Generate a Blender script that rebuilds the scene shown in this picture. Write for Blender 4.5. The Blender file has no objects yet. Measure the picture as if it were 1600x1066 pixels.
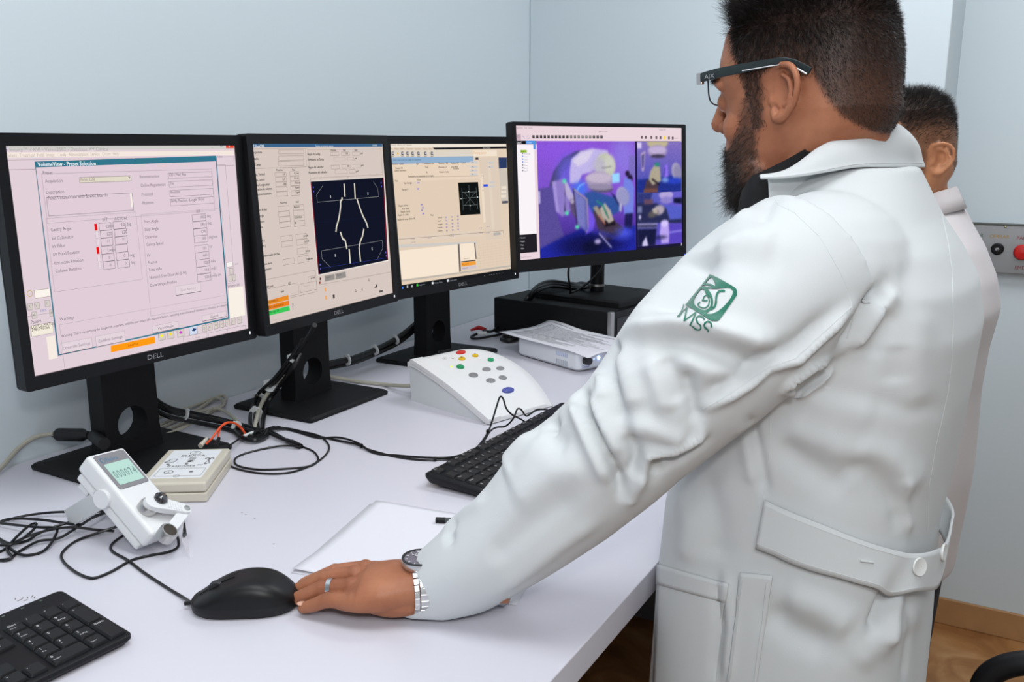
import bpy, bmesh, math, random
import numpy as np
from mathutils import Vector, Matrix, noise
from mathutils.bvhtree import BVHTree
R = math.radians
PI = math.pi
SC = bpy.context.scene
COL = SC.collection
random.seed(4)
rng = np.random.default_rng(4)

# ------------------------------------------------------------------ camera
DESK = 0.96
CAMZ = 1.46
F = 1412.0
PITCH = R(12.3)
YAW = R(29.5)
cam_d = bpy.data.cameras.new('camera')
cam = bpy.data.objects.new('camera', cam_d); COL.objects.link(cam)
cam_d.sensor_width = 36.0
cam_d.lens = 36.0 * F / 1600.0
cam_d.clip_start = 0.02
cam.location = (0, 0, CAMZ)
cam.rotation_euler = (PI / 2 - PITCH, 0, YAW)
SC.camera = cam

# ------------------------------------------------------------------ world, lights, exposure
w = bpy.data.worlds.new('world'); SC.world = w; w.use_nodes = True
w.node_tree.nodes['Background'].inputs[0].default_value = (0.85, 0.92, 1.0, 1)
w.node_tree.nodes['Background'].inputs[1].default_value = 0.3

def area(name, loc, size, size_y, power, color=(1, 1, 1), rot=(0, 0, 0)):
    l = bpy.data.lights.new(name, 'AREA'); l.shape = 'RECTANGLE'; l.size = size; l.size_y = size_y
    l.energy = power; l.color = color
    o = bpy.data.objects.new(name, l); COL.objects.link(o); o.location = loc; o.rotation_euler = rot
    return o
area('ceiling_lamp_light', (-0.35, 0.55, 2.62), 1.2, 0.6, 11.5, (0.93, 0.97, 1.0))
area('ceiling_lamp_light', (0.05, 1.95, 2.62), 1.2, 0.6, 14, (0.93, 0.97, 1.0))
area('ceiling_lamp_light', (0.6, -0.8, 2.62), 1.2, 0.6, 25, (0.93, 0.97, 1.0))
# the photographer's flash, a hand's breadth above the lens
fl = area('camera_flash', (0.08, -0.04, 1.66), 0.10, 0.07, 3.4, (1.0, 0.97, 0.97), (R(76), 0, R(26)))

SC.view_settings.view_transform = 'Standard'
SC.view_settings.look = 'None'
SC.view_settings.exposure = 0.0
SC.view_settings.gamma = 1.0
SC.view_settings.use_curve_mapping = False

# ------------------------------------------------------------------ helpers
_fw = Vector((-math.sin(YAW) * math.cos(PITCH), math.cos(YAW) * math.cos(PITCH), -math.sin(PITCH)))
_rt = Vector((math.cos(YAW), math.sin(YAW), 0))
_up = _rt.cross(_fw)
EYE = Vector((0, 0, CAMZ))
def ray(px, py): return _rt * ((px - 800) / F) - _up * ((py - 533) / F) + _fw
def onz(px, py, z=DESK):
    d = ray(px, py); return EYE + d * ((z - CAMZ) / d.z)
def onX(px, py, X):
    d = ray(px, py); return EYE + d * (X / d.x)
def onY(px, py, Y):
    d = ray(px, py); return EYE + d * (Y / d.y)
def onplane(px, py, p, n):
    d = ray(px, py); return EYE + d * ((Vector(p) - EYE).dot(n) / d.dot(n))

def lin(c):
    return tuple(((x / 255) / 12.92 if x / 255 <= 0.04045 else ((x / 255 + 0.055) / 1.055) ** 2.4) for x in c)

MATS = {}
def mat(name, rgb=(200, 200, 200), rough=0.5, metal=0.0, spec=0.5, emit=None, es=1.0, bump=0, bscale=200,
        var=0, vscale=10, sheen=0, sss=0, trans=0, coat=0, ior=1.45, alpha=1):
    if name in MATS: return MATS[name]
    m = bpy.data.materials.new(name); m.use_nodes = True
    nt = m.node_tree; b = nt.nodes['Principled BSDF']
    c = lin(rgb)
    b.inputs['Base Color'].default_value = (*c, 1)
    b.inputs['Roughness'].default_value = rough
    b.inputs['Metallic'].default_value = metal
    b.inputs['Specular IOR Level'].default_value = spec
    b.inputs['IOR'].default_value = ior
    b.inputs['Coat Weight'].default_value = coat
    b.inputs['Transmission Weight'].default_value = trans
    b.inputs['Alpha'].default_value = alpha
    if sheen: b.inputs['Sheen Weight'].default_value = sheen
    if sss:
        b.inputs['Subsurface Weight'].default_value = sss
        b.inputs['Subsurface Radius'].default_value = (0.012, 0.005, 0.003)
        b.inputs['Subsurface Scale'].default_value = 0.5
    if emit is not None:
        b.inputs['Emission Color'].default_value = (*lin(emit), 1)
        b.inputs['Emission Strength'].default_value = es
    tc = None
    if bump or var:
        tc = nt.nodes.new('ShaderNodeTexCoord')
    if bump:
        n = nt.nodes.new('ShaderNodeTexNoise'); n.inputs['Scale'].default_value = bscale; n.inputs['Detail'].default_value = 4
        bp = nt.nodes.new('ShaderNodeBump'); bp.inputs['Strength'].default_value = bump; bp.inputs['Distance'].default_value = 0.002
        nt.links.new(tc.outputs['Object'], n.inputs['Vector']); nt.links.new(n.outputs['Fac'], bp.inputs['Height'])
        nt.links.new(bp.outputs['Normal'], b.inputs['Normal'])
    if var:
        n = nt.nodes.new('ShaderNodeTexNoise'); n.inputs['Scale'].default_value = vscale; n.inputs['Detail'].default_value = 5
        r = nt.nodes.new('ShaderNodeValToRGB')
        r.color_ramp.elements[0].position = 0.3; r.color_ramp.elements[1].position = 0.7
        r.color_ramp.elements[0].color = (*[max(0, x * (1 - var)) for x in c], 1)
        r.color_ramp.elements[1].color = (*[min(1, x * (1 + var)) for x in c], 1)
        nt.links.new(tc.outputs['Object'], n.inputs['Vector']); nt.links.new(n.outputs['Fac'], r.inputs['Fac'])
        nt.links.new(r.outputs['Color'], b.inputs['Base Color'])
    MATS[name] = m
    return m
def glow(rgb, s=1.0):
    name = 'glow_%d_%d_%d_%d' % (*rgb, int(s * 100))
    if name in MATS: return MATS[name]
    m = bpy.data.materials.new(name); m.use_nodes = True; nt = m.node_tree
    nt.nodes.remove(nt.nodes['Principled BSDF'])
    e = nt.nodes.new('ShaderNodeEmission'); e.inputs[0].default_value = (*lin(rgb), 1); e.inputs[1].default_value = s
    nt.links.new(e.outputs[0], nt.nodes['Material Output'].inputs[0])
    MATS[name] = m
    return m

def root_matrix(o):
    M = Matrix.Identity(4)
    while o is not None:
        M = o.matrix_basis @ M; o = o.parent
    return M

def tag(o, label=None, cat=None, group=None, kind=None):
    if label: o['label'] = label
    if cat: o['category'] = cat
    if group: o['group'] = group
    if kind: o['kind'] = kind
    return o
def thing(name, label, cat, loc=(0, 0, 0), rotz=0, group=None):
    o = bpy.data.objects.new(name, None); COL.objects.link(o)
    o.empty_display_size = 0.05
    o.location = loc; o.rotation_euler = (0, 0, rotz)
    o.matrix_basis = Matrix.Translation(loc) @ Matrix.Rotation(rotz, 4, 'Z')
    return tag(o, label, cat, group)

def cr(pts, n=8, closed=False):
    """Catmull-Rom through pts."""
    P = [Vector(p) for p in pts]; out = []
    N = len(P)
    rngi = range(N) if closed else range(N - 1)
    for i in rngi:
        if closed:
            a, b, c, d = P[(i - 1) % N], P[i], P[(i + 1) % N], P[(i + 2) % N]
        else:
            a, b, c, d = P[max(i - 1, 0)], P[i], P[i + 1], P[min(i + 2, N - 1)]
        for k in range(n):
            t = k / n
            out.append(0.5 * ((2 * b) + (c - a) * t + (2 * a - 5 * b + 4 * c - d) * t * t + (3 * b - a - 3 * c + d) * t ** 3))
    if not closed: out.append(P[-1])
    return out

class MB:
    def __init__(s, M=None):
        s.v = []; s.f = []; s.m = []; s.mats = []; s.M = M
    def mi(s, m):
        if m is None: return 0
        if m not in s.mats: s.mats.append(m)
        return s.mats.index(m)
    def add(s, v, f, m=None, M=None):
        b = len(s.v); k = s.mi(m)
        T = s.M if M is None else (M if s.M is None else s.M @ M)
        for p in v:
            p = Vector(p); s.v.append(T @ p if T is not None else p)
        for q in f: s.f.append([b + i for i in q]); s.m.append(k)
        return s
    def box(s, lo, hi, m=None, M=None):
        x0, y0, z0 = lo; x1, y1, z1 = hi
        v = [(x0, y0, z0), (x1, y0, z0), (x1, y1, z0), (x0, y1, z0), (x0, y0, z1), (x1, y0, z1), (x1, y1, z1), (x0, y1, z1)]
        return s.add(v, [(3, 2, 1, 0), (4, 5, 6, 7), (0, 1, 5, 4), (1, 2, 6, 5), (2, 3, 7, 6), (3, 0, 4, 7)], m, M)
    def prism(s, poly, z0, z1, m=None, M=None):
        """convex-ish polygon extruded in z (poly counter-clockwise)"""
        n = len(poly)
        v = [(x, y, z0) for x, y in poly] + [(x, y, z1) for x, y in poly]
        f = [tuple(reversed(range(n))), tuple(range(n, 2 * n))] + [(i, (i + 1) % n, n + (i + 1) % n, n + i) for i in range(n)]
        return s.add(v, f, m, M)
    def loft(s, rings, m=None, M=None, caps=True, closed=True):
        n = len(rings[0]); v = [p for r in rings for p in r]; f = []
        for i in range(len(rings) - 1):
            for j in range(n if closed else n - 1):
                a = i * n + j; b = i * n + (j + 1) % n
                f.append((a, b, b + n, a + n))
        if caps:
            f.append(tuple(reversed(range(n)))); f.append(tuple(range((len(rings) - 1) * n, len(rings) * n)))
        return s.add(v, f, m, M)
    def lathe(s, prof, m=None, M=None, n=24):
        rings = [[(r * math.cos(2 * PI * k / n), r * math.sin(2 * PI * k / n), z) for k in range(n)] for r, z in prof]
        return s.loft(rings, m, M)
    def tube(s, path, r, m=None, M=None, n=8, rad=None, caps=True, flat=1.0):
        P = [Vector(p) for p in path]; rings = []; up = None
        for i, p in enumerate(P):
            t = (P[min(i + 1, len(P) - 1)] - P[max(i - 1, 0)])
            t = t.normalized() if t.length > 1e-9 else Vector((0, 0, 1))
            if up is None:
                up = t.cross(Vector((0, 0, 1)))
                if up.length < 0.1: up = t.cross(Vector((1, 0, 0)))
                up.normalize()
            else:
                up = (up - t * up.dot(t))
                up = up.normalized() if up.length > 1e-6 else t.orthogonal().normalized()
            b = t.cross(up)
            rr = rad[i] if rad is not None else r
            rings.append([p + (up * math.cos(2 * PI * k / n) + b * (math.sin(2 * PI * k / n) * flat)) * rr for k in range(n)])
        return s.loft(rings, m, M, caps)
    def sphere(s, c, r, m=None, M=None, n=16, sc=(1, 1, 1)):
        k = n // 2; rings = []
        for i in range(1, k):
            a = PI * i / k
            rings.append([(c[0] + r * sc[0] * math.sin(a) * math.cos(2 * PI * j / n), c[1] + r * sc[1] * math.sin(a) * math.sin(2 * PI * j / n), c[2] - r * sc[2] * math.cos(a)) for j in range(n)])
        v = [(c[0], c[1], c[2] - r * sc[2])] + [p for q in rings for p in q] + [(c[0], c[1], c[2] + r * sc[2])]
        f = [(0, 1 + (j + 1) % n, 1 + j) for j in range(n)]
        for i in range(k - 2):
            for j in range(n):
                a = 1 + i * n + j; b = 1 + i * n + (j + 1) % n
                f.append((a, b, b + n, a + n))
        L = len(v) - 1; o = 1 + (k - 2) * n
        f += [(o + j, o + (j + 1) % n, L) for j in range(n)]
        return s.add(v, f, m, M)
    def mesh(s, me, m=None, M=None):
        return s.add([v.co for v in me.vertices], [tuple(p.vertices) for p in me.polygons], m, M)
    def text(s, txt, size, m, M, ext=0.0, align='LEFT', sx=1.0):
        me = text_mesh(txt, ext, align)
        S = Matrix.Diagonal((size * sx, size, size, 1))
        return s.mesh(me, m, M @ S)
    def build(s, name, m=None, parent=None, smooth=True, bevel=0, seg=2, sub=0, world=True, angle=35):
        me = bpy.data.meshes.new(name)
        if s.mats and m is not None and len(s.mats) == 0: pass
        v = s.v
        if parent is not None and world:
            I = root_matrix(parent).inverted(); v = [I @ p for p in v]
        me.from_pydata([tuple(p) for p in v], [], s.f)
        if m is not None and not s.mats: me.materials.append(m)
        for q in s.mats: me.materials.append(q)
        if len(s.mats) > 1: me.polygons.foreach_set('material_index', s.m)
        me.update()
        o = bpy.data.objects.new(name, me); COL.objects.link(o)
        if parent is not None: o.parent = parent
        if bevel:
            b = o.modifiers.new('bevel', 'BEVEL'); b.width = bevel; b.segments = seg; b.limit_method = 'ANGLE'; b.angle_limit = R(40)
        if sub:
            b = o.modifiers.new('sub', 'SUBSURF'); b.levels = sub; b.render_levels = sub
        if smooth:
            if bevel or sub:
                me.polygons.foreach_set('use_smooth', [True] * len(me.polygons))
                if bevel and not sub:
                    wn = o.modifiers.new('wn', 'WEIGHTED_NORMAL'); wn.keep_sharp = True
            else:
                me.polygons.foreach_set('use_smooth', [True] * len(me.polygons))
                me.set_sharp_from_angle(angle=R(angle))
        return o

_TM = {}
def curve_mesh(cu):
    o = bpy.data.objects.new('tmp', cu); COL.objects.link(o)
    dg = bpy.context.evaluated_depsgraph_get()
    me = bpy.data.meshes.new_from_object(o.evaluated_get(dg))
    bpy.data.objects.remove(o); bpy.data.curves.remove(cu)
    return me
def text_mesh(txt, ext=0.0, align='LEFT'):
    k = (txt, ext, align)
    if k in _TM: return _TM[k]
    cu = bpy.data.curves.new('t', 'FONT'); cu.body = txt; cu.size = 1; cu.align_x = align; cu.extrude = ext
    cu.resolution_u = 2; cu.fill_mode = 'FRONT' if ext == 0 else 'BOTH'
    _TM[k] = curve_mesh(cu)
    return _TM[k]
def shape2d(polys, z0, z1):
    """polygons with holes (even-odd) extruded from z0 to z1"""
    cu = bpy.data.curves.new('s', 'CURVE'); cu.dimensions = '2D'; cu.fill_mode = 'BOTH'
    for p in polys:
        sp = cu.splines.new('POLY'); sp.points.add(len(p) - 1)
        for i, (x, y) in enumerate(p): sp.points[i].co = (x, y, 0, 1)
        sp.use_cyclic_u = True
    cu.extrude = (z1 - z0) / 2
    me = curve_mesh(cu)
    for v in me.vertices: v.co.z += (z0 + z1) / 2
    return me
def rrect(x0, y0, x1, y1, r, n=5):
    out = []
    for cx, cy, a in ((x1 - r, y0 + r, -90), (x1 - r, y1 - r, 0), (x0 + r, y1 - r, 90), (x0 + r, y0 + r, 180)):
        for k in range(n + 1):
            t = R(a + 90 * k / n); out.append((cx + r * math.cos(t), cy + r * math.sin(t)))
    return out
def circ(cx, cy, r, n=24, ry=None):
    ry = r if ry is None else ry
    return [(cx + r * math.cos(2 * PI * k / n), cy + ry * math.sin(2 * PI * k / n)) for k in range(n)]
def frame(o, x, y):
    """matrix with origin o, x axis x, y axis about y"""
    x = Vector(x).normalized(); y = Vector(y); y = (y - x * y.dot(x)).normalized(); z = x.cross(y)
    M = Matrix((x, y, z)).transposed().to_4x4(); M.translation = Vector(o)
    return M
def weld(o, d=1e-5):
    bm = bmesh.new(); bm.from_mesh(o.data); bmesh.ops.remove_doubles(bm, verts=bm.verts, dist=d); bm.to_mesh(o.data); bm.free()

# ------------------------------------------------------------------ shared materials
def wall_mat():
    m = mat('painted_wall', (215, 225, 230), 0.75, bump=0.06, bscale=60, spec=0.25)
    return m
def desk_mat():
    return mat('white_laminate', (208, 206, 215), 0.32, spec=0.4, bump=0.015, bscale=90)
BLACK = mat('black_plastic', (15, 15, 18), 0.45, spec=0.32)
BLACKM = mat('black_matt_plastic', (15, 15, 17), 0.6, spec=0.3, bump=0.05, bscale=900)
DARKG = mat('dark_grey_plastic', (48, 48, 52), 0.5)
CABLE = mat('black_cable_rubber', (16, 16, 18), 0.35)
BEIGEC = mat('beige_cable_rubber', (178, 174, 160), 0.5)
WHITEP = mat('white_plastic', (226, 227, 228), 0.35)
OFFW = mat('off_white_plastic', (205, 198, 182), 0.45)
STEEL = mat('brushed_steel', (190, 188, 186), 0.28, metal=1.0)
CHROME = mat('polished_steel', (220, 220, 222), 0.1, metal=1.0)
TIE = mat('white_nylon', (215, 218, 218), 0.5)
# ------------------------------------------------------------------ the room
WX = -1.365     # left wall
WY = 2.52       # back wall
JX = -0.207     # where the back wall ends
RY = 2.90       # recessed wall with the control panel
WALL = wall_mat()
def struct(name, mb, m, **k):
    o = mb.build(name, m, smooth=False, **k); o['kind'] = 'structure'; return o
struct('wall_left', MB().box((WX - 0.12, -2.6, 0), (WX, WY + 0.12, 2.7)), WALL)
struct('wall_back', MB().box((WX, WY, 0), (JX, RY + 0.12, 2.7)), WALL, bevel=0.004)
struct('wall_recess', MB().box((JX, RY, 0), (2.6, RY + 0.12, 2.7)), WALL)
struct('wall_right', MB().box((2.5, -2.6, 0), (2.62, RY, 2.7)), WALL)
struct('wall_front', MB().box((WX, -2.72, 0), (2.62, -2.6, 2.7)), WALL)
struct('ceiling', MB().box((WX - 0.12, -2.72, 2.7), (2.62, RY + 0.12, 2.8)), mat('ceiling_paint', (225, 228, 230), 0.8))
# marble floor
mf = mat('tan_marble_floor', (190, 140, 92), 0.28)
nt = mf.node_tree; b = nt.nodes['Principled BSDF']
tc = nt.nodes.new('ShaderNodeTexCoord')
n1 = nt.nodes.new('ShaderNodeTexNoise'); n1.inputs['Scale'].default_value = 5; n1.inputs['Detail'].default_value = 9; n1.inputs['Distortion'].default_value = 1.4
r1 = nt.nodes.new('ShaderNodeValToRGB'); e = r1.color_ramp.elements
e[0].position = 0.32; e[0].color = (*lin((138, 90, 50)), 1); e[1].position = 0.68; e[1].color = (*lin((194, 148, 100)), 1)
k = e.new(0.5); k.color = (*lin((170, 120, 72)), 1)
nt.links.new(tc.outputs['Object'], n1.inputs['Vector']); nt.links.new(n1.outputs['Fac'], r1.inputs['Fac']); nt.links.new(r1.outputs['Color'], b.inputs['Base Color'])
struct('floor', MB().box((WX - 0.12, -2.72, -0.1), (2.62, RY + 0.12, 0)), mf)
mbb = mat('tan_marble_baseboard', (180, 136, 92), 0.35, var=0.12, vscale=9)
struct('baseboard_recess', MB().box((JX, RY - 0.012, 0.0), (2.5, RY - 0.0003, 0.085)), mbb, bevel=0.003)
struct('baseboard_back', MB().box((JX + 0.0003, WY - 0.012, 0.0), (JX + 0.012, RY - 0.0125, 0.085)), mbb, bevel=0.003)
struct('baseboard_left', MB().box((WX + 0.0003, -2.59, 0.0), (WX + 0.012, WY - 0.001, 0.085)), mbb, bevel=0.003)

# ceiling light panels
pf = mat('lamp_housing_white', (235, 235, 235), 0.5)
for i, (x, y) in enumerate(((-0.35, 0.55), (0.05, 1.95), (0.6, -0.8))):
    t = thing('ceiling_light', ['ceiling light panel above the counter', 'ceiling light panel nearest the recessed wall', 'ceiling light panel behind the camera'][i],
              'ceiling light', (x, y, 2.7), 0, 'flat ceiling light panels')
    fr = MB(); me = shape2d([rrect(-.62, -.32, .62, .32, .01), rrect(-.59, -.29, .59, .29, .01)], -0.045, 0.0)
    fr.mesh(me, M=Matrix.Translation((x, y, 2.7))).build('housing', pf, t)
    MB().box((x - .589, y - .289, 2.68), (x + .589, y + .289, 2.69)).build('diffuser', glow((245, 250, 255), 2.0), t)

# ------------------------------------------------------------------ the counter
DX = -0.348
ct = thing('counter_desk', 'long white laminate counter along the left wall under the monitors', 'desk', (-.86, 0.8, 0))
DM = desk_mat()
MB().box((WX + 0.002, -1.2, DESK - 0.036), (DX, WY - 0.002, DESK)).build('worktop', DM, ct, bevel=0.0015)
gp = mat('grey_panel', (120, 122, 128), 0.5)
for y in (-1.18, 0.30, 2.46):
    MB().box((WX + 0.01, y, 0.0), (DX - 0.04, y + 0.03, DESK - 0.0365)).build('side_panel', gp, ct, bevel=0.001)
MB().box((WX + 0.02, -1.14, 0.25), (WX + 0.035, 2.455, DESK - 0.0365)).build('back_panel', mat('dark_panel', (60, 62, 66), 0.6), ct)

# ------------------------------------------------------------------ control panel on the recessed wall
pm = mat('brushed_aluminium', (176, 178, 180), 0.33, metal=0.85, bump=0.03, bscale=300)
tl = onY(1500, 348.5, RY); br = onY(1600, 427, RY)
px0 = tl.x - 0.09; px1 = px0 + 0.42; pz1 = tl.z; pz0 = br.z
cp = thing('door_control_panel', 'steel wall panel with key switch and red stop button behind the men', 'control panel', ((px0 + px1) / 2, RY, pz0))
MB().box((px0, RY - 0.03, pz0), (px1, RY - 0.0005, pz1)).build('plate', pm, cp, bevel=0.002)
MB().box((px0 - .001, RY - 0.034, pz1 - 0.0005), (px1 + .001, RY - 0.0005, pz1 + 0.004)).build('top_edge', mat('dark_edge', (95, 96, 92), 0.4, metal=0.6), cp)
def wallM(px, py, d=0.0305):
    p = onY(px, py, RY - d); return Matrix.Translation(p) @ Matrix.Rotation(PI / 2, 4, 'X')
for txt, x, y, c in (('ABRIR', 1514, 369.5, (30, 88, 70)), ('CERRAR', 1545.5, 371.5, (178, 140, 50)), ('PARO', 1588, 374.5, (150, 35, 45)), ('EMERG', 1585, 420.5, (150, 35, 45))):
    M = wallM(x, y, 0.0303)
    MB().text(txt, 0.0135, None, M, 0.01).build('lettering', mat('ink_%s' % txt.lower(), c, 0.5), cp, smooth=False)['label'] = txt + ' lettering'
pk = wallM(1558.5, 389, 0.03)
MB().lathe([(0.0, 0), (.0165, 0), (.0165, .006), (.013, .009), (.0, .009)], M=pk).build('key_switch', BLACK, cp)
MB().lathe([(0.0, .009), (.0055, .009), (.005, .016), (.0, .017)], M=pk, n=12).build('key_slot', CHROME, cp)
pk = wallM(1597, 393.5, 0.03)
MB().lathe([(0.0, 0), (.012, 0), (.012, .012), (.0205, .014), (.0215, .022), (.017, .030), (0, .032)], M=pk).build('stop_button', mat('red_plastic', (200, 28, 26), 0.35), cp)
pk = wallM(1571, 354.5, 0.034)
MB().sphere((0, 0, 0), .0035, M=pk, n=10).build('screw', mat('brass', (214, 205, 160), .3, metal=.9), cp)
pk = wallM(1520, 389, 0.03)
MB().lathe([(0.0, 0), (.0145, 0), (.0145, .008), (.0, .009)], M=pk).build('push_button', mat('green_button', (30, 110, 70), 0.4), cp)

# ------------------------------------------------------------------ office chair (its armrest reaches into the frame)
ac = onz(1527, 1029, 0.66)
ch = thing('office_chair', 'black office chair with loop armrest behind the men', 'chair', (ac.x + 0.160, ac.y - 0.29, 0), R(-90))
CM = root_matrix(ch)
armbar = mat('armrest_black', (26, 26, 28), 0.38)
for s in (-1, 1):
    pts = cr([(s * .27, .16, .44), (s * .29, .20, .56), (s * .29, .16, .66), (s * .29, .02, .68), (s * .29, -.10, .67), (s * .29, -.15, .60), (s * .27, -.10, .47)], 8)
    MB(CM).tube(pts, .0125, n=12, flat=1.5).build('armrest', armbar, ch)
sf = mat('black_chair_fabric', (30, 30, 33), 0.9, bump=0.3, bscale=500)
MB(CM).box((-.24, -.13, .43), (.24, .28, .51)).build('seat', sf, ch, bevel=0.035, seg=4)
MB(CM).box((-.21, .28, .60), (.21, .34, 1.02)).build('backrest', sf, ch, bevel=0.03, seg=4)
MB(CM).tube(cr([(0, .1, .43), (0, .33, .45), (0, .365, .55), (0, .345, .75)], 6), .018).build('back_support', BLACK, ch)
MB(CM).tube([(0, 0, .10), (0, 0, .43)], .025, n=14).build('gas_column', BLACK, ch)
for k in range(5):
    a = 2 * PI * k / 5 + .3
    p = Vector((math.cos(a), math.sin(a), 0))
    lg = MB(CM).tube([Vector((0, 0, .12)) + p * .02, Vector((0, 0, .085)) + p * .24], .02, rad=[.026, .016], n=8).build('leg', BLACK, ch)
    MB(CM).lathe([(0, -.02), (.024, -.02), (.027, 0), (.024, .02), (0, .02)], M=Matrix.Translation(p * .24 + Vector((0, 0, .028))) @ Matrix.Rotation(a + PI / 2, 4, 'Z') @ Matrix.Rotation(PI / 2, 4, 'X'), n=14).build('caster', BLACK, lg)
# ------------------------------------------------------------------ monitors
def homog(src, dst):
    A = []; bb = []
    for (x, y), (u, v) in zip(src, dst):
        A.append([x, y, 1, 0, 0, 0, -u * x, -u * y]); bb.append(u)
        A.append([0, 0, 0, x, y, 1, -v * x, -v * y]); bb.append(v)
    h = np.linalg.solve(np.array(A, float), np.array(bb, float))
    return np.append(h, 1).reshape(3, 3)
class Screen:
    """flat display picture drawn in the screen's own plane (x 0..W, z -H..0)"""
    def __init__(s, quad, W, H, M):
        s.h = homog(quad, [(0, 0), (W, 0), (W, -H), (0, -H)])
        s.W, s.H = W, H; s.mb = MB(M); s.k = 0
        s.hi = np.linalg.inv(s.h)
    def p(s, x, y):
        q = s.h @ np.array([x, y, 1.0]); return q[0] / q[2], q[1] / q[2]
    def y(s, layer): return -0.00012 * layer
    def R(s, x0, y0, x1, y1, c, l=1, st=1.0):
        a = s.p(x0, y0); b = s.p(x1, y1); y = s.y(l)
        s.mb.add([(a[0], y, b[1]), (b[0], y, b[1]), (b[0], y, a[1]), (a[0], y, a[1])], [(0, 1, 2, 3)], glow(c, st))
    def UV(s, u0, v0, u1, v1, c, l=1, st=1.0):
        y = s.y(l); W, H = s.W, s.H
        s.mb.add([(u0 * W, y, -v1 * H), (u1 * W, y, -v1 * H), (u1 * W, y, -v0 * H), (u0 * W, y, -v0 * H)], [(0, 1, 2, 3)], glow(c, st))
    def poly(s, pts, c, l=1, st=1.0):
        y = s.y(l); q = [s.p(*t) for t in pts]
        ar = sum(q[i - 1][0] * q[i][1] - q[i][0] * q[i - 1][1] for i in range(len(q)))
        if ar < 0: q = q[::-1]
        s.mb.add([(a, y, b) for a, b in q], [tuple(range(len(q)))], glow(c, st))
    def line(s, pts, c, wd=0.0006, l=2, st=1.0):
        y = s.y(l); q = [Vector(s.p(*t)) for t in pts]
        for a, b in zip(q, q[1:]):
            d = (b - a)
            if d.length < 1e-6: continue
            n = Vector((-d.y, d.x)).normalized() * wd / 2
            s.mb.add([(t.x, y, t.y) for t in (a - n, b - n, b + n, a + n)], [(0, 1, 2, 3)], glow(c, st))
    def O(s, x0, y0, x1, y1, c, wd=0.0005, l=2, fill=None):
        if fill: s.R(x0, y0, x1, y1, fill, l - 0.5)
        a = s.p(x0, y0); b = s.p(x1, y1); y = s.y(l); h = wd / 2
        for (p, q, r, t) in ((a[0], a[1] - h, b[0], a[1] + h), (a[0], b[1] - h, b[0], b[1] + h), (a[0] - h, b[1], a[0] + h, a[1]), (b[0] - h, b[1], b[0] + h, a[1])):
            s.mb.add([(p, y, q), (r, y, q), (r, y, t), (p, y, t)], [(0, 1, 2, 3)], glow(c, 1.0))
    def T(s, x, y, txt, c=(90, 85, 95), size=0.0058, l=3, sx=0.86, bold=False):
        """text whose lower left corner lies at x, y"""
        a = s.p(x, y)
        M = Matrix.Translation((a[0], s.y(l), a[1])) @ Matrix.Rotation(PI / 2, 4, 'X')
        s.mb.text(txt, size, glow(c, 1.0), M, sx=sx)
        if bold: s.mb.text(txt, size, glow(c, 1.0), Matrix.Translation((0.0003, -0.00003, 0)) @ M, sx=sx)

def soft_picture(scr, x0, y0, x1, y1, fn, nx, ny, l=2, st=1.0):
    """a camera picture shown on the screen: fn(U, V) -> rgb 0..255 arrays over the rectangle"""
    u = np.linspace(0, 1, nx + 1); v = np.linspace(0, 1, ny + 1)
    U, V = np.meshgrid(u, v)
    col = fn(U, V)
    kern = np.exp(-np.arange(-3, 4) ** 2 / 3.4); kern /= kern.sum()
    for ax_ in (0, 1):
        pad = [(0, 0)] * 3; pad[ax_] = (3, 3); q_ = np.pad(col, pad, mode='edge')
        col = sum(kern[i] * np.take(q_, np.arange(i, i + col.shape[ax_]), axis=ax_) for i in range(7))
    lum = col.mean(-1, keepdims=True); col = col * .86 + np.array([92, 72, 214.]) * (lum / 200 + .25) * .14
    col = col + np.random.default_rng(1).normal(0, 4, col.shape[:2])[..., None]
    a = scr.p(x0, y0); b = scr.p(x1, y1)
    X = a[0] + (b[0] - a[0]) * U; Z = a[1] + (b[1] - a[1]) * V
    y = scr.y(l)
    verts = np.stack([X.ravel(), np.full(X.size, y), Z.ravel()], 1)
    idx = np.arange((nx + 1) * (ny + 1)).reshape(ny + 1, nx + 1)
    faces = np.stack([idx[1:, :-1], idx[1:, 1:], idx[:-1, 1:], idx[:-1, :-1]], -1).reshape(-1, 4)
    c = np.clip(col, 0, 255).reshape(-1, 3) / 255
    lc = np.where(c <= 0.04045, c / 12.92, ((c + 0.055) / 1.055) ** 2.4)
    return verts, faces, lc, st

def picture_material():
    m = bpy.data.materials.new('camera_picture'); m.use_nodes = True; nt = m.node_tree
    nt.nodes.remove(nt.nodes['Principled BSDF'])
    e = nt.nodes.new('ShaderNodeEmission'); at = nt.nodes.new('ShaderNodeAttribute'); at.attribute_name = 'picture'
    nt.links.new(at.outputs['Color'], e.inputs[0]); nt.links.new(e.outputs[0], nt.nodes['Material Output'].inputs[0])
    return m

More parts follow.
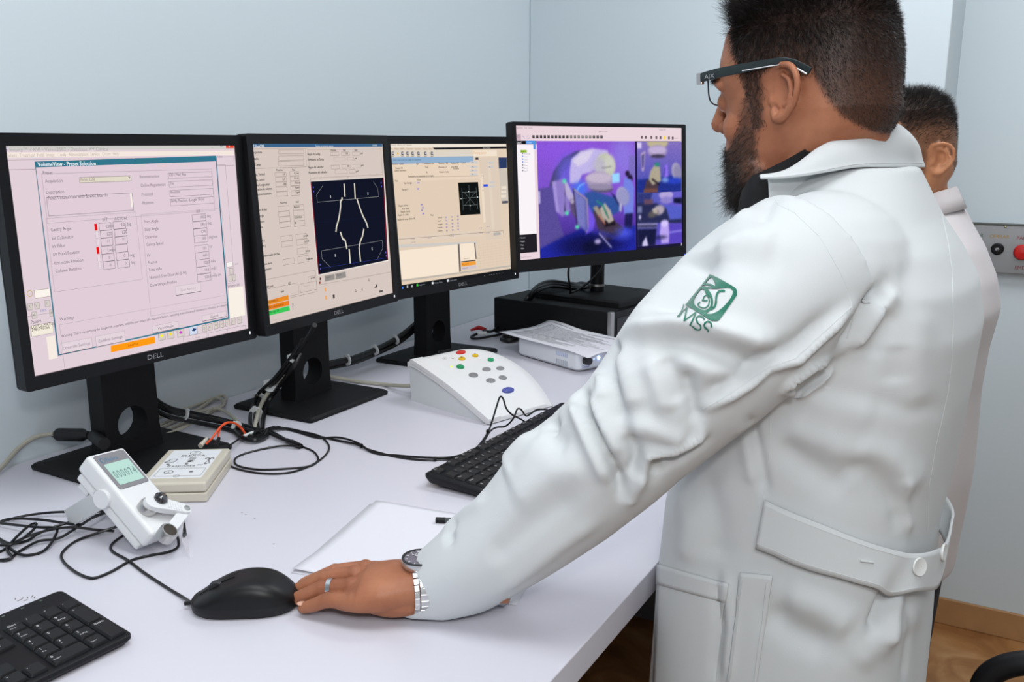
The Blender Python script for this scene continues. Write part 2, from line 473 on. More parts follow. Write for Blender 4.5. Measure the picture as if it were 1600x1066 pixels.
def monitor(center, yaw, tilt, base, base_yaw, base_z, W, H, bz, label, kind='square'):
    """center of the front frame; bz = (side, top, bottom) bezels"""
    t = thing('monitor', label, 'monitor', (base[0], base[1], base_z), yaw, 'desktop monitors on the counter' if kind == 'square' else None)
    P = Matrix.Translation(center) @ Matrix.Rotation(yaw, 4, 'Z') @ Matrix.Rotation(-tilt, 4, 'X')
    # frame: local x right, z up, -y to the viewer
    X = Matrix.Rotation(PI / 2, 4, 'X')
    s, tp, bt = bz; h = H / 2; w_ = W / 2
    me = shape2d([rrect(-w_, -h, w_, h, .004, 3), [(-w_ + s, -h + bt), (w_ - s, -h + bt), (w_ - s, h - tp), (-w_ + s, h - tp)]], -0.014, 0.004)
    MB(P @ X).mesh(me).build('bezel', BLACK, t, smooth=False)
    MB(P).box((-w_ + .001, .0141, -h + .001), (w_ - .001, .022, h - .001)).build('rear_frame', BLACK, t, bevel=.003)
    bh = MB(P); d = 0.048 if kind == 'square' else 0.04
    r0 = [(x, .0221, z) for x, z in rrect(-w_ + .012, -h + .012, w_ - .012, h - .012, .01)]
    r1 = [(x, .030, z) for x, z in rrect(-w_ + .025, -h + .025, w_ - .025, h - .025, .015)]
    r2 = [(x, d, z) for x, z in rrect(-w_ * .6, -h * .65, w_ * .6, h * .65, .02)]
    bh.loft([r0, r1, r2]).build('rear_housing', BLACKM, t)
    S = P @ Matrix.Translation((-w_ + s, 0, h - tp))
    sw, sh = W - 2 * s, H - tp - bt
    # stand
    B = Matrix.Translation((base[0], base[1], base_z)) @ Matrix.Rotation(base_yaw, 4, 'Z')
    return t, P, S, sw, sh, B

def square_monitor(center, yaw, tilt, base, byaw, label, quad):
    t, P, S, sw, sh, B = monitor(center, yaw, tilt, base, byaw, DESK, .4035, .336, (.0140, .0165, .019), label)
    # base plate
    MB(B).loft([[(x, y, 0.0005) for x, y in rrect(-.116, -.094, .116, .104, .006)], [(x, y, 0.006) for x, y in rrect(-.117, -.095, .117, .105, .006)],
                [(x, y, 0.010) for x, y in rrect(-.113, -.091, .113, .101, .006)], [(x, y, 0.0125) for x, y in rrect(-.05, -.02, .05, .06, .006)]]).build('base_plate', BLACKM, t)
    # riser with its cable hole, gently leaning back to front
    X = Matrix.Rotation(PI / 2, 4, 'X')
    hole = circ(0.0, .062, .0275, 28)
    top = center[2] - DESK + .03
    out = [(-.054, .004), (.054, .004), (.050, .05), (.048, top), (-.048, top), (-.050, .05)]
    me = shape2d([out, hole], -.018, .018)
    nk = MB(B @ Matrix.Translation((0, .02, 0)) @ X).mesh(me)
    nk.build('stand_riser', BLACKM, t, bevel=.003)
    # joint between riser and panel
    c2 = B.inverted() @ (P @ Vector((0, .045, 0)))
    MB(B).box((c2.x - .05, min(c2.y, 0) - .004, c2.z - .05), (c2.x + .05, .01, c2.z + .05)).build('tilt_joint', BLACKM, t, bevel=.004)
    # maker's mark on the lower bezel
    M = P @ Matrix.Translation((0, -.0042, -.168 + .0062)) @ X
    MB(M).text('DELL', .0105, None, Matrix.Identity(4), .0002, 'CENTER', 1.25).build('maker_mark', mat('silver_print', (165, 165, 168), .3, metal=.4), t, smooth=False)['label'] = 'silver DELL lettering'
    MB(P).box((.186, -.0052, -.158), (.1875, -.0042, -.1535)).build('power_light', glow((240, 245, 255), 1.5), t)
    return t, P, Screen(quad, sw, sh, S), S

# ---- first monitor: treatment software with a dialog box
t1, P1, s1, S1 = square_monitor((-1.128, .890, 1.306), R(88.2), R(1.0), (-1.215, .912), R(89), 'black square monitor showing a dialog box, nearest the camera at the left frame edge',
                            [(35, 95), (912, 107), (968, 820), (148, 995)])
s = s1
G = (95, 88, 98); LG = (158, 148, 158); PK = (226, 208, 216)
s.UV(0, 0, 1, 1, PK, 0)
s.R(35, 95, 912, 120, (206, 204, 200), 1); s.R(36, 120, 912, 143, (244, 232, 222), 1)
s.O(38, 99, 50, 110, (130, 120, 160), fill=(235, 220, 240))
s.T(56, 116, 'Intuity™ - XVI - Venus2582 - Database XVIClinical', (165, 165, 160), .0068, sx=1.0)
for x, w_ in ((44, 'Patient'), (93, 'Treatment'), (160, 'Field'), (196, 'Image'), (241, 'Tools'), (281, 'Administration'), (364, 'Service'), (409, 'Dicom'), (450, 'Help')):
    s.T(x, 138, w_, (196, 178, 170), .0066, sx=.74)
s.R(879, 96, 911, 117, (226, 70, 50), 2); s.T(890, 113, 'x', (250, 240, 240), .006); s.T(825, 112, '_', (60, 60, 60), .006); s.O(858, 101, 866, 110, (60, 60, 60))
s.O(45, 150, 530, 183, (175, 160, 170)); s.O(531, 150, 912, 183, (150, 135, 150)); s.T(846, 153, 'Active', (110, 100, 110), .005)
s.O(53, 188, 915, 640, LG)
s.O(150, 660, 218, 682, (150, 140, 120), fill=(250, 244, 236)); s.T(122, 686, '○', (200, 180, 120), .012)
for x, y in ((124, 712), (150, 708), (190, 700), (140, 745), (208, 737)):
    s.O(x, y, x + 22, y + 22, (150, 140, 140), fill=(214, 206, 200)); s.T(x + 5, y + 16, 'XV'[(x // 10) % 2], (150, 140, 130), .005)
s.T(172, 745, '100%', (120, 130, 190), .0052)
s.T(138, 790, 'Patient', G, .0062); s.O(136, 798, 225, 826, LG, fill=(244, 236, 220)); s.T(140, 809, 'LOPEZ MATUZ', (90, 80, 70), .006); s.T(140, 820, '2480740766', (90, 80, 70), .006)
s.R(197, 842, 240, 925, (246, 236, 226), 1)
s.R(890, 664, 957, 768, (248, 240, 228), 1); s.O(884, 562, 908, 577, LG, fill=(248, 244, 240)); s.T(916, 572, '00:00', LG, .004); s.T(888, 660, 'VVVI-MM (30)', (70, 60, 65), .0052)
for x, y in ((895, 585), (892, 612), (906, 610)): s.O(x, y, x + 15, y + 22, (130, 120, 120), fill=(216, 206, 200))
for i, x in enumerate((792, 814, 836, 858, 880, 902, 926)):
    s.O(x, 806 - i * 5, x + 18, 828 - i * 5, (120, 110, 110), fill=(216, 206, 200)); s.T(x + 5, 821 - i * 5, '⌂x○✓v/='[i], (90, 80, 70), .0055)
s.O(720, 850, 812, 865, LG); s.T(765, 858, '19.40%', LG, .004); s.O(815, 836, 960, 848, LG); s.T(940, 815, '10:41', LG, .004)
s.R(443, 880, 612, 906, (255, 150, 20), 4, 1.05) if False else s.poly([(443, 880), (611, 846), (613, 872), (444, 906)], (255, 152, 20), 4, 1.05)
s.T(508, 885, 'IsdeWait', (150, 80, 10), .0058, l=6)
for x, y, c in ((628, 836, (250, 240, 60)), (662, 830, (250, 220, 60)), (700, 824, (200, 60, 200))):
    s.O(x - 4, y - 6, x + 24, y + 22, (120, 110, 110), fill=(216, 206, 200)); s.poly([(x + 3, y + 10), (x + 9, y + 1), (x + 17, y + 6), (x + 11, y + 14)], c, 5)
s.O(742, 808, 775, 838, (120, 110, 110), fill=(210, 220, 240)); s.poly([(752, 826), (758, 816), (770, 818), (764, 828)], (30, 60, 110), 5)
# dialog
s.poly([(150, 157), (843, 145), (896, 781), (241, 916)], (52, 118, 140), 6)
s.poly([(155, 180), (841, 167), (890, 776), (246, 910)], (224, 205, 215), 7)
s.T(162, 176, 'VolumeView - Preset Selection', (235, 245, 250), .0078, l=8, bold=True)
def T1(x, y, t_, sz=.0064, c=(116, 106, 118)): s.T(x, y, t_, c, sz, l=10)
def O1(x0, y0, x1, y1, c=(96, 86, 98), f=None):
    if f: s.R(x0, y0, x1, y1, f, 8.5)
    s.O(x0, y0, x1, y1, c, .0005, 9.5)
O1(176, 205, 838, 358, (170, 155, 165)); T1(180, 208, 'Preset')
T1(190, 240, 'Acquisition'); O1(320, 222, 518, 238, f=(226, 218, 200)); T1(324, 236, 'Pelvis L20', c=(150, 130, 120)); s.R(505, 221, 517, 233, (235, 225, 215), 9.7); T1(507, 231, '▾', .008, (30, 30, 30)); s.poly([(507, 224), (515, 223), (511, 229)], (30, 30, 30), 10)
T1(193, 284, 'Description'); O1(195, 297, 528, 352, (110, 100, 112)); T1(200, 307, 'Pelvis VolumeView with Bowtie filter F1'); s.R(513, 286, 525, 340, (246, 240, 228), 9.7)
T1(550, 228, 'Reconstruction'); T1(554, 262, 'Online Registration'); T1(558, 297, 'Protocol'); T1(561, 331, 'Phantom')
for i, (x, y, t_) in enumerate(((658, 210, 'L20 - Med_Res'), (661, 243, 'Yes'), (664, 278, 'Prostate'), (667, 312, 'Body Phantom (Length 15cm)'))):
    O1(x, y, x + 168, y + 17, (130, 116, 128)); T1(x + 4, y + 12, t_, .006, (96, 86, 98))
O1(193, 380, 562, 622, (175, 160, 170)); O1(556, 370, 893, 714, (175, 160, 170))
T1(408, 394, 'SET', .0066); T1(455, 391, 'ACTUAL', .0066)
rows = (('Gantry Angle', 212, 430, 395, 403, '180.0', '0.0', 'deg'), ('kV Collimator', 216, 464, 400, 432, 'L20', 'L20', ''), ('kV Filter', 218, 495, 402, 462, 'F1', 'F1', ''),
        ('kV Panel Position', 221, 527, 403, 494, 'Large', '', ''), ('Isocentric Rotation', 226, 560, 407, 524, '0', '0', 'deg'), ('Column Rotation', 230, 592, 411, 553, '0', '0', 'deg'))
for i, (n_, x, y, bx, by, a, b_, u) in enumerate(rows):
    T1(x, y, n_); O1(bx, by - 1, bx + 48, by + 24); O1(bx + 54, by - 6, bx + 103, by + 19)
    T1(bx + 26, by + 17, a); T1(bx + 84, by + 11, b_); T1(bx + 106, by + 9, u)
    s.R(bx - 18, by, bx - 5, by + 26, (230, 24, 22) if i in (0, 3) else (232, 216, 224), 9.7)
    if i not in (0, 3): O1(bx - 18, by, bx - 5, by + 26, (170, 155, 165))
T1(766, 366, 'SET', .006)
rows = (('Start Angle', 568, 404, 374, '180.0', 'deg'), ('Stop Angle', 570, 434, 402, '180.0', 'deg'), ('Direction', 573, 464, 430, 'CW', ''), ('Gantry Speed', 576, 493, 457, '180', 'deg/min'),
        ('kV', 580, 535, 495, '120', 'kV'), ('Frames', 583, 563, 523, '660', ''), ('Total mAs', 586, 592, 551, '528.0', 'mAs'), ('Nominal Scan Dose (A1-2-44)', 589, 622, 579, '14.8', 'mGy'), ('Dose Length Product', 592, 652, 607, '528.0', 'mGy.cm'))
for i, (n_, x, y, by, a, u) in enumerate(rows):
    bx = 750 + i * 2.6; T1(x, y, n_); O1(bx, by, bx + 54, by + 22); T1(bx + 30, by + 15, a); T1(bx + 57, by + 10, u)
def B1(x0, y0, x1, y1, t_, c=(116, 106, 118)):
    O1(x0, y0, x1, y1, (190, 178, 186), (228, 212, 220)); s.line([(x0, y1), (x1, y1 - .0)], (80, 70, 80), .0009, 10) if False else None
    a = s.p(x0, y1); b_ = s.p(x1, y1); q = s.p(x1, y0)
    y_ = s.y(10)
    s.mb.add([(a[0], y_, b_[1] - .0004), (b_[0], y_, b_[1] - .0004), (b_[0], y_, b_[1] + .0004), (a[0], y_, b_[1] + .0004)], [(0, 1, 2, 3)], glow((80, 70, 80)))
    m_ = s.p((x0 + x1) / 2, (y0 + y1) / 2)
    M = Matrix.Translation((m_[0], s.y(11), m_[1] - .002)) @ Matrix.Rotation(PI / 2, 4, 'X')
    s.mb.text(t_, .0058, glow(c), M, align='CENTER')
B1(688, 652, 786, 672, 'Scan Review', (180, 165, 175)); B1(250, 868, 373, 886, 'Override Settings', (150, 138, 150)); B1(383, 843, 498, 862, 'Confirm Settings'); B1(600, 806, 702, 814, 'View details'); B1(790, 768, 884, 772, 'Cancel')
O1(246, 795, 890, 850, (185, 170, 180)); T1(247, 780, 'Warnings')
s.T(253, 844, 'Warning: This x-ray unit may be dangerous to patient and operator unless safe exposure factors, operating instructions and maintenance schedules are observed.', (100, 90, 102), .0052, l=10)
s.mb.build('screen', None, t1, smooth=False)

# ---- second monitor: leaf positions
t2, P2, s2, S2 = square_monitor((-1.119, 1.2945, 1.309), R(93.0), R(2.8), (-1.192, 1.312), R(90), 'black square monitor showing a dark leaf position plot, second from the left',
                            [(88, 78), (717, 85), (790, 850), (185, 1000)])
s = s2
s.UV(0, 0, 1, 1, (214, 200, 192), 0)
s.R(88, 78, 717, 100, (60, 100, 140), 2); s.T(92, 96, 'RT Desk/TMS', (235, 240, 245), .006, bold=True); s.T(395, 97, 'Gestión prescripción externa', (225, 232, 240), .005); s.T(668, 96, '10/10/2018', (225, 232, 240), .0042)
D2 = (78, 72, 72)
def T2(x, y, t_, sz=.0062): s.T(x, y, t_, D2, sz, l=5, bold=True)
def O2(x0, y0, x1, y1, c=(150, 136, 130)): s.O(x0, y0, x1, y1, c, .0006, 3)
s.R(88, 103, 355, 106, (170, 156, 150), 1.5); O2(90, 104, 355, 196); O2(358, 110, 722, 240)
for y, t_ in ((126, 'de paciente'), (158, 'estudio'), (189, 'de Campo')): T2(95, y, t_, .0056)
for y in (110, 141, 168): O2(218, y, 340, y + 20)
for x, t_ in ((468, 'Prescrito'), (528, 'Real'), (582, 'Fixed')): T2(x, 119, t_, .005)
T2(356, 138, 'Ángulo de Gantry', .0058); T2(358, 165, 'Movimiento de Gantry', .0058); T2(362, 205, 'Ángulo del colimador', .0058); T2(364, 232, 'Movimiento del colimador', .0058)
for x0, y0, x1 in ((466, 124, 508), (519, 124, 560), (573, 124, 610), (484, 150, 540), (549, 150, 582), (472, 190, 513), (524, 187, 565), (577, 187, 614), (490, 214, 550), (560, 212, 590)): O2(x0, y0, x1, y0 + 18)
for x, y, t_ in ((540, 136, '39,9'), (612, 135, 'grad'), (584, 160, 'grad'), (550, 199, '0,0'), (616, 196, 'grad'), (592, 226, 'grad')): T2(x, y, t_, .005)
T2(208, 216, 'Prescrito', .0052); T2(285, 215, 'Real', .0052); T2(230, 382, 'Prescrito', .0052); T2(305, 377, 'Real', .0052)
for i, (t_, y, a, b_) in enumerate((('Mesa, Vertical', 238, '-9,7', '-9,7 cm'), ('Mesa, Lateral', 265, '0,3', '0,3 cm'), ('Mesa, Longitudinal', 291, '-50,0', '-50,6 cm'), ('Rotación de columna', 313, '', '0 grad'), ('Rotación Isocéntrica', 338, '', '0 grad'))):
    T2(98 + i * 3, y, t_, .0058); O2(203 + i * 2, 224 + i * 24.5, 258 + i * 2, 242 + i * 24.5); O2(273 + i * 2, 220 + i * 24.5, 318 + i * 2, 240 + i * 24.5); T2(238 + i * 2, 237 + i * 24.5, a, .005); T2(292 + i * 3, 233 + i * 24, b_, .005)
for i, (t_, y, b_) in enumerate((('Tipo de haz', 417, 'Rayos X'), ('Energía', 447, ''), ('Técnica', 476, 'ESTÁTICA'), ('Cuña', 505, 'IN'))):
    T2(120 + i * 3, y, t_, .0058); O2(220 + i * 3, 395 + i * 27, 275 + i * 3, 416 + i * 27); O2(292 + i * 2, 390 + i * 27, 346 + i * 2, 412 + i * 27); T2(296 + i * 2, 404 + i * 27, b_, .0052)
for i, (t_, y, b_) in enumerate((('UM 1', 575, '0.0 UM'), ('UM 2', 603, '0.0 UM'), ('Temporizador del haz', 652, '0,0 min'), ('Dosis diaria', 694, '0.000 min'), ('Segmento', 722, ''))):
    T2(138 + i * 4, y, t_, .0058)
    if i < 4: O2(308 + i * 4, y - 36 - (i > 1) * 4, 362 + i * 4, y - 16); T2(345 + i * 6, y - 22, b_, .005)
    if i in (0, 1, 3): O2(236 + i * 4, y - 28, 292 + i * 4, y - 8)
O2(150, 770, 418, 835); T2(168, 812, 'UM total', .0058); T2(275, 795, '123', .0058); O2(372, 758, 408, 780); T2(385, 770, '0.0 UM', .0045); O2(155, 820, 330, 845); T2(240, 836, 'Aplic', .0052); O2(332, 795, 418, 822); s.T(352, 810, 'Accesorio', (180, 168, 160), .005)
s.poly([(372, 268), (732, 252), (766, 684), (420, 752)], (236, 228, 222), 2)
s.poly([(374, 271), (728, 255), (762, 679), (422, 747)], (18, 22, 38), 3)
s.line([(376, 272), (424, 745)], (150, 20, 40), .0016, 4); s.line([(725, 256), (757, 678)], (150, 20, 40), .0016, 4)
s.line([(434, 714), (752, 668)], (40, 50, 130), .0006, 4); s.line([(420, 480), (742, 452)], (22, 26, 56), .0006, 4); s.line([(566, 262), (605, 700)], (22, 26, 56), .0006, 4)
for x, y in ((388, 300), (390, 321), (429, 696), (432, 717), (716, 282), (718, 300), (749, 640), (752, 657)): s.R(x - 2.5, y - 4, x + 2.5, y + 4, (90, 90, 190), 4.5)
LNC = (150, 152, 156)
s.line([(433, 293), (405, 338), (409, 376), (707, 352), (700, 310), (678, 275)], LNC, .0006, 4)
s.line([(480, 710), (438, 665), (434, 625), (730, 577), (733, 620), (706, 678)], LNC, .0006, 4)
for x, y in ((472, 349), (653, 336), (502, 650), (681, 619)): s.R(x - 2, y - 7, x + 2, y + 7, (225, 225, 225), 5)
YL = (228, 222, 206)
for pts in ([(536, 284), (542, 350)], [(586, 282), (592, 362)], [(528, 353), (528, 366), (521, 370), (522, 400), (518, 440), (513, 470), (505, 500), (502, 530)],
            [(600, 362), (608, 385), (620, 420), (632, 450), (650, 485), (658, 512)], [(524, 530), (536, 566), (548, 572), (558, 618)], [(638, 516), (632, 555), (622, 580), (618, 608)], [(569, 618), (576, 692)], [(617, 610), (626, 684)]):
    s.line(pts, YL, .0034, 5)
s.T(370, 265, '(a)', D2, .004, l=5); s.T(551, 256, '(r)', D2, .004, l=5)
s.poly([(176, 876), (277, 849), (281, 873), (179, 898)], (234, 140, 30), 3); s.poly([(179, 901), (281, 877), (284, 902), (182, 926)], (234, 128, 30), 3); s.poly([(182, 930), (284, 905), (287, 930), (185, 954)], (60, 200, 90), 3)
s.T(180, 888, 'Inicialización', (90, 55, 10), .006, l=5); s.T(183, 917, 'Datos Incompletos', (90, 55, 10), .0058, l=5); s.T(186, 943, 'Mensaje: 58', (20, 80, 30), .006, l=5)
s.T(298, 925, '?', (60, 60, 60), .016, l=5); O2(196, 862, 782, 838, (200, 187, 180)); s.line([(428, 800), (786, 740)], (150, 138, 132), .0006, 4)
s.R(452, 754, 503, 774, (150, 144, 140), 3); s.R(504, 744, 558, 764, (150, 144, 140), 3); s.T(460, 768, 'Imprimir', (60, 55, 55), .0045, l=5); s.T(512, 757, 'Mensajes', (60, 55, 55), .0045, l=5)
s.R(428, 763, 436, 775, (90, 60, 50), 4); s.R(426, 784, 434, 794, (150, 40, 30), 4)
for x, y, c in ((458, 825, (236, 170, 110)), (462, 867, (236, 170, 110)), (500, 862, (70, 66, 66))): s.R(x - 6, y - 9, x + 5, y + 9, c, 4)
for x, y in ((606, 835), (638, 827), (670, 780)): s.line([(x - 4, y + 8), (x, y - 8), (x + 4, y + 8), (x - 3, y + 2)], (80, 76, 76), .0008, 4)
s.poly([(698, 822), (712, 798), (712, 820)], (70, 66, 66), 4); s.R(722, 838, 740, 844, (90, 84, 84), 4)
s.mb.build('screen', None, t2, smooth=False)

# ---- third monitor: planning window
t3, P3, s3, S3 = square_monitor((-1.107, 1.706, 1.309), R(80.2), R(4.5), (-1.19, 1.752), R(90), 'black square monitor showing a pale window with a small black plot, third from the left',
                            [(68, 98), (745, 97), (808, 850), (150, 975)])
s = s3
s.UV(0, 0, 1, 1, (226, 206, 184), 0)
s.R(68, 98, 745, 116, (238, 228, 214), 1); s.T(80, 109, 'Pinnacle - Planning and Treatment', (150, 140, 130), .005)
s.poly([(322, 119), (745, 112), (747, 124), (334, 131)], (30, 30, 34), 2); s.T(612, 124, 'Physician Window', (190, 190, 190), .004)
for i, x in enumerate((76, 101, 134, 170, 219, 267, 300)): s.T(x, 131, ('File', 'Patient', 'BEAM', 'Treatment', 'Calculate', 'Option', 'Help')[i], (150, 130, 110), .005)
s.R(74, 134, 550, 172, (222, 212, 198), 1.5); s.R(552, 134, 694, 168, (240, 226, 206), 2); s.T(560, 156, 'Planning System', (230, 170, 120), .008, l=3)
for x in (90, 146, 176, 206, 240, 280, 318):
    s.R(x - 7, 144, x + 7, 163, (60, 60, 70), 3); s.R(x - 3, 148, x + 5, 158, (190, 190, 200), 3.4); s.R(x - 8, 168, x + 9, 172, (150, 140, 130), 3)
s.poly([(112, 160), (119, 146), (126, 160)], (236, 190, 70), 3)
s.R(78, 178, 560, 204, (146, 176, 206), 2); s.T(92, 198, 'Editar prescripción de campo de tratamiento', (70, 90, 120), .0052); s.R(570, 177, 588, 190, (60, 60, 70), 3)
s.R(80, 206, 600, 300, (232, 212, 190), 1.5)
D3 = (120, 106, 96)
def T3(x, y, t_, sz=.0055, c=D3): s.T(x, y, t_, c, sz, l=5, bold=True)
for x, y, t_ in ((85, 222, 'Nombre:  Campo'), (226, 220, 'Tipo'), (262, 219, '1-Tratamiento (A)'), (355, 215, 'Ubicación: 1 (B)'), (428, 214, 'Unidades UM'), (488, 212, 'Control'), (105, 247, 'Campo 'r'1/5'), (100, 262, 'Gantry: Isocentro'), (278, 240, 'Total'), (356, 240, 'Ubicación: 12'), (430, 238, 'Dosis diaria'), (440, 248, 'Fracciones'), (284, 271, '30'), (362, 268, 'Campos: Todos'), (182, 296, 'Parámetros de tratamiento y de imagen'), (105, 322, 'Paso'), (235, 316, 'Valor'), (155, 336, 'Tipo Energía'), (146, 375, 'Energía X'), (127, 472, 'Ángulo del haz'), (149, 490, 'Bolo (mm)'), (140, 508, 'Ángulo Gantry'), (124, 528, 'Ángulo de colim'), (122, 556, 'Añadir de campo (línea 14)'), (315, 526, 'Mesa')):
    T3(x, y, t_)
for x, y in ((232, 332), (233, 370), (256, 464), (262, 482), (258, 498), (266, 518)): T3(x, y, 'Foto' if y < 340 else '180', .0052, (110, 100, 210))
s.poly([(182, 294), (590, 284), (590, 286), (182, 296)], (150, 136, 124), 3)
for i, (t_, y) in enumerate((('Vertical', 541), ('Lateral', 560), ('Longitud', 581), ('Rotación', 600), ('Columna', 620))):
    T3(358, y, t_, .005)
    for x in (404, 438, 470): T3(x + i, y - 3 - (x - 404) * .1, '0,0', .005, (110, 100, 180))
for y in (200, 226, 248, 270): s.R(540, y, 584, y + 12, (206, 204, 204), 3); T3(552, y + 9, 'Ok', .004)
s.R(640, 196, 690, 600, (226, 210, 192), 1.7)
s.poly([(592, 180), (697, 176), (735, 655), (640, 670)], (222, 204, 186), 1.6)
for y in (201, 226): s.R(642, y, 676, y + 11, (204, 202, 202), 3); T3(650, y + 9, 'Ver', .0035)
s.poly([(702, 176), (750, 176), (752, 238), (706, 242)], (44, 60, 100), 3)
s.poly([(706, 244), (752, 240), (770, 440), (724, 446)], (206, 196, 184), 2)
for y in (346, 372, 398): s.R(722, y, 752, y + 14, (234, 222, 206), 3)
s.R(728, 434, 764, 446, (90, 90, 100), 3)
s.R(600, 275, 638, 560, (236, 220, 200), 3); s.T(604, 288, 'Grupo', D3, .0045, l=5)
for i in range(5): s.T(612, 302 + i * 18, '%d,%d' % (i, i * 3), (170, 130, 120), .004, l=5)
s.R(618, 336, 645, 348, (50, 90, 220), 5)
for y in (318, 342): s.R(654, y, 684, y + 10, (204, 202, 202), 3)
s.poly([(472, 326), (588, 322), (606, 512), (490, 521)], (16, 20, 20), 4)
LC = (110, 120, 118)
for a, b_ in (((497, 383), (583, 380)), ((505, 461), (588, 456)), ((494, 358), (506, 490)), ((577, 354), (590, 482)), ((488, 421), (590, 410)), ((535, 340), (545, 490)), ((510, 385), (575, 458)), ((575, 380), (512, 462))):
    s.line([a, b_], LC, .0007, 5)
for x, y in ((534, 378), (545, 462), (491, 421), (587, 411)): s.R(x - 3, y - 3, x + 3, y + 3, (200, 205, 205), 5.5)
s.poly([(120, 655), (620, 607), (622, 640), (122, 690)], (226, 208, 190), 2); s.line([(128, 668), (740, 610), (745, 652)], (130, 118, 108), .0008, 3)
s.poly([(132, 700), (585, 676), (592, 690), (132, 718)], (206, 202, 198), 2)
s.poly([(133, 738), (478, 694), (492, 862), (150, 912)], (246, 230, 210), 3); s.poly([(478, 692), (488, 692), (500, 855), (490, 862)], (110, 104, 100), 3)
s.poly([(488, 692), (573, 684), (583, 782), (497, 796)], (246, 230, 210), 3); s.poly([(573, 684), (580, 684), (590, 780), (584, 782)], (110, 104, 100), 3)
s.poly([(498, 797), (583, 787), (584, 792), (499, 802)], (40, 40, 44), 3); s.poly([(500, 804), (584, 793), (587, 815), (502, 828)], (242, 160, 60), 3); s.T(506, 820, 'En progreso', (150, 80, 20), .0055, l=5); s.poly([(503, 832), (588, 819), (589, 837), (504, 848)], (208, 196, 204), 3); s.T(508, 843, 'Preparación', (90, 80, 90), .0045, l=5); s.T(512, 785, 'Campo aplicado', D3, .004, l=5)
for k in range(9): s.line([(596, 700 + k * 16), (796, 668 + k * 16)], (206, 188, 170), .0004, 3)
for k in range(8): s.line([(600 + k * 24, 690 - k * 3), (614 + k * 24, 840 - k * 4)], (206, 188, 170), .0004, 3)
for x, y in ((200, 670), (205, 690), (300, 662), (430, 640), (430, 650), (595, 600), (640, 590), (600, 630), (640, 628)): s.T(x, y, '16:08,1080', (130, 120, 150), .0035, l=5)
s.R(684, 624, 725, 634, (180, 176, 172), 3)
s.poly([(148, 915), (806, 812), (808, 822), (150, 925)], (190, 182, 172), 2)
s.poly([(150, 946), (804, 834), (808, 852), (152, 976)], (24, 26, 30), 3)
s.R(155, 955, 164, 968, (60, 130, 230), 4); s.R(183, 948, 192, 960, (200, 200, 200), 4); s.R(208, 945, 220, 957, (170, 170, 170), 4)
for x, y, c, t_ in ((240, 938, (60, 200, 60), 'Programas...'), (330, 924, (230, 230, 235), 'Mosaiq - Pacie...'), (418, 908, (230, 230, 240), 'Sistema clínico')):
    s.R(x, y, x + 11, y + 12, c, 4); s.T(x + 14, y + 11, t_, (150, 155, 165), .005, l=5); s.line([(x, y + 22), (x + 84, y + 8)], (90, 140, 200), .0009, 4)
for x in (636, 666, 676, 690, 706, 722, 742, 765): s.R(x, 880 - (x - 636) * .17, x + 5, 888 - (x - 636) * .17, (190, 190, 195), 4)
s.mb.build('screen', None, t3, smooth=False)

# ---- fourth monitor: camera pictures of the treatment room, on the black computer case
BOXZ = DESK + 0.10
t4, P4, S4, sw, sh, B4 = monitor((-.904, 2.061, 1.3395), R(65.2), R(3.4), (-.96, 2.19), R(79.6), BOXZ, .556, .340, (.0125, .0088, .0282),
                             'wide black monitor showing blue camera pictures, standing on the computer case', 'wide')
MB(B4).loft([[(x, y, 0.0005) for x, y in rrect(-.112, -.125, .112, .155, .004)], [(x, y, 0.012) for x, y in rrect(-.112, -.125, .112, .155, .004)], [(x, y, 0.017) for x, y in rrect(-.105, -.118, .105, .148, .004)]]).build('base_plate', BLACKM, t4)
MB(B4).tube([(0, .02, .01), (0, .02, .20)], .019, n=16).build('stand_column', BLACK, t4)
MB(B4).tube([(0, .02, .030), (0, .02, .036)], .021, n=16).build('stand_ring', STEEL, t4)
c2 = B4.inverted() @ (P4 @ Vector((0, .04, 0)))
MB(B4).box((-.04, min(.02, c2.y) - .004, .17), (.04, max(.025, c2.y), .26)).build('tilt_joint', BLACK, t4, bevel=.004)
MB(P4).box((.260, -.0155, -.1655), (.2625, -.0142, -.1635)).build('power_light', glow((90, 110, 255), 2.0), t4)
s = Screen([(75, 62), (882, 97), (880, 668), (92, 733)], sw, sh, S4)
s.UV(0, 0, 1, 1, (236, 214, 222), 0)
s.R(76, 62, 882, 80, (244, 226, 230), 1); s.T(80, 76, 'Application   View   System', (150, 138, 145), .0048); s.T(485, 106, 'Symphony Client', (130, 118, 125), .0048); s.T(775, 105, 'Cameras 12:44', (130, 118, 125), .0045)
s.O(80, 103, 102, 134, (150, 130, 140), fill=(200, 176, 188)); s.O(86, 112, 97, 122, (70, 60, 70)); s.line([(108, 112), (118, 120), (122, 128)], (150, 140, 150), .001); s.O(134, 115, 146, 128, (160, 150, 160))
for i in range(19):
    x = 160 + i * 18.5; y = 112 + i * .55; g = 40 if i < 10 else (110 if i < 16 else 60)
    s.R(x, y, x + 12, y + 16, (g, g - 2, g + 2), 3); s.R(x + 3, y + 4, x + 9, y + 10, (g + 60, g + 56, g + 62), 3.5)
for x in (688, 708, 734, 758, 778, 818, 836): s.R(x, 130 + (x - 688) * .05, x + 9, 144 + (x - 688) * .05, (110, 96, 104), 3)
s.R(797, 134, 806, 150, (250, 220, 60), 3.5); s.T(838, 147, 'Local playback', (140, 120, 130), .0042)
s.R(76, 137, 180, 157, (20, 22, 28), 3); s.T(82, 152, 'Live C', (240, 240, 245), .0062, l=5, bold=True); s.R(127, 138, 176, 156, (80, 150, 230), 4); s.T(132, 151, 'Cameras', (230, 240, 255), .0045, l=5)
s.R(77, 158, 178, 612, (250, 244, 248), 1.5); s.R(164, 157, 176, 182, (80, 150, 230), 3)
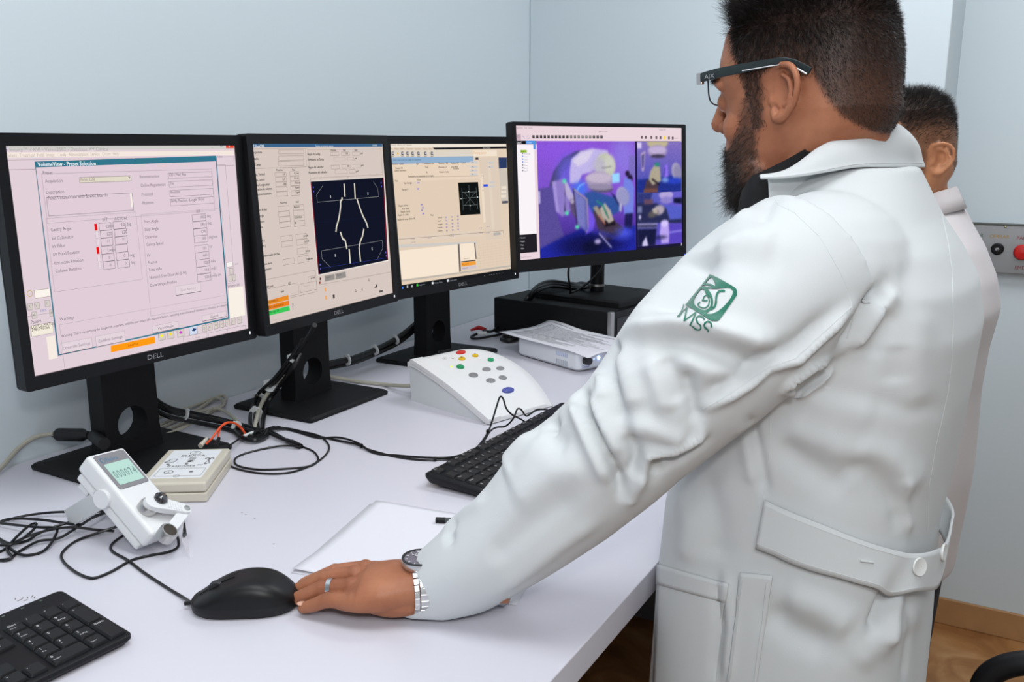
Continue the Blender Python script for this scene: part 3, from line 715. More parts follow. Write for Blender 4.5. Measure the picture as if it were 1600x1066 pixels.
s.R(100, 184, 132, 198, (150, 190, 60), 3); s.T(103, 195, 'Server', (50, 80, 20), .0045, l=5)
for i, y in enumerate((207, 221, 235, 249, 264, 278, 292)): s.R(108, y - 9, 114, y - 2, (110, 150, 220) if 0 < i < 4 else (130, 130, 136), 3); s.T(118, y, 'Cam %d' % (i + 1) if i else 'All cameras', (130, 130, 160), .0045, l=5)
s.R(82, 607, 180, 692, (34, 32, 38), 3)
for y, t_ in ((625, 'Camera'), (643, 'Imagen'), (661, 'Mapa'), (679, 'Vídeo')): s.R(88, y - 6, 95, y, (210, 210, 215), 4); s.T(98, y, t_, (200, 200, 205), .0048, l=5)
s.T(95, 722, 'Connected to server', (160, 146, 152), .0045); s.T(780, 664, '12:44 (REC) 18.10', (150, 136, 142), .0045)
s.R(181, 141, 877, 692, (30, 26, 60), 2)

def sm(e0, e1, x): 
    t = np.clip((x - e0) / (e1 - e0), 0, 1); return t * t * (3 - 2 * t)
class Paint:
    def __init__(p, U, V, x0, y0, x1, y1):
        p.X = x0 + U * (x1 - x0); p.Y = y0 + V * (y1 - y0); p.c = np.zeros(U.shape + (3,))
    def mixin(p, a, col):
        a = a[..., None]; p.c = p.c * (1 - a) + np.array(col, float) * a
    def ell(p, cx, cy, rx, ry, col, rot=0, soft=.12, al=1):
        c_, s_ = math.cos(R(rot)), math.sin(R(rot)); dx = p.X - cx; dy = p.Y - cy
        d = np.sqrt(((dx * c_ + dy * s_) / rx) ** 2 + ((-dx * s_ + dy * c_) / ry) ** 2)
        p.mixin(al * (1 - sm(1 - soft, 1 + soft, d)), col)
    def poly(p, pts, col, soft=3, al=1):
        ins = np.zeros(p.X.shape, bool); d = np.full(p.X.shape, 1e9)
        n = len(pts)
        for i in range(n):
            x0, y0 = pts[i]; x1, y1 = pts[(i + 1) % n]
            cnd = (y0 > p.Y) != (y1 > p.Y)
            with np.errstate(divide='ignore', invalid='ignore'):
                xi = (x1 - x0) * (p.Y - y0) / (y1 - y0 + 1e-12) + x0
            ins ^= cnd & (p.X < xi)
            ex, ey = x1 - x0, y1 - y0; t = np.clip(((p.X - x0) * ex + (p.Y - y0) * ey) / (ex * ex + ey * ey + 1e-9), 0, 1)
            d = np.minimum(d, np.hypot(p.X - x0 - t * ex, p.Y - y0 - t * ey))
        sd = np.where(ins, -d, d); p.mixin(al * (1 - sm(-soft / 2, soft / 2, sd)), col)
    def stroke(p, pts, w_, col, soft=2, al=1):
        d = np.full(p.X.shape, 1e9)
        for (x0, y0), (x1, y1) in zip(pts, pts[1:]):
            ex, ey = x1 - x0, y1 - y0; t = np.clip(((p.X - x0) * ex + (p.Y - y0) * ey) / (ex * ex + ey * ey + 1e-9), 0, 1)
            d = np.minimum(d, np.hypot(p.X - x0 - t * ex, p.Y - y0 - t * ey))
        p.mixin(al * (1 - sm(w_ / 2 - soft / 2, w_ / 2 + soft / 2, d)), col)
def room_pic(U, V):
    p = Paint(U, V, 181, 141, 662, 690)
    base = np.stack([120 + 20 * (1 - V) + 10 * U, 90 - 10 * V, 205 + 10 * U], -1); p.c = base
    p.mixin(sm(.35, 1, V) * .75, (40, 30, 110))
    p.ell(300, 180, 160, 70, (150, 90, 230), 0, .9, .8); p.ell(600, 220, 60, 110, (150, 135, 225), 0, .8, .8)
    p.poly([(181, 360), (250, 352), (262, 470), (300, 600), (181, 650)], (92, 80, 150), 8)
    p.poly([(181, 640), (300, 590), (380, 560), (480, 600), (662, 560), (662, 690), (181, 690)], (30, 40, 160), 14)
    p.ell(430, 640, 160, 60, (16, 18, 70), 0, .5, .85)
    p.poly([(232, 350), (255, 280), (300, 220), (360, 190), (420, 180), (420, 215), (350, 235), (300, 290), (262, 352)], (70, 72, 110), 6)
    p.ell(330, 300, 60, 90, (110, 100, 220), 0, .5, .8)
    p.poly([(330, 290), (340, 225), (385, 188), (440, 176), (520, 185), (530, 240), (470, 262), (430, 290), (390, 300), (370, 340), (330, 340)], (205, 196, 226), 8)
    p.poly([(345, 232), (390, 195), (450, 182), (420, 235), (370, 262)], (232, 226, 226), 16)
    p.ell(505, 262, 54, 62, (208, 216, 160), 0, .12); p.ell(470, 272, 40, 55, (196, 190, 208), 8, .3, .6); p.ell(528, 250, 24, 42, (222, 226, 190), 0, .5, .7)
    p.ell(475, 330, 68, 42, (178, 166, 176), 4, .15); p.ell(475, 318, 66, 24, (208, 196, 194), 3, .2); p.ell(486, 372, 56, 18, (96, 90, 104), 4, .2)
    p.ell(480, 362, 62, 16, (158, 150, 160), 3, .2)
    p.stroke([(490, 270), (512, 268), (535, 264)], 5, (110, 110, 90), 4, .7)
    p.ell(380, 370, 34, 34, (60, 130, 250), 0, .7, .8); p.stroke([(366, 372), (378, 352), (400, 342)], 6, (130, 200, 255), 5)
    p.poly([(400, 390), (440, 380), (560, 420), (590, 480), (500, 520), (420, 480)], (40, 90, 150), 14, .9)
    p.poly([(246, 330), (300, 318), (320, 400), (330, 470), (290, 496), (262, 470)], (150, 132, 196), 7); p.poly([(246, 330), (262, 326), (276, 478), (262, 470)], (176, 158, 214), 6)
    p.poly([(302, 330), (318, 336), (352, 410), (350, 430), (330, 432), (304, 380)], (196, 186, 206), 5); p.poly([(304, 334), (308, 390), (300, 470), (306, 476)], (40, 30, 60), 4)
    p.poly([(328, 416), (362, 412), (362, 500), (350, 506), (332, 470)], (96, 84, 110), 5); p.poly([(330, 418), (352, 416), (354, 436), (332, 436)], (190, 178, 184), 4)
    p.poly([(346, 366), (412, 420), (416, 566), (404, 576), (362, 540)], (104, 108, 168), 4); p.poly([(352, 380), (400, 422), (400, 560), (366, 534)], (124, 130, 188), 8); p.stroke([(346, 366), (412, 420), (416, 566), (404, 576)], 5, (206, 176, 150), 3)
    p.stroke([(346, 366), (360, 540)], 4, (40, 30, 50), 3)
    p.poly([(416, 440), (450, 520), (440, 570), (400, 590), (416, 560)], (120, 90, 230), 10)
    p.poly([(440, 480), (480, 455), (560, 540), (596, 572), (590, 600), (545, 620), (510, 626), (470, 590)], (70, 58, 66), 5); p.poly([(505, 600), (596, 575), (590, 600), (512, 628)], (44, 36, 40), 4)
    p.poly([(470, 500), (500, 455), (545, 520), (556, 552), (500, 560)], (30, 24, 28), 6)
    p.poly([(440, 460), (460, 452), (500, 520), (500, 545), (470, 510)], (170, 160, 120), 6); p.poly([(474, 470), (500, 440), (530, 480), (546, 530), (520, 542), (490, 510)], (196, 186, 150), 6)
    p.stroke([(468, 500), (500, 545)], 6, (200, 110, 70), 4); p.stroke([(460, 430), (490, 450), (510, 500)], 8, (40, 150, 120), 5); p.stroke([(500, 470), (520, 520)], 5, (60, 120, 80), 4)
    p.poly([(528, 385), (590, 440), (580, 470), (560, 440)], (36, 44, 96), 6)
    p.poly([(540, 300), (579, 296), (579, 342), (541, 346)], (160, 235, 255), 4)
    p.poly([(662, 210), (630, 214), (626, 300), (662, 330)], (130, 118, 190), 6)
    p.ell(620, 300, 11, 14, (36, 26, 50), 0, .3); p.ell(634, 326, 14, 20, (36, 26, 50), 0, .3)
    p.poly([(604, 320), (640, 330), (655, 370), (650, 500), (600, 505), (590, 400)], (120, 140, 226), 6); p.poly([(605, 500), (645, 498), (640, 580), (600, 570)], (30, 30, 80), 8)
    p.ell(592, 410, 32, 46, (176, 178, 200), -12, .12); p.ell(600, 418, 34, 44, (150, 154, 186), -12, .2, .6); p.poly([(576, 444), (590, 450), (586, 490), (574, 484)], (190, 190, 205), 5)
    p.ell(596, 596, 40, 26, (90, 110, 255), 0, .9, .7); p.ell(510, 600, 90, 14, (50, 60, 200), 20, .9, .5)
    p.ell(430, 650, 50, 30, (14, 18, 50), 0, .5); p.ell(462, 628, 16, 12, (190, 180, 210), 0, .6); p.stroke([(470, 590), (530, 662)], 6, (190, 190, 220), 4); p.stroke([(462, 596), (512, 662)], 5, (30, 30, 60), 3)
    for x, y in ((304, 328), (313, 481), (361, 550)): p.ell(x, y, 9, 9, (90, 255, 170), 0, .8)
    p.poly([(181, 370), (189, 372), (189, 430), (181, 430)], (230, 225, 235), 3)
    return p.c
def top_pic(U, V):
    p = Paint(U, V, 669, 158, 880, 404); p.c = np.stack([70 + 70 * (1 - V), 80 + 40 * (1 - V), 190 - 10 * V], -1)
    p.poly([(669, 340), (880, 320), (880, 404), (669, 404)], (30, 50, 140), 10)
    p.ell(765, 160, 50, 34, (206, 196, 130), 0, .15); p.ell(764, 205, 44, 32, (176, 160, 180), 0, .15); p.ell(764, 198, 42, 18, (206, 190, 206), 0, .3); p.ell(766, 228, 34, 9, (70, 64, 80), 0, .3)
    p.poly([(686, 215), (708, 200), (700, 300), (690, 300)], (190, 170, 190), 4); p.poly([(690, 225), (702, 215), (698, 280), (692, 285)], (80, 80, 130), 3)
    p.poly([(712, 340), (770, 345), (764, 404), (698, 404)], (80, 62, 60), 5); p.poly([(698, 385), (764, 385), (764, 404), (698, 404)], (120, 80, 60), 5)
    p.poly([(730, 300), (750, 270), (775, 280), (780, 350), (740, 368), (722, 340)], (186, 180, 130), 6); p.ell(762, 268, 12, 10, (40, 150, 110), 0, .6); p.stroke([(740, 340), (770, 366)], 8, (30, 24, 24), 5)
    p.ell(856, 306, 24, 46, (176, 172, 184), -8, .15); p.ell(862, 312, 20, 40, (140, 138, 160), -8, .3, .7); p.poly([(795, 280), (812, 262), (815, 330), (792, 332)], (150, 120, 240), 5); p.stroke([(800, 285), (796, 325)], 5, (80, 60, 160), 3)
    p.poly([(669, 160), (690, 162), (690, 190), (669, 190)], (230, 220, 235), 4); p.ell(845, 350, 40, 16, (40, 70, 200), 0, .6); p.ell(800, 345, 16, 12, (120, 160, 220), 0, .6)
    return p.c
def low_pic(U, V):
    p = Paint(U, V, 669, 410, 880, 655); p.c = np.stack([80 + 30 * U, 100 - 20 * V, 170 + 40 * U], -1)
    p.poly([(669, 410), (740, 410), (720, 470), (669, 480)], (50, 60, 120), 8); p.poly([(669, 455), (760, 460), (830, 500), (880, 520), (880, 560), (669, 545)], (40, 46, 80), 8)
    p.ell(804, 424, 34, 20, (190, 176, 214), 0, .15); p.ell(806, 448, 30, 16, (150, 140, 200), 0, .2); p.poly([(840, 440), (880, 440), (880, 468), (840, 462)], (20, 24, 50), 5)
    p.poly([(800, 470), (880, 480), (880, 540), (820, 540)], (86, 100, 200), 10)
    p.ell(770, 492, 26, 22, (190, 180, 170), -20, .3); p.ell(742, 508, 26, 16, (96, 92, 80), -20, .3); p.poly([(736, 485), (760, 480), (764, 510), (744, 505)], (196, 186, 150), 5)
    p.poly([(669, 545), (760, 552), (757, 575), (669, 570)], (60, 62, 90), 4); p.stroke([(669, 552), (760, 556)], 5, (206, 200, 230), 3); p.stroke([(669, 568), (756, 574)], 3, (150, 150, 190), 3)
    p.poly([(669, 575), (757, 578), (750, 655), (669, 655)], (24, 28, 60), 5); p.poly([(690, 640), (708, 610), (718, 655), (690, 655)], (220, 214, 230), 5)
    p.poly([(780, 545), (812, 545), (820, 600), (816, 650), (780, 650), (772, 600)], (196, 176, 236), 6); p.ell(796, 556, 18, 16, (226, 214, 246), 0, .4); p.poly([(818, 560), (880, 565), (880, 655), (820, 655)], (90, 70, 190), 10); p.stroke([(822, 600), (880, 596)], 8, (150, 140, 230), 5)
    p.poly([(669, 470), (690, 470), (690, 500), (669, 500)], (120, 130, 160), 5); p.ell(680, 520, 5, 10, (230, 225, 240), 0, .5); p.poly([(700, 440), (740, 440), (742, 462), (700, 462)], (110, 80, 90), 5); p.ell(776, 620, 30, 10, (20, 24, 60), 0, .6, .6)
    return p.c
pics = [soft_picture(s, 181, 141, 662, 690, room_pic, 210, 190, 4), soft_picture(s, 669, 158, 880, 404, top_pic, 96, 90, 4), soft_picture(s, 669, 410, 880, 655, low_pic, 96, 90, 4)]
scr = s.mb.build('screen', None, t4, smooth=False)
PM = picture_material()
vv = []; ff = []; cc = []; k = 0
for v_, f_, c_, st in pics:
    vv.append(v_); ff.append(f_ + k); cc.append(c_); k += len(v_)
vv = np.concatenate(vv); ff = np.concatenate(ff); cc = np.concatenate(cc)
ob = MB(S4); 
o = ob.add([tuple(v) for v in vv], [tuple(f) for f in ff.tolist()]).build('camera_pictures', PM, t4, smooth=False)
o.parent = scr
at = o.data.color_attributes.new('picture', 'FLOAT_COLOR', 'POINT')
at.data.foreach_set('color', np.concatenate([cc, np.ones((len(cc), 1))], 1).ravel().astype(np.float32))
# ------------------------------------------------------------------ computer case under the wide monitor
def local_frame(p, ang):  # x along ang, z up
    return Matrix.Translation(p) @ Matrix.Rotation(ang, 4, 'Z')
fc = onz(951, 489, BOXZ)            # top front-left corner (front faces +X)
case_ang = R(-8)                    # depth direction from the wall towards the room
CF = Matrix.Translation((fc.x - .004, fc.y + .012, DESK)) @ Matrix.Rotation(case_ang, 4, 'Z')   # local x: front at 0, rear at -0.34; y along the front
pc = thing('computer_case', 'black desktop computer case with silver front trim, under the wide monitor', 'computer', (fc.x - .15, fc.y + .15, DESK))
MB(CF).box((-.36, 0, .003), (-.004, .36, .0995)).build('case_body', BLACKM, pc, bevel=.003)
MB(CF).box((-.004, 0.004, .004), (.004, .356, .096)).build('front_panel', BLACK, pc, bevel=.002)
for y in (-.003, .155, .347): MB(CF).box((-.003, y, .002), (.009, y + .015, .0995)).build('silver_trim', STEEL, pc, bevel=.002)
for y in (.03, .185): MB(CF).box((.004, y, .02), (.0055, y + .10, .08)).build('drive_cover', mat('glossy_black', (10, 10, 12), .15), pc, bevel=.0005)
MB(CF).tube([(.004, .32, .05), (.0075, .32, .05)], .007, n=16).build('power_button', STEEL, pc)

# ------------------------------------------------------------------ white amplifier box with a sheet of paper on it
WB = Matrix.Translation(onz(903, 583)) @ Matrix.Rotation(math.atan2(-.082, .197), 4, 'Z')   # front-left bottom corner; -x to the wall
H_ = .046
wb = thing('audio_unit', 'white box with black knob and lit blue light, near the wall corner', 'audio unit', onz(903, 583))
MB(WB).loft([[(x, y, z) for x, y in rrect(-.22 + i, i, -i, .185 - i, .012)] for z, i in ((.003, .004), (.008, 0), (H_ - .006, 0), (H_, .004))]).build('housing', mat('glossy_white_plastic', (228, 232, 238), .25), wb, smooth=True)
for k in range(4): MB(WB).lathe([(0, 0), (.008, 0), (.008, .0035), (0, .0035)], M=Matrix.Translation(((-.02, -.2)[k % 2], (.02, .165)[k // 2], 0)), n=12).build('rubber_foot', BLACK, wb)
X90 = Matrix.Rotation(PI / 2, 4, 'Z') @ Matrix.Rotation(PI / 2, 4, 'X')
MB(WB @ Matrix.Translation((0, .022, .026)) @ X90).lathe([(0, 0), (.0095, 0), (.0085, .014), (.007, .016), (0, .016)], n=20).build('volume_knob', DARKG, wb)
MB(WB @ Matrix.Translation((0.0003, .062, .027)) @ X90).lathe([(0, 0), (.0035, 0), (.003, .002), (0, .0025)], n=14).build('power_light', glow((150, 190, 255), 12), wb)
MB(WB @ Matrix.Translation((0.0003, .048, .025)) @ X90).lathe([(0, 0), (.0018, 0), (0, .001)], n=10).build('small_light', glow((120, 160, 255), 4), wb)
MB(WB @ Matrix.Translation((0.0003, .040, .019)) @ X90).lathe([(0, 0), (.0022, 0), (.002, .001), (0, .001)], n=10).build('socket', BLACK, wb)
MB(WB @ Matrix.Translation((0.0004, .012, .009)) @ X90).text('D', .010, mat('blue_ink', (70, 90, 190), .5), Matrix.Identity(4), .0001).text('yntek', .007, mat('blue_ink'), Matrix.Translation((.007, 0, 0)), .0001).build('lettering', None, wb, smooth=False)
vb = MB(WB)
for k in range(7): vb.box((-.075 + k * .006, -.0003, .008), (-.072 + k * .006, .0005, .02))
vb.build('vent_slots', mat('slot_grey', (170, 178, 190), .6), wb, smooth=False)
vb = MB(WB)
for k in range(7): vb.box((-.075 + k * .006, -.0004, .028), (-.072 + k * .006, .0004, .038))
vb.build('vent_slots', mat('slot_blue', (176, 190, 226), .6), wb, smooth=False)
def sheet(name, label, M, w_, h_, corner, lines, seed=0, group=None, z0=0.0, ink=(150, 150, 154), cat='paper', thick=.0004):
    nx, ny = 20, 26; v = []; rr = random.Random(seed)
    for j in range(ny + 1):
        for i in range(nx + 1):
            u, t = i / nx, j / ny
            z = z0
            for (cu, cv, amp, wd) in corner: z += amp * math.exp(-((u - cu) ** 2 + (t - cv) ** 2) / wd ** 2)
            v.append((u * w_, t * h_, z))
    f = [(j * (nx + 1) + i, j * (nx + 1) + i + 1, (j + 1) * (nx + 1) + i + 1, (j + 1) * (nx + 1) + i) for j in range(ny) for i in range(nx)]
    mb = MB(M).add(v, f, mat('white_paper', (216, 215, 221), .8))
    def zz(u, t):
        z = z0
        for (cu, cv, amp, wd) in corner: z += amp * math.exp(-((u - cu) ** 2 + (t - cv) ** 2) / wd ** 2)
        return z
    im = mat('paper_ink_%d' % ink[0], ink, .8)
    for (u0, t0, u1, t1, wd) in lines:
        n = 8
        for k in range(n):
            a = (u0 + (u1 - u0) * k / n, t0 + (t1 - t0) * k / n); b_ = (u0 + (u1 - u0) * (k + 1) / n, t0 + (t1 - t0) * (k + 1) / n)
            pa = Vector((a[0] * w_, a[1] * h_, zz(*a) + .0005)); pb = Vector((b_[0] * w_, b_[1] * h_, zz(*b_) + .0005))
            d = (pb - pa).normalized(); nn = Vector((-d.y, d.x, 0)) * wd / 2
            mb.add([pa - nn, pb - nn, pb + nn, pa + nn], [(0, 1, 2, 3)], im)
    o = mb.build(name, None, None, smooth=True)
    s_ = o.modifiers.new('thick', 'SOLIDIFY'); s_.thickness = thick; s_.offset = -1
    return tag(o, label, cat, group)
rl = random.Random(3); L = []
for k in range(26):
    t = .12 + k * .028
    L.append((.08, t, .08 + .8 * rl.uniform(.5, 1), t, .0016))
L += [(.05, .62, .95, .62, .0012), (.05, .36, .95, .36, .0012), (.5, .86, .75, .92, .006), (.08, .9, .3, .9, .004)]
# paper lies over the unit, its corners hang out a little
pA = onz(779, 521, DESK + H_); pC = onz(919, 556, DESK + H_ + .001)
dirx = Vector((pC.x - pA.x, pC.y - pA.y, 0)); wpap = dirx.length; dirx.normalize()
sheet('paper_sheet', 'printed sheet of paper lying on top of the white audio unit', frame((pA.x, pA.y, DESK + H_ + .0008), dirx, (-dirx.y, dirx.x, 0)), wpap, .178,
      [(0, 1, .012, .25), (1, 0, -.006, .12), (0, 0, .002, .2)], L, 3, z0=.001, ink=(168, 168, 174))

# ------------------------------------------------------------------ treatment console keypad (wedge with coloured buttons)
cb = onz(639, 626)
kx = onz(764, 665); 
kp = thing('console_keypad', 'white wedge keypad with coloured buttons, between the square monitors and the keyboard', 'control keypad', cb)
KF = Matrix.Translation((kx.x, kx.y, DESK)) @ Matrix.Rotation(R(74.3), 4, 'Z')   # local x along the desk away from camera, y towards the wall
dep = .235; hb = .088; hf = .010
def ktop(y): # top surface height at depth y, slightly domed
    u = min(max(y / dep, 0), 1); return hf + (hb - hf) * u + .007 * math.sin(PI * u)
# plan outline: left side straight, right side bulging
left = lambda y: -.002 + .018 * 0
def right(y):
    u = y / dep; return .172 + .042 * math.sin(PI * .85 * u) 
NY = 24; NXK = 20
def xprof(t): return t
verts = []; 
def surf(u, t):
    y = dep * u; x0 = 0.0; x1 = right(y)
    # rounding of the back right corner
    if u > .8: x1 -= .05 * ((u - .8) / .2) ** 2.2
    x = x0 + (x1 - x0) * t
    z = ktop(y)
    edge = max(0, (t - .82) / .18); z -= .010 * edge ** 2
    if t < .18: z -= .0015
    if u > .92: z -= .008 * ((u - .92) / .08) ** 2
    return x, y, z
tb = MB(KF)
grid = [[surf(j / NY, i / NXK) for i in range(NXK + 1)] for j in range(NY + 1)]
v = [p for r_ in grid for p in r_]; W1 = NXK + 1
f = [(j * W1 + i, j * W1 + i + 1, (j + 1) * W1 + i + 1, (j + 1) * W1 + i) for j in range(NY) for i in range(NXK)]
base = len(v)
per = [j * W1 for j in range(NY, -1, -1)] + [i for i in range(1, W1)] + [j * W1 + NXK for j in range(1, NY + 1)] + [NY * W1 + i for i in range(NXK - 1, 0, -1)]
LIP = .011
for k in per:
    p = v[k]; v.append((p[0], p[1], max(p[2] - LIP, .002)))
n = len(per)
f += [(per[k], base + k, base + (k + 1) % n, per[(k + 1) % n]) for k in range(n)]
tb.add(v, f)
KW = mat('console_white', (226, 226, 226), .38)
tb.build('top_cover', KW, kp, bevel=.0018, angle=50)
lb = MB(KF); v = []
for k in per:
    p = (grid[k // W1][k % W1]); cx_, cy_ = .09, .11
    q = (cx_ + (p[0] - cx_) * .975, cy_ + (p[1] - cy_) * .975)
    v.append((q[0], q[1], max(p[2] - LIP + .001, .003)))
for k in range(n):
    p = v[k]; zz = max(0.0, .012 - abs(p[1] - .0) * .2) if p[1] < .04 else 0
    v.append((p[0] * .985 + .001, p[1] * .985 + .001, 0.0))
f = [(k, n + k, n + (k + 1) % n, (k + 1) % n) for k in range(n)] + [tuple(range(n, 2 * n))]
lb.add(v, f).build('lower_housing', mat('console_grey_white', (214, 217, 219), .42), kp, smooth=True)
# raised strip on the left edge
sb = MB(KF)
st = [[(x, surf(j / NY, 0)[1], surf(j / NY, .3)[2] + dz) for x, dz in ((-.001, -.006), (-.001, .0015), (.030, .0015), (.031, -.003))] for j in range(NY)]
sb.loft(st).build('side_strip', KW, kp, smooth=True)
def kpt(px, py):   # where a sight line meets the sloping cover
    Mi = KF.inverted(); o_ = Mi @ EYE; d_ = (Mi.to_3x3() @ ray(px, py))
    lo, hi = .5, 4.0
    for _ in range(50):
        t_ = (lo + hi) / 2; q = o_ + d_ * t_
        if q.z > ktop(q.y) + (q.y - dep if q.y > dep else 0): lo = t_
        else: hi = t_
    return o_ + d_ * lo
def button(px, py, rx, ry, c, name, h_=.004, n=24, shape=None, ring=False):
    q = kpt(px, py); sl = math.atan2(hb - hf, dep)
    M = KF @ Matrix.Translation((q.x, q.y, q.z - .0006)) @ Matrix.Rotation(sl, 4, 'X')
    rings = []
    for z, s_ in ((-.001, 1.0), (h_ * .6, .97), (h_ * .92, .82), (h_, .5)):
        rings.append([(rx * s_ * (1 if shape is None else shape(a)) * math.cos(a), ry * s_ * (1 if shape is None else shape(a)) * math.sin(a), z) for a in [2 * PI * k / n for k in range(n)]])
    o_ = MB(M).loft(rings).build(name, mat('button_%d_%d_%d' % c, c, .35), kp)
    return o_, M
BL = mat('black_mark', (30, 20, 20), .6)
for px, py, rx, ry, c, nm in ((720, 551.5, .0125, .0065, (205, 48, 40), 'red_button'), (721.5, 561.5, .008, .006, (222, 180, 30), 'yellow_button'), (742.5, 556.5, .007, .0055, (222, 180, 30), 'yellow_button'),
                            (719, 574, .0085, .0075, (24, 148, 92), 'green_button'), (766.5, 563, .0075, .006, (24, 160, 100), 'green_button'),
                            (739.5, 586.5, .0108, .0085, (126, 126, 128), 'grey_button'), (760, 577.5, .0105, .0072, (134, 134, 136), 'grey_button'), (781.5, 576, .0098, .0068, (134, 134, 136), 'grey_button'),
                            (766.5, 595, .0108, .0080, (130, 130, 132), 'grey_button'), (785.5, 590.5, .0092, .0078, (130, 130, 132), 'grey_button'), (793.5, 610.5, .0150, .0085, (76, 84, 160), 'blue_button')):
    o_, M = button(px, py, rx, ry, c, nm, .0045 if 'grey' not in nm else .003)
    if nm in ('yellow_button', 'green_button'):
        MB(M).add([(-.003, .001, .00475), (.003, .001, .00475), (0, .004, .00475)], [(0, 1, 2)]).build('mark', BL, o_, smooth=False)
    if nm == 'red_button': MB(M).box((-.004, .0008, .0046), (.004, .0018, .00475)).build('mark', mat('red_mark', (120, 20, 20), .6), o_, smooth=False)
q = kpt(705.5, 573.5); MB(KF @ Matrix.Translation(q)).sphere((0, 0, 0), .0022, n=10).build('lit_light', glow((225, 250, 40), 1.3), kp)
q = kpt(707.5, 560.5); MB(KF @ Matrix.Translation(q)).sphere((0, 0, 0), .0016, n=10).build('unlit_light', mat('brown_light', (120, 90, 40), .4), kp)
q = kpt(695, 560.5); sl = math.atan2(hb - hf, dep)
MB(KF @ Matrix.Translation(q + Vector((0, 0, .0006))) @ Matrix.Rotation(sl, 4, 'X')).mesh(shape2d([circ(0, 0, .006, 20, .004), circ(0, 0, .0055, 20, .0035)], 0, .0001)).mesh(shape2d([circ(0, 0, .002, 12, .0014)], 0, .0001)).build('key_symbol', mat('grey_print', (170, 165, 162), .6), kp, smooth=False)
q = kpt(687, 552)
MB(KF @ Matrix.Translation(q + Vector((0, -.002, .0008))) @ Matrix.Rotation(sl, 4, 'X')).mesh(shape2d([circ(.005, .004, .006, 20, .0045), circ(.0055, .0043, .0052, 20, .0038)], 0, .0001)).text('CAM', .008, None, Matrix.Translation((.011, .002, 0)), .0001).build('lettering', mat('dark_print', (60, 60, 64), .6), kp, smooth=False)

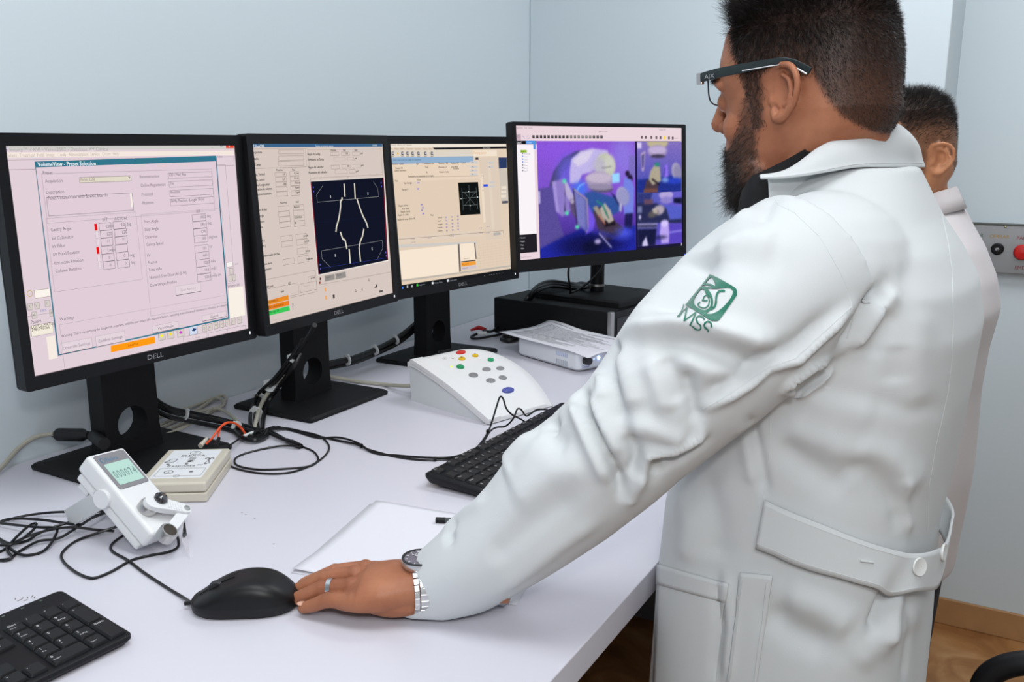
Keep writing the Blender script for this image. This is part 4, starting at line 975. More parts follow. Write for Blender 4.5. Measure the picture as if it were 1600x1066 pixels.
# ------------------------------------------------------------------ keyboards
KEYM = mat('key_black', (14, 14, 17), .55, bump=.03, bscale=1500)
LEG = mat('key_legend', (205, 205, 208), .6)
def keyboard(label, M, loc, depth, length=.442, skew=0):
    t = thing('keyboard', label, 'keyboard', loc, 0)
    # local: x along length (right end = x length), y away from typist
    sy = depth / .127; sx = 1.0
    def zt(y): return .012 + .010 * (y / depth)
    prof = lambda i, dz: [(x, y, zt(y) + dz) for x, y in rrect(i, i, length - i, depth - i, .006, 3)]
    low = [(x, y, .002 + .006 * (y / depth)) for x, y in rrect(.004, .004, length - .004, depth - .004, .006, 3)]
    mid = [(x, y, zt(y) - .005) for x, y in rrect(0, 0, length, depth, .006, 3)]
    MB(M).loft([low, mid, prof(0, -.001), prof(.0012, 0)]).build('case', BLACK, t)
    for x in (.04, length - .05):
        MB(M).box((x, depth - .022, .0), (x + .012, depth - .018, .009)).build('folding_foot', BLACK, t, bevel=.001)
    tilt = Matrix.Rotation(math.atan2(.010, depth), 4, 'X')
    P_ = .01905
    def key(cx, cy, w_, h_, leg, fs=.0045):
        hw, hh = w_ / 2 - .0008, h_ * sy / 2 - .0008
        K = M @ Matrix.Translation((cx, cy * sy, zt(cy * sy) - .0006)) @ tilt
        mb = MB(K)
        mb.loft([[(x, y, 0) for x, y in rrect(-hw, -hh, hw, hh, .0015, 2)], [(x, y, .0012) for x, y in rrect(-hw, -hh, hw, hh, .0015, 2)],
                 [(x, y, .0036) for x, y in rrect(-hw + .0017, -hh + .0013, hw - .0017, hh - .0013, .0015, 2)]], KEYM)
        if leg:
            for i, s_ in enumerate(leg.split('|')):
                mb.text(s_, fs * (1 if i == 0 else .62), LEG, Matrix.Translation((-hw + .003, hh - .0065 - i * .0052, .00372)))
        mb.build('key', None, t, smooth=True, angle=30)
    y0 = .0145
    rows = [
        (y0 + 5 * P_ + .006, [('Esc', 1)] + [(None, 1)] + [('F%d' % k, 1) for k in range(1, 5)] + [(None, .5)] + [('F%d' % k, 1) for k in range(5, 9)] + [(None, .5)] + [('F%d' % k, 1) for k in range(9, 13)]),
        (y0 + 4 * P_, [(c, 1) for c in '|1!2"3#4$5%6&7/8(9)0='.replace('!', '').replace('"', '').replace('#', '').replace('$', '').replace('%', '').replace('&', '').replace('/', '').replace('(', '').replace(')', '').replace('=', '')] + [("'|?", 1), ('¿|¡', 1), ('←', 2)]),
        (y0 + 3 * P_, [('Tab', 1.5)] + [(c, 1) for c in 'QWERTYUIOP'] + [('´|¨', 1), ('+|*', 1), ('', 1.5)]),
        (y0 + 2 * P_, [('Bloq', 1.75)] + [(c, 1) for c in 'ASDFGHJKLÑ'] + [('{|[', 1), ('Intro', 2.25)]),
        (y0 + P_, [('⇧', 1.25), ('>|<', 1)] + [(c, 1) for c in 'ZXCVBNM'] + [(';|,', 1), (':|.', 1), ('_|-', 1), ('⇧', 2.75)]),
        (y0, [('Ctrl', 1.25), ('', 1.25), ('Alt', 1.25), ('', 6.25), ('AltGr', 1.25), ('', 1.25), ('', 1.25), ('Ctrl', 1.25)]),
    ]
    for y, ks in rows:
        x = .012
        for lg, w_ in ks:
            if lg is not None: key(x + w_ * P_ / 2, y, w_ * P_, P_, lg)
            x += w_ * P_
    x1 = .012 + 15 * P_ + .004
    for j, r_ in enumerate((('Impr', 'Despl', 'Pausa'), ('Ins', 'Inicio', 'Re|Pág'), ('Supr', 'Fin', 'Av|Pág'))):
        for i, lg in enumerate(r_): key(x1 + (i + .5) * P_, (y0 + 5 * P_ + .006, y0 + 4 * P_, y0 + 3 * P_)[j], P_, P_, lg, .0035)
    key(x1 + 1.5 * P_, y0 + P_, P_, P_, '▴'); 
    for i, a in enumerate('◂▾▸'): key(x1 + (i + .5) * P_, y0, P_, P_, a)
    x2 = x1 + 3 * P_ + .004
    for j, r_ in enumerate((('Bloq|Num', '/', '*', '-'), ('7|Inicio', '8|▴', '9|RePág'), ('4|◂', '5', '6|▸'), ('1|Fin', '2|▾', '3|AvPág'))):
        for i, lg in enumerate(r_): key(x2 + (i + .5) * P_, y0 + (4 - j) * P_, P_, P_, lg, .005 if j else .0045)
    key(x2 + P_, y0, 2 * P_, P_, '0|Insert', .005); key(x2 + 2.5 * P_, y0, P_, P_, '.|Supr', .005)
    key(x2 + 3.5 * P_, y0 + 2.5 * P_, P_, 2 * P_, '+', .005); key(x2 + 3.5 * P_, y0 + .5 * P_, P_, 2 * P_, 'Intro', .005)
    for i in range(3): MB(M).box((x2 + .012 + i * .02, depth - .0075, zt(depth - .007)), (x2 + .015 + i * .02, depth - .0055, zt(depth - .006) + .0004)).build('status_light', mat('led_off', (90, 96, 90), .4), t)
    return t
a = onz(208, 990, DESK + .012); b_ = onz(95, 921, DESK + .022)
dy = Vector((b_.x - a.x, b_.y - a.y, 0)); d1 = dy.length; dy.normalize(); dx = Vector((dy.y, -dy.x, 0))
KM = frame(Vector((a.x, a.y, DESK)) - dx * .442, dx, dy)
keyboard('black keyboard cut off by the lower left corner, beside the mouse', KM, (a.x, a.y - .2, DESK), d1)
c = onz(662, 742, DESK + .02); d_ = onz(737, 775, DESK + .01)
# the second keyboard's left end is the near end; its rear edge runs away from the camera towards the right
e_ = onz(876, 633, DESK + .018)
dx = Vector((e_.x - c.x, e_.y - c.y, 0)).normalized(); dx = Vector((0.02, 1, 0)).normalized()
KM2 = frame(Vector((c.x, c.y, DESK)) - Vector((-dx.y, dx.x, 0)) * .127, dx, Vector((-dx.y, dx.x, 0)))
keyboard('black keyboard partly hidden under the leaning man\'s sleeve', KM2, (c.x, c.y + .2, DESK), .127)

# ------------------------------------------------------------------ mouse
m0 = onz(301, 952); m1 = onz(468, 945)
mx = Vector((m0.x - m1.x, m0.y - m1.y, 0)); ml = mx.length; mx.normalize()
mc = (m0 + m1) / 2; mc.z = DESK
MM = frame(mc, mx, Vector((-mx.y, mx.x, 0)))   # x points to the cable end
ms = thing('computer_mouse', 'black wired mouse touched by the leaning man\'s fingertips', 'mouse', mc)
def mo(t):  # half width along the body, t -1..1 (1 = front)
    return .0315 * (1 - abs(t) ** 3.2) ** .5 * (1 - .10 * math.exp(-((t - .15) / .35) ** 2))
def mz(t): return .0385 * (1 - .50 * max(0, t + .15) ** 1.7) * (1 - max(0, -t - .25) ** 3.0 * 1.15) 
def mring(t, zlo, zhi, shr=1.0, n=32):
    hl = ml / 2; out = []
    return out
NA = 40; hl = ml / 2
def mpt(a, s):  # a around, s 0 edge..1 centre top
    t = math.cos(a); w0 = .0315
    # superellipse outline
    x = hl * math.copysign(abs(math.cos(a)) ** .75, math.cos(a)); y = w0 * math.copysign(abs(math.sin(a)) ** .8, math.sin(a)) * (1 - .04 * math.exp(-((x / hl - .1) / .4) ** 2))
    return x, y
def dome(x, y, top=.0385):
    t = x / hl
    prof = (1 - .62 * max(0, t + .1) ** 1.8) * (1 - max(0, -t - .1) ** 2.6 * .75)
    return top * prof
top = []
for s_, z_ in ((1.0, .0), (.995, .28), (.97, .50), (.92, .68), (.82, .84), (.66, .945), (.46, .99), (.25, 1.0), (.08, 1.0)):
    ring = []
    for k in range(NA):
        x, y = mpt(2 * PI * k / NA, 0); x *= s_; y *= s_
        zb = .0125; ring.append((x, y, zb + (dome(x, y) - zb) * z_))
    top.append(ring)
MB(MM).loft(top).build('top_shell', mat('mouse_black', (11, 11, 13), .42, spec=.4), ms)
low = []
for s_, z_ in ((.93, .001), (.985, .004), (1.0, .009), (.985, .0135)):
    low.append([(mpt(2 * PI * k / NA, 0)[0] * s_, mpt(2 * PI * k / NA, 0)[1] * s_, z_) for k in range(NA)])
MB(MM).loft(low).build('lower_shell', mat('mouse_lower', (13, 13, 15), .5), ms)
MB(MM @ Matrix.Translation((hl * .52, 0, dome(hl * .5, 0) - .006)) @ Matrix.Rotation(PI / 2, 4, 'X')).lathe([(0, -.0035), (.0085, -.0035), (.0095, -.002), (.0095, .002), (.0085, .0035), (0, .0035)], n=24).build('scroll_wheel', DARKG, ms)
sp = [(x * hl, 0, dome(x * hl, 0) + .0002) for x in (.18, .30, .42, .62, .75, .86)]
MB(MM).tube(sp, .0006, n=6).build('button_split', mat('gap_black', (4, 4, 5), .9), ms)
MB(MM).tube([(hl - .004, 0, .008), (hl + .008, 0, .007)], .0024, n=8).build('cable_sleeve', CABLE, ms)

# ------------------------------------------------------------------ beige interface box
ba = onz(324, 785); bb_ = onz(366, 724)
by = Vector((bb_.x - ba.x, bb_.y - ba.y, 0)); bl = by.length - .012; by.normalize(); bx = Vector((by.y, -by.x, 0)); bw = .098
BM = frame(Vector((ba.x, ba.y, DESK)) - bx * bw, bx, by)
rb = thing('interface_box', 'small beige box with printed white front label, behind the white meter', 'interface box', Vector((ba.x - .05, ba.y + .05, DESK)))
bh_ = .030
MB(BM).box((0, 0, .0005), (bw, bl, .014)).build('lower_case', OFFW, rb, bevel=.002, seg=3)
MB(BM).box((0.0006, 0.0006, .0146), (bw - .0006, bl - .0006, bh_)).build('upper_case', OFFW, rb, bevel=.004, seg=4)
PT = mat('label_white', (232, 234, 236), .5); INK = mat('label_ink', (44, 42, 48), .6); INKG = mat('label_grey', (120, 118, 120), .6)
lm = MB(BM); lx0, ly0, lx1, ly1 = .012, .020, bw - .012, bl - .008; LZ = bh_ + .0003
lm.box((lx0, ly0, bh_ - .0003), (lx1, ly1, LZ), PT)
def lab(polys, m_=INK, z=LZ + .0002): lm.mesh(shape2d(polys, 0, .0001), m_, Matrix.Translation((0, 0, z)))
lw, lh = lx1 - lx0, ly1 - ly0
def LT(u, v_, t_, sz, m_=INK, al='CENTER'): lm.text(t_, sz, m_, Matrix.Translation((lx0 + lw * u, ly0 + lh * v_, LZ + .0002)), align=al)
def LC(u, v_, r_, ry=None): return circ(lx0 + lw * u, ly0 + lh * v_, r_, 24, ry)
def stroke_poly(pts, w_):
    out = []
    for (x0, y0), (x1, y1) in zip(pts, pts[1:]):
        d = Vector((x1 - x0, y1 - y0)); n_ = Vector((-d.y, d.x)).normalized() * w_ / 2
        out.append([(x0 + n_.x, y0 + n_.y), (x0 - n_.x, y0 - n_.y), (x1 - n_.x, y1 - n_.y), (x1 + n_.x, y1 + n_.y)])
    return out
def LL(pts, w_=.0010, m_=INK):
    for q in stroke_poly([(lx0 + lw * u, ly0 + lh * v_) for u, v_ in pts], w_):
        lm.add([(x, y, LZ + .00025) for x, y in q], [(0, 1, 2, 3)], m_)
lab([LC(.5, .885, .0085, .0085 * .9), LC(.5, .885, .0080, .0085 * .82)]); LL([(.46, .90), (.53, .885), (.47, .86)], .0004)
LT(.5, .75, 'ELEKTA', .0108); LT(.5, .385, 'Response™', .0108)
LL([(.10, .66), (.24, .66), (.22, .59), (.08, .59), (.10, .66)]); LL([(.08, .585), (.02, .55), (.20, .55), (.24, .585)])
for k in range(4): LL([(.46, .70 - k * .03), (.60, .70 - k * .03)], .0009)
lab([LC(.53, .57, .0035)]); LL([(.50, .55), (.47, .50)], .001); LL([(.55, .60), (.60, .55)], .001)
lab([LC(.84, .66, .0035), LC(.84, .66, .0022)]); lab([LC(.93, .66, .0035), LC(.93, .66, .0022)]); LL([(.86, .62), (.91, .62), (.87, .56), (.93, .56), (.86, .62)], .0008); LL([(.87, .55), (.85, .48)]); LL([(.92, .55), (.95, .48)])
for u in (.13, .50, .88): lab([LC(u, .475, .0026)], INKG)
lab([rrect(lx0 + lw * .06, ly0 + lh * .06, lx0 + lw * .96, ly0 + lh * .33, .002), rrect(lx0 + lw * .065, ly0 + lh * .064, lx0 + lw * .955, ly0 + lh * .326, .002)])
lab([LC(.28, .20, .0068), LC(.28, .20, .0058)]); lab([LC(.28, .20, .0012)]); lab([LC(.72, .20, .0032)], INKG); lab([LC(.5, .06, .0045), LC(.5, .06, .0041)])
lm.build('printed_label', None, rb, smooth=False)
MB(BM).tube([(.022, bl - .001, .016), (.020, bl + .012, .017)], .0042, n=12).tube([(.046, bl - .001, .016), (.047, bl + .012, .017)], .0035, n=12).build('rear_sockets', mat('brass_socket', (170, 150, 110), .35, metal=.7), rb)

# ------------------------------------------------------------------ white hand meter leaning on its stand
P0 = onz(239, 836, DESK + .032); P1 = onz(135, 712, DESK + .118)   # lower left and upper left front corners
P2 = onz(190, 684, DESK + .118)
ax = (P1 - P0); mlen = ax.length; ax.normalize()
wx = (P2 - P1); wx = (wx - ax * wx.dot(ax)).normalized()
MF = frame(P0, wx, ax)       # x width, y up the body, z out of the face
mw = .063
mt = thing('electrometer', 'white tilted handheld meter with small green display on the counter', 'meter', (P0.x, P0.y, DESK))
prof = [(0, 0, -.030), (0, 0, -.004), (.002, 0.0, 0)]
MB(MF).box((0, 0, -.026), (mw, mlen, 0)).build('front_case', WHITEP, mt, bevel=.005, seg=4)
MB(MF).box((.002, .006, -.038), (mw - .002, mlen - .006, -.0265)).build('rear_case', WHITEP, mt, bevel=.003, seg=3)
MB(MF).box((.006, mlen - .03, -.048), (mw - .006, mlen - .012, -.0385)).build('rear_step', WHITEP, mt, bevel=.002)
dz = .0004
sy0, sy1 = mlen * .545, mlen * .965
MB(MF).prism(rrect(.006, sy0, mw - .006, sy1, .003), .0002, .0009).build('display_surround', mat('grey_surround', (132, 130, 134), .45), mt)
MB(MF).prism(rrect(.011, sy0 + .006, mw - .010, sy1 - .016, .001), .0010, .0013).build('display', mat('lcd_green', (170, 200, 188), .12, emit=(150, 186, 172), es=.18), mt)
lcd = MB(MF)
for i, ch_ in enumerate('000074'): lcd.text(ch_, .0170, None, Matrix.Translation((.0135 + i * .0064, sy0 + .0165, .0014)), sx=.58)
lcd.build('display_digits', mat('lcd_digits', (92, 120, 116), .5), mt, smooth=False)
MB(MF).text('Elekta', .0085, None, Matrix.Translation((.019, sy1 - .0125, .0010)), .0001).mesh(shape2d([circ(.0145, sy1 - .0095, .0036, 20, .0044), circ(.0150, sy1 - .0095, .0028, 20, .0036)], .0009, .0011)).build('lettering', mat('teal_print', (52, 118, 150), .5), mt, smooth=False)
# silver plug ring, dark lens and the pivoting white lever with its end button
def fpt(px, py, z):
    p_ = MF @ Vector((0, 0, z)); n_ = MF.to_3x3() @ Vector((0, 0, 1)); return MF.inverted() @ onplane(px, py, p_, n_)
so = fpt(231, 793, .004); le = fpt(253, 777, .020); pv = fpt(290, 797, .013); en = fpt(262, 833, .012)
MB(MF @ Matrix.Translation((so.x, so.y, 0))).lathe([(0, 0), (.0125, 0), (.0125, .007), (.0115, .010), (.0085, .010), (.0085, .012), (0, .012)], n=28).build('silver_socket', STEEL, mt)
MB(MF @ Matrix.Translation((le.x, le.y, 0))).lathe([(0, .0), (.0088, .0), (.0088, .019), (.0062, .0225), (0, .0235)], n=24).build('dark_lens', mat('dark_glass', (30, 30, 36), .06, spec=.8, coat=1), mt)
a1 = fpt(237, 787, .012); d1_ = pv - a1; L1 = math.hypot(d1_.x, d1_.y)
LM = MF @ Matrix.Translation((a1.x, a1.y, 0)) @ Matrix.Rotation(math.atan2(d1_.y, d1_.x), 4, 'Z')
out_ = [(x, y) for x, y in circ(0, 0, .0105, 20) if x <= .002][0:] 
arm_ = [(-.0105 * math.cos(a), -.0105 * math.sin(a)) for a in [R(k) for k in range(90, -91, -15)]]
arm_ = [(x, y) for x, y in arm_] + [(L1 + .006 * math.cos(a), .0068 * math.sin(a)) for a in [R(k) for k in range(90, -91, -20)]]
MB(LM).mesh(shape2d([arm_], .0085, .0165)).build('lever_arm', WHITEP, mt, bevel=.0015, seg=3)
rib = MB(LM)
for k in range(6): rib.box((L1 * .42 + k * .0035, -.0062, .0166), (L1 * .42 + .0015 + k * .0035, .0055, .0174))
rib.build('lever_ribs', WHITEP, mt)
d2_ = en - pv; L2_ = math.hypot(d2_.x, d2_.y)
L2 = MF @ Matrix.Translation((pv.x, pv.y, 0)) @ Matrix.Rotation(math.atan2(d2_.y, d2_.x), 4, 'Z')
MB(L2).mesh(shape2d([rrect(-.008, -.0065, L2_ + .004, .0065, .006, 5)], .0062, .0130)).build('second_arm', WHITEP, mt, bevel=.0015, seg=3)
MB(L2 @ Matrix.Translation((L2_, .0, .004))).lathe([(0, 0), (.0118, 0), (.0118, .012), (.0105, .014), (.009, .014), (.009, .012), (0, .012)], n=28).build('end_ring', STEEL, mt)
MB(L2 @ Matrix.Translation((L2_, .0, .004))).lathe([(0, .0121), (.0088, .0121), (.0088, .0135), (0, .0137)], n=28).build('end_face', mat('dark_bronze', (74, 66, 58), .35, metal=.6), mt)
MB(L2 @ Matrix.Translation((0, 0, .0166))).lathe([(0, 0), (.0042, 0), (.0042, .001), (0, .0012)], n=16).build('pivot_screw', STEEL, mt)
# rear leg
hinge = MF @ Vector((-.002, mlen * .60, -.022)); foot = onz(106, 812, DESK + .014)
ld = (foot - hinge); legM = frame(hinge, ld, wx)
lx = ld.length
MB(legM).mesh(shape2d([[(0, -.001), (.0, .003), (lx, .003), (lx, -.001)]], -.013, .011)).build('stand_leg', mat('leg_white', (214, 216, 216), .4), mt, bevel=.001)
h2 = hinge + wx * (mw - .005)
ft2 = foot + Vector((wx.x, wx.y, 0)).normalized() * (mw - .005)
MB(frame(h2, ft2 - h2, wx)).mesh(shape2d([[(0, -.010), (.0, .004), ((ft2 - h2).length, .004), ((ft2 - h2).length, -.008)]], -.002, .002)).build('stand_leg', mat('leg_white'), mt, bevel=.001)
MB().tube([hinge - wx * .003, hinge + wx * .004], .012, n=24).build('leg_hinge', WHITEP, mt)
# clear acrylic wing under the arm
gl = mat('clear_acrylic', (235, 240, 245), .03, trans=1.0, ior=1.3)
q0 = L2 @ Vector((.0, .004, .004)); q1 = onz(297, 874, DESK + .001); q2 = onz(283, 850, DESK + .02)
MB().add([q0, q1, q0 + (q2 - q0) * .9 - Vector((0, 0, .0)), q0 + (q2 - q0) * .1], [(0, 1, 2, 3)]).build('clear_guard', gl, mt, smooth=False)
mt.children[-1].modifiers.new('t', 'SOLIDIFY').thickness = .0015

# ------------------------------------------------------------------ papers under the arm and the pen
pa = onz(455, 896); pb = onz(578, 788)
dl = Vector((pb.x - pa.x, pb.y - pa.y, 0)); ph = dl.length; dl.normalize(); dr = Vector((dl.y, -dl.x, 0))
for k, (off, rot, lb) in enumerate(((0, 0, 'white sheet of paper lying on the counter under the arm, lowest of the pair'), (.0012, 2.2, 'thin white sheet lying on top of another sheet under the arm'))):
    M_ = Matrix.Translation((pa.x, pa.y, DESK + .0007 + off)) @ Matrix.Rotation(R(-rot), 4, 'Z') @ Matrix.Translation((-pa.x, -pa.y, -DESK)) @ frame(Vector((pa.x, pa.y, DESK)) + dl * .003 * k, dr, dl)
    L = [(.12, .08 + j * .05, .12 + .7 * rl.uniform(.5, 1), .08 + j * .05, .0010) for j in range(0)] if k else []
    sheet('paper_sheet', lb, M_, .279 - .012 * k, ph, [(0, 1, .004 * k, .3), (0, 0, .003 * k, .2)], L, 5 + k, 'papers under the arm', ink=(226, 226, 232))
pe = onz(681, 813, DESK + .006); pd = (onz(720, 814, DESK + .006) - pe).normalized()
pn = thing('pen', 'black and clear pen end showing beside the sleeve on the papers', 'pen', pe)
MB().tube([pe, pe + pd * .012], .0042, n=14).build('end_plug', BLACK, pn)
MB().tube([pe + pd * .0125, pe + pd * .105], .0040, n=14).build('barrel', mat('smoke_plastic', (70, 74, 76), .15), pn)
MB().tube([pe + pd * .105, pe + pd * .128], .004, rad=[.004, .0012], n=12).build('tip', BLACK, pn)
# ------------------------------------------------------------------ cables
def cable(name, label, pts, r, m=CABLE, cat='cable', closed=False, n=8, flat=1.0, group=None, parent=None, seg=7):
    P = [onz(a, b_, DESK + r + dz) if len(t_) == 3 else Vector(t_[:3]) for t_ in pts for a, b_, dz in [t_[:3]]]
    path = cr(P, seg, closed)
    mb = MB().tube(path, r, n=n)
    return mb, path
def add_cable(name, label, pts, r, m=CABLE, cat='cable', group=None, n=8, seg=7, ties=(), tie_m=TIE, tr=1.5):
    mb, path = cable(name, label, pts, r, n=n, seg=seg)
    o = mb.build(name, m, None); tag(o, label, cat, group)
    for k in ties:
        i = min(int(k * (len(path) - 2)), len(path) - 2); d_ = (path[i + 1] - path[i]).normalized()
        t_ = MB().tube([path[i] - d_ * .0016, path[i] + d_ * .0016], r * 1.12 + .0006, n=14)
        s_ = d_.cross(Vector((0, 0, 1))).normalized() if abs(d_.z) < .95 else Vector((1, 0, 0))
        u_ = (Vector((0.3, -.5, .8)) - d_ * d_.dot(Vector((0.3, -.5, .8)))).normalized()
        hd = path[i] + u_ * (r + .002)
        t_.box((-.0022, -.0026, -.0016), (.0022, .0026, .0030), M=frame(hd, d_, s_) )
        q = t_.build('cable_tie', tie_m, o, smooth=True, world=False)
    return o, path
def wpt(x, y, z): return ('w', x, y, z)

def multi(name, label, strands, ties=(), cat='cable', group=None):
    """a bundle: several strands side by side, held by ties"""
    root = thing(name, label, cat, onz(*strands[0][0][0][:2]), 0, group)
    base = None
    for pts, r, m in strands:
        P = [onz(a, b_, DESK + r + dz) for a, b_, dz in pts]; path = cr(P, 7)
        if base is None: base = path
        MB().tube(path, r, n=8).build('cable_strand', m, root)
    for k, rad in ties:
        i = min(int(k * (len(base) - 2)), len(base) - 2); d_ = (base[i + 1] - base[i]).normalized()
        v_ = Vector((0.3, -.5, .8)); u_ = (v_ - d_ * d_.dot(v_)).normalized()
        MB().tube([base[i] - d_ * .0018, base[i] + d_ * .0018], rad, n=18).box((-.0022, -.0028, -.0016), (.0022, .0028, .0034), M=frame(base[i] + u_ * rad, d_, d_.cross(u_))).build('cable_tie', TIE, root)
    return root

# bundle from the first monitor to the junction
multi('cable_bundle', 'thick black cable bundle with white ties from the nearest monitor stand',
      [([(210, 572, .14), (222, 600, .10), (232, 622, .07), (262, 641, .045), (300, 650, .022), (345, 659, .008), (378, 670, .003), (402, 678, 0)], .0048, CABLE),
       ([(205, 575, .14), (214, 604, .10), (226, 628, .07), (260, 650, .04), (300, 659, .012), (345, 668, .001), (378, 678, 0), (398, 684, 0)], .0042, CABLE),
       ([(215, 575, .14), (229, 600, .10), (240, 620, .07), (266, 637, .05), (302, 645, .028), (347, 655, .010), (380, 664, .006), (404, 672, .003)], .0032, CABLE)],
      [(.55, .0105), (.84, .0105)])
# bundle climbing to the second monitor
multi('cable_bundle', 'black and beige cables tied together, climbing to the second square monitor',
      [([(404, 678, 0), (400, 655, .004), (401, 634, .012), (412, 612, .03), (436, 590, .07), (458, 560, .11), (478, 532, .15), (492, 508, .19)], .0045, CABLE),
       ([(396, 680, 0), (391, 660, .004), (393, 640, .012), (403, 616, .03), (428, 592, .07), (452, 562, .11), (474, 530, .15)], .0035, CABLE),
       ([(398, 670, .003), (402, 650, .010), (410, 628, .020), (424, 607, .040), (438, 592, .058), (446, 588, .056)], .0038, BEIGEC),
       ([(410, 672, 0), (412, 650, .004), (417, 632, .012), (430, 612, .035), (455, 578, .09), (470, 552, .12)], .0042, CABLE)],
      [(.22, .0125), (.38, .0130), (.52, .0125), (.74, .010)])
# bundle between second and third monitor
multi('cable_bundle', 'black cable bundle with white ties behind the white keypad',
      [([(495, 574, .03), (520, 567, .03), (552, 560, .03), (590, 545, .035), (622, 528, .05), (650, 506, .075), (668, 490, .09)], .0068, CABLE),
       ([(497, 578, .02), (522, 573, .02), (554, 566, .02), (592, 551, .025), (625, 534, .04), (652, 512, .065), (672, 494, .085)], .0055, CABLE)],
      [(.30, .0125), (.50, .0125), (.68, .0125)])
add_cable('beige_cable', 'beige cable running from the second monitor base into the white keypad', [(500, 587, .016), (516, 589, .012), (535, 592, .004), (565, 597, 0), (600, 601, 0), (630, 603, .012), (652, 603, .018)], .0042, BEIGEC)
add_cable('beige_cable', 'coiled beige cable on the counter behind the nearest monitor stand', [(243, 672, 0), (262, 664, 0), (300, 646, 0), (330, 626, .004), (348, 618, .006), (352, 626, .003), (338, 640, 0), (300, 656, 0), (262, 672, 0), (246, 682, 0), (268, 676, .006), (310, 656, .006), (330, 640, .006), (345, 640, .006), (362, 650, .004), (372, 660, .002)], .0031, BEIGEC)
add_cable('beige_cable', 'looping beige cable along the wall behind the nearest stand', [(240, 655, .01), (270, 645, .006), (310, 632, .003), (335, 622, .008), (350, 628, .010), (345, 636, .006), (318, 642, .002), (285, 650, 0), (250, 664, 0)], .0028, BEIGEC)
# thick beige lead with ferrite at the left edge
fo, fp = add_cable('monitor_lead', 'beige cable with black ferrite and plug at the left frame edge', [(-30, 760, 0), (0, 733, .006), (30, 700, .022), (56, 683, .034), (84, 678, .040)], .0036, BEIGEC)
fa, fb = onz(82, 679, DESK + .040), onz(139, 680, DESK + .050)
fd = (fb - fa)
MB().tube([fa, fa + fd * .06, fa + fd * .14, fa + fd * .18, fa + fd * .82, fa + fd * .88, fa + fd], .01, rad=[.0045, .0055, .0055, .0105, .0105, .0075, .0060], n=20).build('ferrite', mat('ferrite_black', (26, 26, 28), .55), fo, world=False)
c0, c1 = onz(143, 679, DESK + .050), onz(163, 694, DESK + .048)
MB().tube([fb, c0, c0 + (c1 - c0) * .15, c1], .008, rad=[.004, .0050, .0095, .0095], n=16).build('plug', mat('ferrite_black'), fo, world=False)
# orange Y lead
multi('orange_lead', 'orange forked lead plugged into the beige box', [
      ([(322, 694, .016), (332, 684, .024), (344, 668, .034), (356, 661, .034), (368, 662, .026), (378, 670, .012), (383, 679, .004)], .0018, mat('orange_cable', (232, 84, 40), .4)),
      ([(341, 690, .016), (342, 676, .026), (348, 664, .034), (360, 660, .034), (372, 665, .022), (381, 675, .008)], .0018, mat('orange_cable'))], [])
pl = thing('lead_plugs', 'beige and black plugs at the rear edge of the beige box', 'plug', onz(335, 690))
a, b_ = onz(313, 697, DESK + .017), onz(323, 686, DESK + .022)
MB().tube([a, b_], .003, rad=[.0042, .003], n=12).build('beige_plug', OFFW, pl)
a, b_ = onz(337, 697, DESK + .017), onz(342, 685, DESK + .022)
MB().tube([a, b_], .003, rad=[.0042, .003], n=12).build('black_plug', CABLE, pl)
# thin black leads looping in the middle of the counter
add_cable('thin_lead', 'thin black lead looping beside the beige box, inner of the loops', [(358, 697, .012), (368, 690, .010), (378, 683, .006), (388, 679, .005), (398, 675, .004), (412, 672, .004), (428, 676, 0), (450, 688, 0), (472, 698, 0), (490, 706, 0), (497, 718, 0), (486, 728, 0), (455, 732, 0), (405, 734, 0), (372, 728, 0), (367, 718, 0), (380, 710, 0), (410, 702, 0), (440, 697, .002), (470, 698, .004)], .0017)
add_cable('thin_lead', 'thin black lead forming the widest loop beside the beige box', [(400, 682, 0), (420, 672, .004), (445, 669, .002), (475, 675, 0), (500, 682, 0), (514, 697, 0), (508, 712, 0), (485, 728, 0), (450, 739, 0), (410, 740, 0), (375, 734, 0), (360, 728, 0), (358, 722, .006)], .0017)
kb_o, kbp = add_cable('keyboard_lead', 'long black lead tied to itself, running into the second keyboard', [(402, 684, 0), (425, 672, .004), (455, 671, 0), (490, 680, 0), (525, 688, 0), (555, 694, .002), (580, 704, 0), (620, 714, 0), (662, 719, 0), (700, 718, 0), (724, 714, .008), (745, 700, .014)], .0019, ties=(.50, .78), tie_m=BLACK)
add_cable('keyboard_lead', 'black lead running beside its twin into the second keyboard', [(404, 676, .003), (430, 667, .003), (460, 674, 0), (495, 684, 0), (530, 684, .002), (558, 692, .004), (585, 708, 0), (622, 712, 0), (664, 715, .002), (702, 715, .003), (722, 711, .010)], .0019)
jo, jp = add_cable('inline_connector', 'black inline plug joining two leads beside the wide loop', [(418, 675, .003), (436, 684, .003), (452, 690, .003), (468, 696, .003)], .0032, cat='connector')
j0, j1 = onz(448, 688, DESK + .004), onz(470, 698, DESK + .004)
MB().tube([j0, j0 + (j1 - j0) * .3, j0 + (j1 - j0) * .35, j1], .005, rad=[.0038, .0038, .0052, .0048], n=12).build('plug_shell', BLACK, jo, world=False)
w0, w1 = onz(380, 682, DESK + .007), onz(397, 675, DESK + .007)
tag(MB().tube([w0, w1], .0026, n=10).build('cable_marker', TIE, None), 'white sleeve around the thin black lead by the orange fork', 'cable marker')
tag(MB().tube(cr([onz(x, y, DESK + .004 + h) for x, y, h in ((366, 672, 0), (378, 684, .002), (398, 688, .003), (415, 682, .002), (420, 672, 0))], 5), .0045, n=8).build('cable_knot', CABLE, None), 'black knot of cables where the bundles meet', 'cable')
